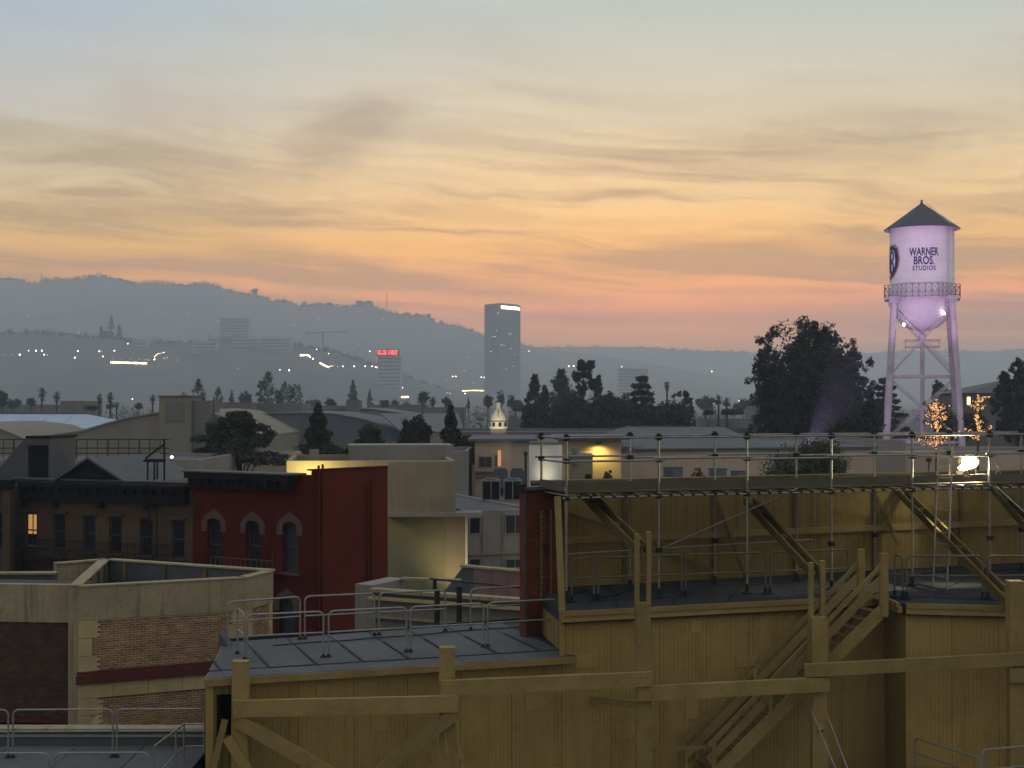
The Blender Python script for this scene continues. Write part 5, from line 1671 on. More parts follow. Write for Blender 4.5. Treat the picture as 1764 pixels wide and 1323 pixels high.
def crown_pts(shape, n, h, wd, rng):
    """clump centres of a crown of height h (from base) and width wd, plus clump radii"""
    out, rr = [], []
    hw = wd / 2
    if shape in ('round', 'bush'):
        lobes = [(rng.uniform(-.5, .5), rng.uniform(-.5, .5), rng.uniform(.35, .8), rng.uniform(.35, .6)) for _ in range(9)] + [(0, 0, .55, .75)]
        zb = .18 if shape == 'round' else -.02
        while len(out) < n:
            lx, ly, lz, lr = lobes[rng.randrange(len(lobes))]
            v = Vector((rng.gauss(0, 1), rng.gauss(0, 1), rng.gauss(0, 1))).normalized() * (lr * rng.uniform(.55, 1.0))
            x, y, z = lx + v.x, ly + v.y, lz + v.z * .55
            if x * x + y * y > 1.0 or z > 1 or z < zb:
                continue
            out.append((x * hw, y * hw, z * h)); rr.append(hw * .13 * rng.uniform(.6, 1.25))
    elif shape == 'cone':
        while len(out) < n:
            z = rng.uniform(.10, 1.0) if rng.random() < .8 else rng.uniform(.5, 1.0)
            lay = .78 + .22 * math.sin(z * 26 + rng.uniform(-.5, .5))
            r = (1 - z) ** .85 * lay
            if rng.random() > r + .12:
                continue
            a = rng.uniform(0, 6.283)
            q = r * math.sqrt(rng.uniform(.25, 1))
            out.append((q * math.cos(a) * hw, q * math.sin(a) * hw, z * h)); rr.append(max(hw * .13 * (1.15 - z), hw * .05))
    elif shape == 'column':
        while len(out) < n:
            z = rng.uniform(.05, 1.0)
            r = math.sin(min(1, (1.02 - z) * 2.3) * math.pi / 2) * (.75 + .25 * math.sin(z * 17 + 3 * math.sin(z * 7)))
            a = rng.uniform(0, 6.283)
            q = r * math.sqrt(rng.uniform(.2, 1))
            out.append((q * math.cos(a) * hw, q * math.sin(a) * hw, z * h)); rr.append(hw * .22 * rng.uniform(.6, 1.1))
    elif shape == 'cedar':
        nl = 9
        lay = [(i / (nl - 1)) for i in range(nl)]
        limbs = []
        for l in lay:
            for _ in range(7):
                limbs.append((l, rng.uniform(0, 6.283), rng.uniform(.6, 1.0)))
        while len(out) < n:
            l, a, ln = limbs[rng.randrange(len(limbs))]
            z = .16 + .80 * l + rng.uniform(-.012, .02)
            reach = (1 - l) ** .75 * .92 + .16
            q = rng.uniform(.15, 1) * ln * reach
            aa = a + rng.gauss(0, .18)
            out.append((q * math.cos(aa) * hw, q * math.sin(aa) * hw, (z - .05 * q) * h)); rr.append(hw * .075 * rng.uniform(.6, 1.2))
    elif shape == 'puffs':
        # many upright limbs, each ending in tight rounded tufts
        limbs = []
        for i in range(16):
            a = rng.uniform(0, 6.283)
            q = math.sqrt(rng.uniform(.0, 1))
            limbs.append((q * math.cos(a), q * math.sin(a), rng.uniform(.72, 1.0) - .18 * q * q))
        while len(out) < n:
            x, y, top = limbs[rng.randrange(16)]
            z = .06 + (top - .06) * rng.random() ** .8
            f = z / top
            sw = .24 * math.sin(min(1, f * 1.02) * math.pi) ** .6 + .05
            out.append(((x * (.55 + .45 * f) + rng.gauss(0, sw)) * hw * .85, (y * (.55 + .45 * f) + rng.gauss(0, sw)) * hw * .85, (z + rng.gauss(0, .012)) * h)); rr.append(hw * .085 * rng.uniform(.6, 1.35))
    elif shape == 'open':
        # tall leaning trunk with separate lumps of foliage
        lumps = [(-.15, 0, .30, .34), (.25, .1, .42, .26), (-.25, 0, .52, .30), (.05, 0, .64, .28), (.30, 0, .80, .30), (.12, 0, .92, .26), (.55, 0, .93, .22), (-.2, 0, .80, .2), (.7, 0, .70, .22)]
        while len(out) < n:
            lx, ly, lz, lr = lumps[rng.randrange(len(lumps))]
            v = Vector((rng.gauss(0, 1), rng.gauss(0, 1), rng.gauss(0, 1))).normalized() * (lr * rng.random() ** .5)
            out.append(((lx + v.x) * hw, (ly + v.y) * hw, min(1, lz + v.z * .28) * h)); rr.append(hw * .10 * rng.uniform(.7, 1.2))
    return np.array(out), np.array(rr)


TREE_G = {}


def tree(name, label, px, py, wpx, Y, shape, n=260, per=34, leaf=None, m=None, seed=0, group='trees', z0=0.0, dxy=(0, 0), pyb=None, fat=1.25):
    rng = random.Random(seed + 31)
    x = PX(px, Y) + dxy[0]
    zt = P(px, py, Y).z
    wd = wpx * Y / F
    if pyb is None:
        pyb = {NEAR: 806, MID: 764, FAR: 706}.get(group)
    zb = z0 if pyb is None else max(z0, P(px, pyb, Y).z)
    h = zt - zb
    t = thing(name, label, 'tree' if name != 'bush' else 'bush', (x, Y + dxy[1], z0), group)
    pts, rr = crown_pts(shape, n, h, wd, rng)
    pts[:, 2] += zb - z0
    h = zt - z0
    leaf = leaf or max(.10, wd * .022)
    V = leafcloud(pts, rr * fat, per, leaf, .45 if shape == 'cedar' else 1.0)
    me = tri_mesh('crown', V)
    link('crown', me, m or leaf_d, t)
    # trunk and limbs reaching to some clumps
    mb = MB()
    tr = max(.12, wd * .035)
    top = Vector((x + (pts[:, 0].mean() if shape == 'open' else 0), Y + dxy[1], z0 + h * (.92 if shape in ('cone', 'column', 'cedar', 'open') else .62)))
    base = Vector((x, Y + dxy[1], z0))
    mid = base.lerp(top, .5) + Vector((rng.uniform(-.04, .04) * wd, 0, 0))
    mb.tube(base, mid, tr, 7, tr * .75).tube(mid, top, tr * .75, 7, tr * .2)
    for i in rng.sample(range(len(pts)), min(14, len(pts))):
        p = Vector(pts[i]) + base
        k = min(.95, max(.2, (p.z - z0) / h * .75))
        q = base.lerp(mid, k * 2) if k < .5 else mid.lerp(top, k * 2 - 1)
        mb.tube(q, p, tr * .28, 5, tr * .08)
    mb.build('trunk', bark, t, fix=False)
    return t


def palm(label, px, py, wpx, Y, seed=0, skirt=.8, group='palms'):
    rng = random.Random(seed)
    zt = P(px, py, Y).z
    x = PX(px, Y)
    r = wpx * Y / F / 2
    cz_ = zt - r * 1.0
    t = thing('palm_tree', label, 'palm tree', (x, Y, 0), group)
    mb = MB()
    lean = rng.uniform(-.3, .3)
    mb.tube((x + lean, Y, 0), (x + lean * .4, Y, cz_ * .5), .34, 7, .24).tube((x + lean * .4, Y, cz_ * .5), (x, Y, cz_), .24, 7, .19)
    mb.build('trunk', bark, t, fix=False)
    V = []
    for i in range(54):
        a = rng.uniform(0, 6.283)
        el = rng.uniform(-.7, 1.35)
        L = r * rng.uniform(.85, 1.1)
        p = Vector((x, Y, cz_ + .1))
        d = Vector((math.cos(a) * math.cos(el), math.sin(a) * math.cos(el), math.sin(el)))
        sidev = d.cross(Vector((0, 0, 1))).normalized()
        for s in range(5):
            p2 = p + d * (L / 5)
            d = (d + Vector((0, 0, -.20))).normalized()
            wv = L * .17 * (1 - abs(s - 2.6) / 3.6)
            for sg in (-1, 1):
                V += [p, p2, p.lerp(p2, .75) + sidev * sg * wv + Vector((0, 0, -wv * .5))]
            p = p2
    link('crown', tri_mesh('crown', np.array([tuple(v - Vector((x, Y, 0))) for v in V])), leaf_p, t)
    if skirt:
        C = [(rng.gauss(0, .22) * r, rng.gauss(0, .22) * r, cz_ - r * rng.uniform(.0, 1.0) * skirt * 1.4) for _ in range(40)]
        link('dead_frond_skirt', tri_mesh('skirt', leafcloud(C, r * .2, 10, r * .12)), thatch, t)
    return t


tree('cedar_tree', 'wide dark spreading cedar behind the red house roof', 412, 712, 225, 110, 'cedar', 760, 34, .17, seed=3, group=NEAR)
cf_ = thing('spired_turret', 'dark turret with a thin spire poking out of the spreading cedar', 'turret', (PX(368, 116), 116, 0))
tz = lambda y: P(368, y, 116).z
MB().lathe((PX(368, 116), 116, 0), [(.62, 0), (.62, tz(732)), (.78, tz(730)), (.55, tz(724)), (.30, tz(716)), (.12, tz(712)), (.05, tz(700)), (.03, tz(684)), (0, tz(683))], 14).build('turret', sash, cf_)
tree('conical_tree', 'tall dark conical tree behind the yellow-lit corner of the beige building', 548, 698, 86, 118, 'cone', 420, 36, .17, seed=5, group=NEAR)
tree('bush', 'low dark bush at the foot of the conical tree', 598, 772, 74, 122, 'bush', 160, 30, .15, seed=6, group=NEAR)
tree('round_tree', 'small round dark tree right of the conical tree', 641, 727, 56, 124, 'round', 240, 36, .15, seed=7, group=NEAR)
tree('bushy_tree', 'left of two bushy dark trees behind the beige building', 716, 712, 66, 120, 'round', 300, 36, .16, seed=18, group=NEAR)
tree('bushy_tree', 'right, more pointed of two bushy dark trees behind the beige building', 777, 700, 66, 119, 'cone', 340, 36, .17, seed=19, group=NEAR)
tree('bush', 'low dark bush right of the two bushy trees', 806, 752, 34, 118, 'bush', 110, 30, .14, seed=20, group=NEAR)
tree('bush', 'rounded dark bush behind the scaffold rails', 1379, 764, 165, 88, 'bush', 620, 42, .10, leaf_m, seed=21, group=NEAR, pyb=858)
tree('bush', 'small shaggy shrub in front of the ochre wall', 1043, 806, 26, 100, 'bush', 60, 26, .09, leaf_m, seed=22, group=NEAR, pyb=850)
tree('bush', 'small leafy shrub before the long pink wall', 1204, 807, 26, 106, 'bush', 60, 26, .09, leaf_m, seed=23, group=NEAR, pyb=850)
tree('cypress_tree', 'slim dark tree at the left end of the dark tree clump', 921, 648, 34, 250, 'column', 150, 26, .34, seed=30, group=MID)
tree('cypress_tree', 'second slim dark tree in the left end of the dark tree clump', 938, 666, 26, 255, 'column', 110, 24, .34, seed=31, group=MID)
tree('tall_tree', 'tall hazy tree behind the leaning pine', 966, 640, 50, 330, 'column', 190, 26, .45, seed=32, group=MID)
tree('pine_tree', 'leaning pine with a lopsided tufted top rising above the dark clump', 1000, 619, 62, 235, 'open', 240, 34, .30, seed=33, group=MID)
tree('round_tree', 'broad dark tree under the leaning pine', 990, 684, 100, 225, 'bush', 300, 34, .36, seed=34, group=MID)
tree('cypress_tree', 'small pointed tree right of the leaning pine', 1031, 648, 22, 240, 'column', 90, 22, .30, seed=35, group=MID)
tree('round_tree', 'broad dark tree in the middle of the dark clump', 1058, 682, 100, 228, 'bush', 300, 34, .36, seed=36, group=MID)
tree('cedar_tree', 'flat-layered cedar top in the dark clump', 1106, 648, 92, 215, 'cedar', 400, 32, .30, seed=37, group=MID)
tree('round_tree', 'large dark tree closing the right end of the clump', 1152, 696, 120, 210, 'bush', 330, 36, .34, seed=38, group=MID)
tree('round_tree', 'small dark tree sticking up at the right of the clump', 1175, 671, 34, 232, 'round', 120, 26, .28, seed=39, group=MID)
tree('round_tree', 'low dark tree at the left foot of the clump', 930, 700, 80, 220, 'bush', 220, 30, .34, seed=40, group=MID)
tree('great_tree', 'great dark tufted tree, left part of the mass left of the water tower', 1346, 545, 112, 172, 'puffs', 520, 46, .24, seed=50, group=BIG)
tree('great_tree', 'tallest great dark tufted tree left of the water tower', 1416, 524, 124, 168, 'puffs', 620, 46, .24, seed=52, group=BIG)
tree('great_tree', 'great dark tufted tree nearest the water tower leg', 1458, 546, 112, 174, 'puffs', 620, 46, .24, seed=53, group=BIG)
tree('great_tree', 'dense dark core tree between the great tufted trees', 1396, 553, 190, 178, 'bush', 900, 46, .30, seed=54, group=BIG)
tree('round_tree', 'lower dark tree behind the left leg of the water tower', 1524, 652, 100, 230, 'cedar', 330, 34, .30, seed=55, group=MID)
tree('round_tree', 'dark tree filling the gap right of the great trees', 1500, 690, 90, 200, 'bush', 240, 34, .30, seed=56, group=MID)
tree('round_tree', 'small round tree seen between the water tower legs', 1615, 654, 28, 240, 'round', 120, 28, .28, seed=57, group=MID)
tree('tall_tree', 'tall dark tree at the right edge of the picture', 1752, 612, 72, 165, 'puffs', 420, 44, .24, seed=58, group=MID)
tree('round_tree', 'dark tree low at the right edge beside the hip-roofed house', 1778, 655, 110, 158, 'bush', 330, 40, .28, seed=59, group=MID)
tree('round_tree', 'dark shrubby tree behind the garland-lit trees', 1650, 716, 110, 190, 'bush', 240, 34, .28, seed=60, group=MID)
# hip-roofed house at the right
hh = thing('hip_roof_house', 'dark hip-roofed house at the right with one lit window', 'house', (PX(1735, 205), 205, 0))
q = [P(1660, 677, 200), P(1760, 655, 206), P(1860, 677, 200), P(1760, 655, 214)]
zE = q[0].z
MB().prism([(q[0].x + .4, 200.4), (q[2].x - .4, 200.4), (q[2].x - .4, 214), (q[0].x + .4, 214)], 0, zE - .05).build('wall', dimwall, hh)
mb = MB()
apx = [P(1735, 653, 207), P(1790, 653, 207)]
mb.add([(q[0].x, 199.6, zE), (q[2].x, 199.6, zE), apx[1], apx[0], (q[0].x, 214.6, zE), (q[2].x, 214.6, zE)], [(0, 1, 2, 3), (1, 5, 2), (5, 4, 3, 2), (4, 0, 3), (0, 4, 5, 1)])
mb.build('roof', slate, hh)
hf = Fr((q[0].x, 200.3), (q[2].x, 200.3))
MB().extr([hf.hit(1666, 697, .02), hf.hit(1671, 697, .02), hf.hit(1671, 684, .02), hf.hit(1666, 684, .02)], hf.n * .05).build('lit_window', lamp_yel, hh)
mb = MB()
for x in (1665, 1672):
    mb.beam(hf.hit(x, 699, .04), hf.hit(x, 682, .04), .14, .1, up=(0, 1, 0))
mb.build('window_frame', beige, hh)

# trees wound with garlands of warm bulbs
for i, (px, y0, y1, wpx, l, runs) in enumerate(((1613, 686, 770, 46, 'tree wound with warm fairy lights between the water tower legs', 9), (1684, 678, 768, 34, 'second, thinner tree wound with warm fairy lights right of the water tower', 6))):
    Y = 150
    rng = random.Random(70 + i)
    x = PX(px, Y)
    t = thing('garland_tree', l, 'tree', (x, Y, 0), 'trees wound with fairy lights')
    zt = P(px, y0, Y).z
    zb_ = P(px, y1, Y).z
    hw = wpx * Y / F / 2
    mb = MB()
    mb.tube((x, Y, 0), (x, Y, zt * .55), .2, 7, .14).tube((x, Y, zt * .55), (x + .1, Y, zt * .97), .14, 7, .04)
    ends = []
    for k in range(34 if i == 0 else 22):
        f = rng.uniform(.16, .97)
        a = rng.uniform(0, 6.283)
        L = hw * rng.uniform(.7, 1.5) * (1.6 - 1.1 * f if i == 0 else (1.0 if f > .72 or f < .38 else .35))
        p0 = Vector((x, Y, zb_ + (zt - zb_) * f - .35 * L))
        p1 = Vector((x + L * math.cos(a), Y + L * math.sin(a), zb_ + (zt - zb_) * f + .1))
        mb.tube(p0, p1, .06, 5, .03)
        ends.append((p0, p1))
    mb.build('trunk', bark, t, fix=False)
    C = [tuple(e[0].lerp(e[1], rng.uniform(.4, 1)) - Vector((x, Y, 0))) for e in ends for _ in range(4)]
    link('crown', tri_mesh('crown', leafcloud(C, .28, 18, .12)), leaf_d, t)
    for nm, mm, cnt_, r_ in (('fairy_light', fairy, 7, .075), ('pale_fairy_light', fairy_w, 3, .06)):
        mb = MB()
        for e in ends:
            for _ in range(cnt_ + 3):
                p = e[0].lerp(e[1], rng.random()) + Vector((rng.gauss(0, .07), rng.gauss(0, .07) - .12, rng.gauss(0, .08)))
                mb.ball(p, r_ * rng.uniform(.5, 1.1), 5, 3)
        for k in range(30):
            p = Vector((x, Y - .2, zb_ + (zt - zb_) * rng.uniform(.1, .98))) + Vector((rng.gauss(0, .08), 0, 0))
            mb.ball(p, r_ * rng.uniform(.6, 1.1), 5, 3)
        tag(mb.build(nm, mm, t, fix=False), kind='stuff')

# palms
pg = 'palms standing against the haze'
for i, (px, py, wpx, Y, l, sk) in enumerate((
        (72, 667, 20, 390, 'shaggy palm, leftmost of the far palms', 1.0), (98, 673, 18, 390, 'stout palm top right of the leftmost far palm', 1.0), (171, 678, 15, 330, 'left of a pair of thin palms above the white roof', .9),
        (190, 675, 17, 330, 'taller of a pair of thin palms above the white roof', .9), (201, 692, 13, 335, 'small low palm beside the pair above the white roof', .2), (263, 679, 15, 330, 'thin palm just left of the boxy stage head', .9),
        (1149, 656, 15, 330, 'lone thin palm right of the dark clump', .9), (1238, 679, 22, 300, 'left palm of the pair right of the dark clump', .35), (1252, 684, 20, 296, 'right palm of the pair right of the dark clump', .35))):
    palm(l, px, py, wpx, Y, 80 + i, sk, pg)

# hazy trees further out
SIDE = ['left', 'right']
fl_ = [(342, 655, 24, 420, 'column', 'tall hazy round-topped tree above the boxy stage'), (376, 669, 18, 480, 'column', 'pale slim tree right of the tall hazy one'), (399, 672, 20, 500, 'cone', 'pale pointed tree above the low blocks'),
       (422, 675, 28, 480, 'round', 'pale rounded tree above the low blocks'), (448, 655, 24, 420, 'open', 'left half of the tall ragged far tree'), (462, 641, 26, 425, 'column', 'tallest ragged far tree above the cedar'),
       (480, 671, 18, 360, 'round', 'dark little tree right of the ragged far tree'), (490, 657, 18, 520, 'column', 'pale tree behind the dark oval one'), (502, 657, 20, 380, 'round', 'dark oval tree on a thin trunk'),
       (515, 664, 14, 520, 'column', 'pale slim tree right of the dark oval one'), (608, 656, 30, 560, 'cone', 'pale wide pyramid tree above the far stage head'), (637, 671, 18, 560, 'cone', 'smaller pale pyramid tree'),
       (569, 687, 24, 400, 'bush', 'low dark tree left of the far stage head'), (610, 682, 16, 395, 'bush', 'low dark tree on the far stage head'), (662, 689, 18, 395, 'bush', 'low dark tree left of the lit canopy'),
       (729, 674, 24, 400, 'round', 'round dark tree right of the lit canopy'), (746, 684, 14, 405, 'round', 'small dark tree beside the round one'), (770, 683, 22, 380, 'bush', 'low dark tree left of the cupola'),
       (807, 683, 10, 400, 'cone', 'tiny pointed tree left of the cupola'), (840, 680, 24, 390, 'bush', 'round dark tree just left of the cupola'), (862, 673, 18, 420, 'round', 'dark tree behind the cupola lantern'),
       (880, 680, 16, 430, 'round', 'dim tree right of the cupola'), (898, 702, 40, 330, 'bush', 'soft grey bush right of the cupola'), (888, 690, 34, 460, 'bush', 'pale bush behind the cupola'), (54, 683, 18, 420, 'bush', 'small dark tree left of the far palms'),
       (6, 672, 26, 360, 'round', 'dark tree at the left edge above the white roof'), (24, 688, 26, 380, 'bush', 'second dark tree at the left edge above the white roof'), (158, 700, 26, 350, 'bush', 'low bush right of the dull pinkish block'),
       (240, 693, 20, 380, 'bush', 'low bush left of the boxy stage head'), (316, 676, 22, 620, 'round', 'very faint tree above the boxy stage head'), (1215, 686, 40, 520, 'bush', 'pale bush left of the palm pair'), (1285, 690, 46, 480, 'bush', 'pale bush right of the palm pair'),
       (1263, 712, 40, 260, 'bush', 'dark low bush below the pair of palms'), (1220, 714, 22, 250, 'bush', 'dark little bush left of the palm trunks'), (1632, 668, 26, 500, 'round', 'pale tree right of the small round one between the legs'),
       (980, 662, 40, 420, 'round', 'pale tree behind the leaning pine'), (190, 694, 16, 480, 'bush', 'pale low tree behind the thin palms'), (680, 688, 16, 520, 'bush', 'pale low tree right of the lit canopy'), (700, 693, 22, 600, 'bush', 'faint low tree between the canopy and the round tree'),
       (20, 694, 40, 600, 'bush', 'faint low trees at the left edge'), (540, 690, 30, 560, 'bush', 'faint low tree behind the conical tree top')]
for i, (px, py, wpx, Y, shp, l) in enumerate(fl_):
    tree('distant_tree', l, px, py, wpx, Y, shp, 90, 24, wpx * Y / F * .06, leaf_m if i % 3 else leaf_d, 100 + i, FAR, fat=1.7)

# =================================================================== WATER TOWER
WY = 193.0
wx = PX(1589, WY)
wt = thing('water_tower', 'tall white water tower on four legs, lit violet, with navy lettering', 'water tower', (wx, WY, 0))
S_ = WY / F
wz = lambda y: P(1589, y, WY).z
TR = 53.7 * S_
VA = math.atan2(-WY, -wx)                      # direction from the tower towards the viewer
mb = MB()
zt0, zt1 = wz(512), wz(392)
prof = [(.28, wz(574))]
for i in range(1, 13):
    a = math.pi / 2 * i / 12
    prof.append((TR * math.sin(a) ** .95, zt0 - (zt0 - wz(571)) * math.cos(a)))
prof += [(TR, zt0), (TR, zt1)]
mb.lathe((wx, WY, 0), prof, 64)
tank = mb.build('tank', tank_white, wt)
mb = MB()
for z in (zt0 + .1, wz(482), wz(452), wz(421)):
    mb.lathe((wx, WY, 0), [(TR + .001, z - .05), (TR + .025, z - .05), (TR + .025, z + .05), (TR + .001, z + .05)], 64, False)
for k, z0, z1 in ((0, zt0, wz(482)), (.4, wz(482), wz(452)), (0, wz(452), wz(421)), (.4, wz(421), zt1)):
    for i in range(8):
        a = 2 * math.pi * (i + k + .1) / 8
        d = Vector((math.cos(a), math.sin(a), 0))
        mb.beam(Vector((wx, WY, z0 + .06)) + d * TR, Vector((wx, WY, z1 - .06)) + d * TR, .05, .04, up=d)
mb.build('plate_seam', tank_white, wt)
MB().lathe((wx, WY, 0), [(64 * S_, zt1 - .34), (64 * S_, zt1 - .27), (.26, wz(351.5)), (.22, wz(350.5)), (.15, wz(349)), (.09, wz(347.5)), (.17, wz(346.4)), (.15, wz(345)), (0, wz(344))], 40, False).build('roof', tank_dark, wt, fix=False)
MB().lathe((wx, WY, 0), [(TR - .05, zt1 - .02), (64 * S_, zt1 - .345)], 40, False).build('eave_soffit', tank_white, wt, fix=False)
d = Vector((math.cos(VA + R(48)), math.sin(VA + R(48)), 0))
mb = MB()
for s in (-.2, .2):
    sd_ = Vector((-d.y, d.x, 0)) * s
    mb.tube(Vector((wx, WY, wz(353))) + d * .8 + sd_ + Vector((0, 0, .15)), Vector((wx, WY, zt1 - .1)) + d * (64 * S_) + sd_ + Vector((0, 0, .15)), .03, 5)
    mb.tube(Vector((wx, WY, zt1 - .2)) + d * (TR + .28) + sd_, Vector((wx, WY, wz(506))) + d * (TR + .28) + sd_, .03, 5)
for k in range(26):
    z = zt1 - .4 - k * .34
    mb.tube(Vector((wx, WY, z)) + d * (TR + .28) - Vector((-d.y, d.x, 0)) * .2, Vector((wx, WY, z)) + d * (TR + .28) + Vector((-d.y, d.x, 0)) * .2, .02, 5)
mb.build('tank_ladder', tank_leg, wt)
# balcony: octagonal walk with lattice railing
NB, RB = 8, 63.5 * S_ / math.cos(math.pi / 8) * .985
a0 = VA + math.pi / 8
zf = wz(516)
cor = [Vector((wx + RB * math.cos(a0 + 2 * math.pi * i / NB), WY + RB * math.sin(a0 + 2 * math.pi * i / NB), 0)) for i in range(NB)]
mb = MB()
for i in range(NB):
    A_, B_ = cor[i], cor[(i + 1) % NB]
    c0 = Vector((wx, WY, 0))
    ia, ib = c0 + (A_ - c0) * .80, c0 + (B_ - c0) * .80
    mb.extr([A_ + Vector((0, 0, zf)), B_ + Vector((0, 0, zf)), ib + Vector((0, 0, zf)), ia + Vector((0, 0, zf))], (0, 0, .08))
    mb.extr([A_ + Vector((0, 0, zf - .12)), B_ + Vector((0, 0, zf - .12)), c0 + (B_ - c0) * .985 + Vector((0, 0, zf - .12)), c0 + (A_ - c0) * .985 + Vector((0, 0, zf - .12))], (0, 0, .118))
mb.build('walkway', tank_leg, wt)
HB_ = 1.75
for i in range(NB):
    A_, B_ = cor[i] + Vector((0, 0, zf + .08)), cor[(i + 1) % NB] + Vector((0, 0, zf + .08))
    mb = MB()
    up = Vector((0, 0, 1))
    mb.beam(A_ + up * HB_, B_ + up * HB_, .09, .09)
    mb.beam(A_ + up * .70, B_ + up * .70, .06, .06)
    n = 5
    for k in range(n):
        p, q = A_.lerp(B_, k / n), A_.lerp(B_, (k + 1) / n)
        mb.beam(p, p + up * HB_, .075, .075, up=(0, 1, 0))
        for z0, z1 in ((.70, HB_), (.0, .70)):
            mb.beam(p + up * z0, q + up * z1, .04, .04)
            mb.beam(p + up * z1, q + up * z0, .04, .04)
    mb.build('balcony_rail', balc, wt)
# legs
ang = [R(-90 - 37), R(-90 + 47), R(-90 + 47 + 96), R(-90 - 37 - 96)]
zl0 = wz(520)
LT, LBt_ = 46 * S_ / math.sin(R(42)) * .96, 66 * S_ / math.sin(R(42)) * .96
legs = []
for a in (VA - R(43), VA + R(47), VA + R(137), VA - R(133)):
    d = Vector((math.cos(a + R(0)), math.sin(a), 0))
    top = Vector((wx, WY, zl0)) + d * LT
    bot = Vector((wx, WY, 0)) + d * LBt_
    legs.append((top, bot))
    lo_ = MB().tube(bot, top, .48, 10, .40).build('leg', tank_leg, wt)
    mb = MB()
    for f in [x / 22 for x in range(1, 22)]:
        c = bot.lerp(top, f)
        mb.beam(c - Vector((.44, 0, 0)) - d * .43, c + Vector((.44, 0, 0)) - d * .43, .05, .05)
    tag(mb.build('lattice_bar', tank_leg, lo_), kind='stuff')
    MB().box(bot + Vector((0, 0, .3)), (1.8, 1.8, .6)).build('footing', concrete, wt)
    MB().box(top + Vector((0, 0, .1)), (1.0, 1.0, .9), a).build('leg_cap', tank_leg, wt)


def on(leg, z):
    t, b = legs[leg]
    return b.lerp(t, z / t.z)


zs_ = [wz(649), wz(760)]
for i in range(4):
    j = (i + 1) % 4
    for z in zs_:
        MB().beam(on(i, z), on(j, z), .16, .32).build('strut', tank_leg, wt)
    mb = MB()
    for z0, z1 in ((zl0 - 1.0, zs_[0] + .2), (zs_[0] - .2, zs_[1] + .2), (zs_[1] - .2, .6)):
        for a_, b_ in ((i, j), (j, i)):
            for s in (-.14, .14):
                mb.tube(on(a_, z0) + Vector((0, 0, s)), on(b_, z1) + Vector((0, 0, s)), .055, 5)
    mb.build('tie_rod', tank_leg, wt)
MB().tube((wx, WY, 0), (wx, WY, wz(573)), .30, 12).lathe((wx, WY, 0), [(.45, wz(588)), (.5, wz(578)), (.35, wz(574))], 12).build('riser_pipe', tank_leg, wt)
mb = MB()
for i in range(4):
    mb.tube(on(i, zl0 - .8), Vector((wx, WY, wz(570))), .06, 6)
    d = (legs[i][0] - Vector((wx, WY, legs[i][0].z))).normalized()
mb.build('bowl_stay', balc, wt)
mb = MB()                                       # frame round the riser under the bowl
for z in (wz(598), wz(586)):
    for i in range(4):
        a, b = on(i, z), on((i + 1) % 4, z)
        c = Vector((wx, WY, z))
        mb.tube(c.lerp(a, .55), c.lerp(b, .55), .045, 5)
        mb.tube(c.lerp(a, .55), c, .03, 5)
        mb.tube(c.lerp(a, .55) + Vector((0, 0, .9 if z == wz(598) else -.9)), c.lerp(b, .55), .025, 5)
mb.build('pipe_frame', tank_leg, wt)
# leg ladder
mb = MB()
t_, b_ = legs[1]
for s in (-.22, .22):
    mb.tube(b_ + Vector((-.75 + s, -.2, 0)), t_ + Vector((-.75 + s, -.2, 0)), .03, 5)
for k in range(60):
    c = b_.lerp(t_, k / 60) + Vector((-.75, -.2, 0))
    mb.tube(c - Vector((.22, 0, 0)), c + Vector((.22, 0, 0)), .02, 4)
mb.build('leg_ladder', balc, wt)


# lettering bent round the tank
def text_mesh(s, size, bold=.0, xs=1.0):
    cu_ = bpy.data.curves.new('t', 'FONT')
    cu_.body = s
    cu_.size = size
    cu_.align_x = 'CENTER'
    cu_.offset = bold
    cu_.resolution_u = 3
    cu_.space_character = 1.14 if s == 'STUDIOS' else 1.0
    o = bpy.data.objects.new('t', cu_)
    COL.objects.link(o)
    bpy.context.view_layer.update()
    dg = bpy.context.evaluated_depsgraph_get()
    me = bpy.data.meshes.new_from_object(o.evaluated_get(dg))
    bpy.data.objects.remove(o)
    xs_ = [v.co.x for v in me.vertices]
    return me, (min(xs_), max(xs_))


fa = math.atan2(-WY, -wx)                        # direction from the tank towards the viewer


def wrap(me, z0, a_mid, r, sx=1.0):
    for v in me.vertices:
        a = a_mid + v.co.x * sx / r
        v.co = Vector((r * math.cos(a), r * math.sin(a), z0 + v.co.y))
    me.update()


a_txt = fa + math.asin((1592.5 - 1589) / 53.7)
for s, y, hpx, wpx in (('WARNER', 445.0, 13.2, 49.5), ('BROS.', 459.7, 13.2, 34.0), ('STUDIOS', 470.0, 7.6, 38.5)):
    size = hpx * S_ / .70
    me, (x0, x1) = text_mesh(s, size, .024 * size if s != 'STUDIOS' else .018 * size)
    bm = bmesh.new(); bm.from_mesh(me)
    bmesh.ops.triangulate(bm, faces=bm.faces)
    bm.to_mesh(me); bm.free()
    sx = (wpx * S_) / (x1 - x0)
    for v in me.vertices:
        v.co.x -= (x0 + x1) / 2
    wrap(me, wz(y), a_txt, TR + .035, sx)
    o = link('lettering', me, navy, wt)

# shield emblem round the left side of the tank
SHc = fa - R(75)
SHW, SHH, SHz = 5.0, 64 * S_, wz(422)


def shield(k, dz=0.0):
    pts = []
    half = [(0, 1.0), (.28, .955), (.62, .985), (.86, .90), (.93, .74), (1.0, .60), (.92, .40), (.72, .22), (.42, .10), (0, -.02)]
    for x, z in half:
        pts.append((x * k, .5 + (z - .5) * (1 - (1 - k) * .8)))
    return [(-x, z) for x, z in pts[::-1][:-1]] [:] [0:0] + pts + [(-x, z) for x, z in pts[::-1] if x > 0]


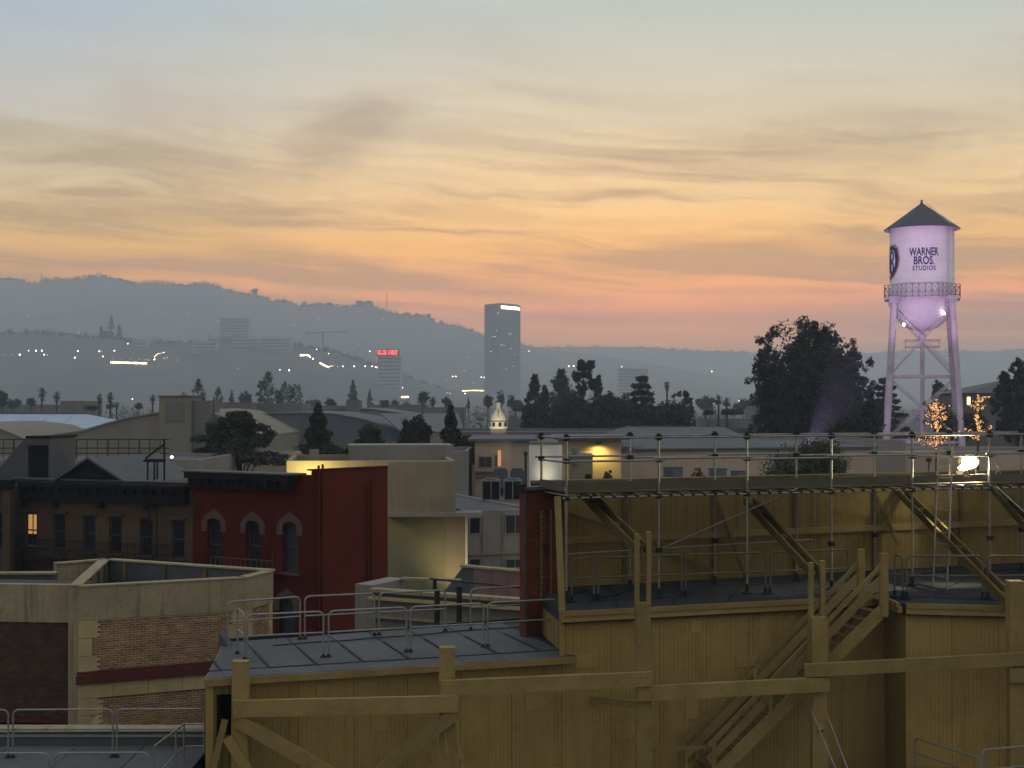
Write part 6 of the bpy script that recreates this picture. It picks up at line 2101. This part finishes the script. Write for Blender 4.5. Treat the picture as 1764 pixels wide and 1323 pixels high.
def emblem(poly, mtl, r, name='shield'):
    vs, fs = [], []
    n = len(poly)
    # strips from centre line so that the face follows the curve of the tank
    K = 8
    for x, z in poly:
        for k in range(K + 1):
            xx = x * k / K
            a = SHc + xx * SHW / 2 / TR
            vs.append((r * math.cos(a), r * math.sin(a), SHz - SHH + z * SHH))
    for i in range(n):
        j = (i + 1) % n
        for k in range(K):
            fs.append((i * (K + 1) + k, i * (K + 1) + k + 1, j * (K + 1) + k + 1, j * (K + 1) + k))
    me = bpy.data.meshes.new(name)
    me.from_pydata(vs, [], fs)
    return link(name, me, mtl, wt)


emblem(shield(1.0), gold, TR + .030)
emblem(shield(.90), navy, TR + .036, 'shield_field')
emblem(shield(.62), tank_white, TR + .042, 'shield_inner')


def stroke(pts, wd, mtl, r, name):
    mb = MB()
    for (x0, z0), (x1, z1) in zip(pts[:-1], pts[1:]):
        n = 4
        for i in range(n):
            xa, za = x0 + (x1 - x0) * i / n, z0 + (z1 - z0) * i / n
            xb, zb = x0 + (x1 - x0) * (i + 1) / n, z0 + (z1 - z0) * (i + 1) / n
            q = []
            for x, z in ((xa, za), (xb, zb)):
                a = SHc + x * SHW / 2 / TR
                q.append(Vector((wx + r * math.cos(a), WY + r * math.sin(a), SHz - SHH + z * SHH)))
            up = Vector((q[0].x - wx, q[0].y - WY, 0)).normalized()
            mb.beam(q[0], q[1], wd, .012, up=up)
    return mb.build(name, mtl, wt)


stroke([(-.46, .78), (-.34, .30), (-.20, .62), (-.07, .24), (.0, .82)], .42, navy, TR + .05, 'shield_letter')
stroke([(.12, .82), (.12, .22)], .42, navy, TR + .05, 'shield_letter')
stroke([(.12, .80), (.40, .78), (.47, .66), (.36, .56), (.14, .54)], .36, navy, TR + .052, 'shield_letter')
stroke([(.14, .52), (.40, .48), (.44, .34), (.28, .22), (.12, .22)], .36, navy, TR + .054, 'shield_letter')
# violet floods
for i, (px, Y, py, am, en) in enumerate(((1388, 96, 770, 462, 205000), (1600, 137, 790, 440, 3000), (1795, 120, 790, 470, 34000), (1505, 168, 798, 680, 5000))):
    loc = P(px, py, Y)
    t = thing('tower_floodlight', ['violet floodlight on a post behind the rounded bush', 'violet floodlight on a post in front of the water tower', 'violet floodlight on a post at the right of the water tower', 'violet floodlight on a post left of the water tower leg'][i], 'floodlight', (loc.x, loc.y, 0), 'violet floodlights of the water tower')
    tgt = Vector((wx, WY, wz(am)))
    d = (tgt - loc).normalized()
    MB().tube((loc.x, loc.y, 0), loc - Vector((0, 0, .25)), .07, 7).build('post', sash, t)
    MB().beam(loc - d * .3, loc, .5, .4).build('housing', sash, t)
    MB().beam(loc + d * .01, loc + d * .02, .44, .34).build('lens', lamp_vio, t)
    l_ = lamp('SPOT', loc + d * .1, en, (.86, .54, 1.0), tgt, .12, (13, 22, 18, 44)[i], .5)
    l_.location -= ORG[t]
    l_.parent = t
for dxp, y, d_ in ((1557, 559, 0), (1626.5, 540, 1)):
    c = P(dxp, y, WY - 3.4)
    MB().ball(c, .19, 8, 5, (1, .6, 1.2)).build('spot_lamp', lamp_vio, wt)
    l_ = lamp('POINT', c + Vector((.25 if d_ == 0 else -.25, -.5, .3)), 8, (.86, .66, 1.0), None, .2)
    l_.location -= ORG[wt]
    l_.parent = wt

# =================================================================== HILLS
from mathutils import noise as mnoise


def interp(pl, x):
    if x <= pl[0][0]: return pl[0][1]
    for (a, b), (c, d) in zip(pl[:-1], pl[1:]):
        if x <= c:
            f = (x - a) / (c - a)
            return b + (d - b) * f
    return pl[-1][1]


def hill(name, crest, Yf, Yc, Yb, px0, px1, step, rows, rough, back=.55):
    vs, fs = [], []
    pxs = list(np.arange(px0, px1 + .1, step))
    for j in range(rows + 1):
        f = j / rows
        Y = Yf + (Yb - Yf) * f
        for px in pxs:
            zc_ = max(2.0, P(px, interp(crest, px), Yc).z)
            u = (Y - Yf) / (Yc - Yf)
            if u <= 1:
                k = (u ** 1.25) * (1.12 - .12 * u)
            else:
                v = (Y - Yc) / (Yb - Yc)
                k = 1 - (1 - back) * v * v
            x = PX(px, Y)
            nz = mnoise.fractal(Vector((x * .0020, Y * .0016, 3.1)), 1.0, 2.0, 5)
            nz2 = mnoise.ridged_multi_fractal(Vector((x * .0030, Y * .0008, 7.7)), 1.0, 2.0, 4, 1.0, 2.0) - 1.2
            env = 4 * max(0, u) * max(0, 1 - u) if u < 1 else 0
            z = zc_ * k * (1 + env * rough * (nz * .55 + nz2 * .35)) - (3.0 if j == 0 else 0)
            z = min(z, zc_ * (.25 + .75 * u) if u < 1 else zc_)
            vs.append((x, Y, max(z, -.5)))
    n = len(pxs)
    for j in range(rows):
        for i in range(n - 1):
            fs.append((j * n + i, j * n + i + 1, (j + 1) * n + i + 1, (j + 1) * n + i))
    me = bpy.data.meshes.new(name)
    me.from_pydata(vs, [], fs)
    me.polygons.foreach_set('use_smooth', [True] * len(fs))
    o = link(name, me, foothillm if name == 'foothills' else hillm)
    tag(o, kind='structure')
    return o, BVHTree.FromPolygons([Vector(v) for v in vs], fs)


crest1 = [(-500, 560), (-300, 520), (-120, 486), (0, 481), (30, 482), (60, 489), (75, 481), (110, 480), (140, 479), (175, 474.5), (200, 480), (235, 489), (265, 486), (280, 488), (320, 492), (345, 487.5), (365, 488), (385, 496), (405, 503),
          (440, 509), (465, 516), (490, 519), (520, 527), (550, 524), (590, 528), (635, 523), (650, 531), (680, 539), (735, 543), (750, 554), (790, 561), (830, 576), (870, 588), (940, 601), (1040, 612), (1200, 640), (1400, 680), (1600, 692)]
crest2 = [(500, 660), (700, 610), (800, 601), (895, 597), (960, 599), (1010, 598), (1100, 598), (1200, 604), (1290, 607), (1400, 613), (1480, 610), (1540, 605), (1600, 604), (1660, 604), (1705, 606), (1764, 601), (1900, 597), (2200, 600)]
crest3 = [(-700, 585), (-200, 577), (0, 574), (60, 572), (140, 579), (205, 582), (245, 592), (330, 590), (380, 586), (430, 587), (500, 592), (560, 602), (640, 626), (700, 650), (760, 668), (820, 684), (900, 692), (1000, 692)]
h1, bv1 = hill('hills', crest1, 2250, 3900, 4800, -560, 1640, 8, 44, .30)
h2, bv2 = hill('distant_ridge', crest2, 3750, 5250, 5900, 380, 2300, 10, 30, .25)
h3, bv3 = hill('foothills', crest3, 1470, 2250, 2850, -760, 1020, 8, 30, .28, .35)


def ground_hit(px, py, lim=6400):
    d = ray(px, py).normalized()
    o = Vector((0, 0, CAM_Z))
    best = None
    for bv in (bv3, bv1, bv2):
        h = bv.ray_cast(o, d, lim)
        if h[0] is not None and (best is None or h[3] < best[1]):
            best = (h[0], h[3])
    if best is None:
        if d.z < -1e-5:
            k = -CAM_Z / d.z
            if k < lim:
                return o + d * k
        return P(px, py, 1800)
    return best[0]


# chaparral and trees along the crests: one wood each, they read as a mass
for nm, crest, Yc, a, b, n, r0, r1 in (('ridge_wood', crest1, 3900, -120, 900, 620, 3.6, 8.5), ('far_ridge_wood', crest2, 5250, 640, 2000, 420, 4.5, 9.5), ('foothill_wood', crest3, 2250, -200, 760, 420, 3.0, 6.9)):
    C, rr = [], []
    rng = random.Random(len(nm))
    for _ in range(n):
        px = rng.uniform(a, b)
        z = P(px, interp(crest, px), Yc).z
        big = 1.9 if rng.random() < .06 else 1.0
        r = rng.uniform(r0, r1) * (.7 + .6 * abs(math.sin(px * .03))) * big
        C.append((PX(px, Yc), Yc + rng.uniform(-25, 25), z + r * rng.uniform(-.7, .12)))
        rr.append(r)
    o = link(nm, tri_mesh(nm, leafcloud(C, rr, 26, 2.2 if Yc < 5000 else 3.0)), scrubm)
    tag(o, kind='stuff')
rng = random.Random(77)
# low suburb trees between the lot and the hills
C, rr = [], []
for _ in range(420):
    Y = rng.uniform(480, 1050)
    C.append((PX(rng.uniform(-80, 1850), Y), Y, rng.uniform(2, 8))); rr.append(rng.uniform(2.5, 5))
tag(link('valley_wood', tri_mesh('valley_wood', leafcloud(C, rr, 18, 1.0)), scrubm), kind='stuff')
RT = 'trees on the hill crest'
for i, (px, py, wpx, shp, l) in enumerate(((436, 496, 20, 'round', 'round-headed tree standing alone on the crest'), (318, 0, 0, '', ''), (488, 515, 8, 'round', 'small tree on the falling crest'), (524, 519, 14, 'round', 'dome-shaped tree on the falling crest'),
                                           (568, 521, 16, 'round', 'wide tree on the falling crest'), (620, 517, 18, 'bush', 'left of two dense trees under the mast'), (635, 518, 20, 'bush', 'right of two dense trees under the mast'), (740, 540, 12, 'bush', 'dense tree where the crest steps down'),
                                           (12, 479, 18, 'bush', 'dense tree on the crest at the left edge'), (26, 480, 14, 'bush', 'second dense tree on the crest at the left edge'))):
    if not wpx:
        continue
    z0 = P(px, interp(crest1, px), 3900).z - 3
    tree('crest_tree', l, px, py, wpx, 3897, shp, 60, 22, wpx * 3900 / F * .05, leaf_m, 300 + i, RT, z0=z0)
CT = 'cypresses on the foothill'
for i, (px, py, wpx, l) in enumerate(((191, 545, 11, 'tallest dark cypress on the foothill'), (174, 563, 7, 'left, smaller cypress on the foothill'), (205, 561, 9, 'right, pointed cypress on the foothill'), (182, 570, 7, 'smallest cypress on the foothill'))):
    z0 = P(px, interp(crest3, px), 2250).z - 4
    tree('cypress_tree', l, px, py, wpx, 2247, 'column', 60, 22, 1.4, leaf_d, 330 + i, CT, z0=z0)
# masts
for i, (px, y0, y1, l) in enumerate(((666.5, 503, 540, 'tall thin mast on the crest left of the office tower'), (71, 467, 484, 'short lattice mast on the crest at the left'), (168, 467, 478, 'tiny mast on the highest hilltop'))):
    t = thing('radio_mast', l, 'mast', P(px, y1, 3900), 'masts on the crest')
    MB().tube(P(px, y1 + 2, 3900), P(px, y0, 3900), 1.1, 5, .7).build('mast', sash, t)
    MB().beam(P(px - 2, y0 + (y1 - y0) * .45, 3900), P(px + 2, y0 + (y1 - y0) * .45, 3900), .8, .8).build('cross_arm', sash, t)
# hillside blocks
for i, (x0, x1, y, Y, l) in enumerate(((378, 428, 547, 2460, 'hazy tall hotel block on the foothill'), (447, 500, 581, 2160, 'hazy flat-topped block below the hotel'), (330, 372, 588, 2130, 'hazy low block left of the hotel'), (400, 447, 582, 2175, 'hazy block under the hotel'),
                                       (650, 690, 612, 1890, 'hazy block carrying the red neon sign'), (1066, 1116, 634, 2250, 'hazy block behind the dark tree clump'), (232, 250, 588, 2175, 'small hazy block on the foothill'))):
    t, fr, zt = block('hillside_building', l, x0, Y, x1, Y, y, 30, far_block, slate, parapet=1.0, group='hazy blocks on the foothill', z0=0)
    mb = MB()
    for k in range(1, int(zt / 5)):
        mb.extr([fr.pt(1, zt - k * 5, .02), fr.pt(fr.w - 1, zt - k * 5, .02), fr.pt(fr.w - 1, zt - k * 5 + 1.7, .02), fr.pt(1, zt - k * 5 + 1.7, .02)], fr.n * .1)
    tag(mb.build('window_band', slate, t), kind='stuff')
    if i == 4:
        rs = thing('neon_sign', 'red neon sign glowing on a hazy block below the hills', 'sign', fr.pt(fr.w / 2, zt, 2))
        mb = MB()
        fs_ = Fr(fr.pt(0, 0, 1.5).xy, fr.pt(fr.w, 0, 1.5).xy)
        x = 651.0
        for gp in ('|=.', '|-.', '.-|', '|.|', '   ', '|.', '-=|', '|=|', '.-|', '|-'):
            for ch in gp:
                y0_, y1_ = 603.5, 611.0
                if ch == '|': mb.extr([fs_.hit(x, y1_), fs_.hit(x + .9, y1_), fs_.hit(x + .9, y0_), fs_.hit(x, y0_)], (0, .3, 0))
                if ch in '-=': mb.extr([fs_.hit(x, y0_ + 1.2), fs_.hit(x + 1.2, y0_ + 1.2), fs_.hit(x + 1.2, y0_), fs_.hit(x, y0_)], (0, .3, 0))
                if ch == '=': mb.extr([fs_.hit(x, y0_ + 4.6), fs_.hit(x + 1.2, y0_ + 4.6), fs_.hit(x + 1.2, y0_ + 3.4), fs_.hit(x, y0_ + 3.4)], (0, .3, 0))
                if ch == '.': mb.extr([fs_.hit(x, y1_), fs_.hit(x + 1.0, y1_), fs_.hit(x + 1.0, y1_ - 2.4), fs_.hit(x, y1_ - 2.4)], (0, .3, 0))
                x += 1.22
        mb.build('neon_letters', lamp_red, rs)
        MB().extr([fs_.hit(649.5, 612.4, -.6), fs_.hit(688, 612.4, -.6), fs_.hit(688, 602, -.6), fs_.hit(649.5, 602, -.6)], (0, .4, 0)).build('backing', mat('dark_sign_panel', (.05, .03, .03)), rs)
# crane
cr = thing('tower_crane', 'faint tower crane over the foothill lights', 'crane', P(557, 600, 2220))
MB().beam(P(557, 606, 2220), P(556, 571, 2220), 1.8, 1.8, up=(0, 1, 0)).build('mast', sash, cr)
MB().beam(P(527, 574, 2220), P(600, 571.5, 2220), 1.0, 1.0).build('jib', sash, cr)
MB().beam(P(528, 574, 2220), P(528, 577.5, 2220), 1.6, 1.6, up=(0, 1, 0)).build('counterweight', sash, cr)

# =================================================================== OFFICE TOWER
TY = 2550.0
o0, o1, o2 = (PX(834.7, TY + 30), TY + 30), (PX(861.5, TY), TY), (PX(896.3, TY + 51), TY + 51)
zt_ = P(861.5, 522.4, TY).z
f1_, f2_ = Fr(o0, o1), Fr(o1, o2)
ot = thing('office_tower', 'tall glass office tower with a bright white sign along its top', 'office tower', (o1[0], o1[1], 0))
pb = Vector((o0[0] + o2[0] - o1[0], o0[1] + o2[1] - o1[1]))
MB().prism([o0, o1, o2, pb], 0, zt_).build('shaft', towerglass, ot)
MB().prism([Vector(o0).lerp(pb, .2), Vector(o1).lerp(pb, .2), Vector(o2).lerp(pb, .2), pb], zt_, zt_ + 1.5).build('roof_plant', slate, ot)
nf = 36
for f in (f1_, f2_):
    mb = MB()
    for k in range(nf):
        z = zt_ * (k + .15) / nf
        mb.extr([f.pt(.6, z, .02), f.pt(f.w - .6, z, .02), f.pt(f.w - .6, z + 1.3, .02), f.pt(.6, z + 1.3, .02)], f.n * .08)
    n = 12
    for k in range(n + 1):
        mb.extr([f.pt(f.w * k / n - .2, 0, .02), f.pt(f.w * k / n + .2, 0, .02), f.pt(f.w * k / n + .2, zt_ - 4, .02), f.pt(f.w * k / n - .2, zt_ - 4, .02)], f.n * .25)
    tag(mb.build('spandrel', dimwall, ot), kind='stuff')
rng = random.Random(5)
for f, px, py in ((f1_, 852, 585), (f1_, 849, 585), (f1_, 857, 541), (f1_, 863, 600), (f2_, 879, 577), (f2_, 876, 578), (f2_, 879, 605), (f2_, 884, 634), (f2_, 868, 597), (f2_, 886, 615), (f1_, 855, 571), (f1_, 845, 611), (f2_, 878, 661), (f1_, 841, 597), (f2_, 890, 588), (f2_, 871, 640)):
    s, z = f.sz(px, py)
    k = round(z / zt_ * nf)
    z = zt_ * (k + .6) / nf
    wd = rng.choice((1.2, 1.6, 2.4))
    MB().extr([f.pt(s, z, .02), f.pt(s + wd, z, .02), f.pt(s + wd, z + 1.4, .02), f.pt(s, z + 1.4, .02)], f.n * .05).build('lit_window', lamp_dim, ot)
me, (x0, x1) = text_mesh('NBCUNIVERSAL', 8.0, .16)
s0, s1 = f2_.sz(862.8, 527)[0], f2_.sz(895.2, 530)[0]
for v in me.vertices:
    s = s0 + (v.co.x - x0) / (x1 - x0) * (s1 - s0)
    p = f2_.pt(s, zt_ - 9.4 + v.co.y, .8)
    v.co = p - ORG[ot]
link('sign_letters', me, glow('sign_white', (1, .97, .88), 9.0), ot)
for a in (.2, .6):
    MB().beam(f2_.pt(f2_.w * a, zt_ - .5, -3), f2_.pt(f2_.w * a, zt_ + 3.5, -3), .5, .5, up=(0, 1, 0)).build('antenna', sash, ot)

# =================================================================== CITY LIGHTS
LG = 'small lamps scattered over the hazy hills'
pts = [(3, 572, 1.2), (34, 611, 2.2), (49, 604, 1.4), (62, 604, 1.9), (72, 604, 1.8), (76, 611, 1.8), (82, 611.5, 1.2), (134, 605, 1.6), (129, 616, 1.7), (171, 605, 1.7), (175, 605, 1.1), (177, 614, 1.6), (197, 604, 1.6), (220, 592, 1.3), (135, 567, 1.1), (135.5, 573, 1.1), (135, 580, 1.1),
       (266, 619, 1.9), (283, 617, 1.2), (288, 616, 1.1), (285, 542, 1.1), (324, 542, 1.2), (257, 542, .9), (376, 553, 1.1), (25, 686.5, 1.1), (228, 687.5, 1.4), (410, 635, 1.2), (50, 568, 1), (6, 611, 1.1), (20, 611, 1.0), (549, 548, 1.2), (602, 548, .9), (660, 550, 1.2), (509, 559, 1.2), (501, 559, .8),
       (546, 602, 1.7), (566, 609, 1.3), (637, 605, 1.3), (539, 618, 1.6), (591, 631, 1.5), (582, 631.5, 1.0), (610, 631, 1.6), (629, 631, 1.6), (641, 631, 1.5), (482, 637, 1.3), (498, 638, 1.9), (697, 648, 1.3), (693, 668, 1.4), (754, 648, 1.0), (780, 648.5, 1.4), (785, 648.5, 1.4), (829, 649.5, 1.4), (834, 650, 1.3),
       (800, 639, 1.1), (770, 677, 1.2), (775, 677.5, 1.1), (801, 678, 1.3), (618, 593, 1.0), (650, 617, 1.0), (911, 605, 1.3), (969, 621, 1.2), (980, 631, 1.8), (988, 631, 1.8), (1071, 632, 1.3), (1122, 607, 1.2), (1150, 610, 1.0), (1226, 640, 1.8), (1224, 634, 1.0), (1229, 695, 1.5), (1273, 690.5, 1.3), (805, 615, 1.0),
       (194, 618, .9), (210, 618.5, .9), (225, 618.5, .9), (240, 619, 1), (251, 620, 1.1), (256, 620, 1.1), (305, 620, .9), (1515, 654, .9), (740, 656, .9), (755, 666, .9), (770, 655, .9), (815, 660, .9), (560, 552, .7), (48, 543, .9), (112, 548, .7), (150, 545, .7), (415, 560, .7), (480, 545, .7), (700, 560, .7), (748, 572, .7), (690, 590, .8), (730, 600, .7), (1020, 615, .8), (1180, 628, .8), (940, 640, .8), (1090, 622, .8)]
bulb = MB().ball((0, 0, 0), 1.0, 6, 4).build('bulb', None)
bm_ = bulb.data
bpy.data.objects.remove(bulb)
W20 = ['first', 'second', 'third', 'fourth', 'fifth', 'sixth', 'seventh', 'eighth', 'ninth', 'tenth', 'eleventh', 'twelfth', 'thirteenth', 'fourteenth', 'fifteenth', 'sixteenth',
       'seventeenth', 'eighteenth', 'nineteenth', 'twentieth', 'twenty-first', 'twenty-second', 'twenty-third', 'twenty-fourth', 'twenty-fifth', 'twenty-sixth', 'twenty-seventh']


def where(px, py):
    if py < 566: return 'lamps high on the hazy hillside'
    if px < 260 and py < 598: return 'sparse lamps above the long lit strip'
    if px < 260 and py < 640: return 'lamps in the row beside the long lit strip'
    if px < 500: return 'lamps between the long lit strip and the crane'
    if px < 690: return 'lamps along the winding terraces under the crane'
    if px < 860: return 'lamps around the office tower foot'
    return 'lamps on the slopes right of the office tower'


bms = []
for mm in (lamp_white, lamp_dim):
    m2 = bm_.copy()
    m2.materials.clear()
    m2.materials.append(mm)
    bms.append(m2)
seen = {}
for px, py, r in sorted(pts):
    h = ground_hit(px, py)
    d = (Vector((0, 0, CAM_Z)) - h).normalized()
    p = h + d * 8
    p.z = P(px, py, p.y).z
    rad = r * p.y / F * .62
    wr = where(px, py)
    k = seen[wr] = seen.get(wr, -1) + 1
    t = thing('hillside_lamp', '%s from the left of the %s' % (W20[k], wr), 'lamp', p, wr)
    o = link('bulb', bms[0 if r > 1.25 else 1], None, t)
    o.scale = (rad, rad, rad)
for i, (path_, wd, mt, l) in enumerate((
        ([(190, 624), (208, 624.5), (253, 626)], 3.6, lamp_warm, 'long bright lit strip on the foothill'),
        ([(266, 615), (272, 610), (284, 607.5)], 1.8, lamp_warm, 'short curved lit strip above the long bright one'),
        ([(517, 612), (530, 611.5), (535, 615)], 3.0, lamp_warm, 'lit terrace at the head of the winding lights'),
        ([(551, 625), (558, 629), (566, 632.5), (575, 631)], 2.8, lamp_warm, 'winding lit terrace under the crane'),
        ([(646, 632), (654, 634), (660, 636)], 2.6, lamp_warm, 'lit terrace above the slanting line of light'),
        ([(660, 637), (664, 646), (668.5, 657)], 1.3, lamp_dim, 'slanting line of light on the slope'),
        ([(796, 673.5), (815, 672.5), (834, 673)], 2.2, lamp_yel, 'yellow lit frontage left of the office tower foot'),
        ([(691, 684), (704, 683.5)], 3.4, lamp_warm, 'small lit canopy among the low roofs'))):
    ps = []
    for q in path_:
        h = ground_hit(*q)
        p = h + (Vector((0, 0, CAM_Z)) - h).normalized() * 10
        ps.append(P(q[0], q[1], p.y if i != 7 else 430))
    t = thing('lit_terrace', l, 'lit terrace', ps[0], 'lit terraces on the foothill')
    k = ps[0].y / F
    wall_ = MB()
    for a, b in zip(ps[:-1], ps[1:]):
        wall_.beam(a + Vector((0, 1.0, -wd * k * .9)), b + Vector((0, 1.0, -wd * k * .9)), 1.2, wd * k * 2.4)
    wall_.build('retaining_wall', dimwall, t)
    rng = random.Random(i)
    mb = MB()
    for a, b in zip(ps[:-1], ps[1:]):
        n = max(1, int((b - a).length / (5.0 * k)))
        for j in range(n):
            c, d = a.lerp(b, (j + .06) / n), a.lerp(b, (j + .94) / n)
            hh_ = wd * k * rng.uniform(.55, 1.0)
            mb.beam(c, d, .5, hh_)
    mb.build('light_strip', mt, t)

# =================================================================== HAZE
hz = MB().extr([(-4600, -350, -1.6), (4600, -350, -1.6), (4600, 6400, -1.6), (-4600, 6400, -1.6)], (0, 0, 394.0))
ho = hz.build('haze', None)
hm = bpy.data.materials.new('haze_air')
hm.use_nodes = True
nt = hm.node_tree
nt.nodes.clear()
pv = nt.nodes.new('ShaderNodeVolumePrincipled')
pv.inputs['Color'].default_value = (.72, .86, 1.0, 1)
pv.inputs['Absorption Color'].default_value = (1, 1, 1, 1)
pv.inputs['Density'].default_value = .00032
pv.inputs['Anisotropy'].default_value = 0.0
mo = nt.nodes.new('ShaderNodeOutputMaterial')
nt.links.new(pv.outputs[0], mo.inputs['Volume'])
ho.data.materials.append(hm)
tag(ho, 'thin blue-grey dusk haze lying over the whole valley', 'haze', kind='stuff')
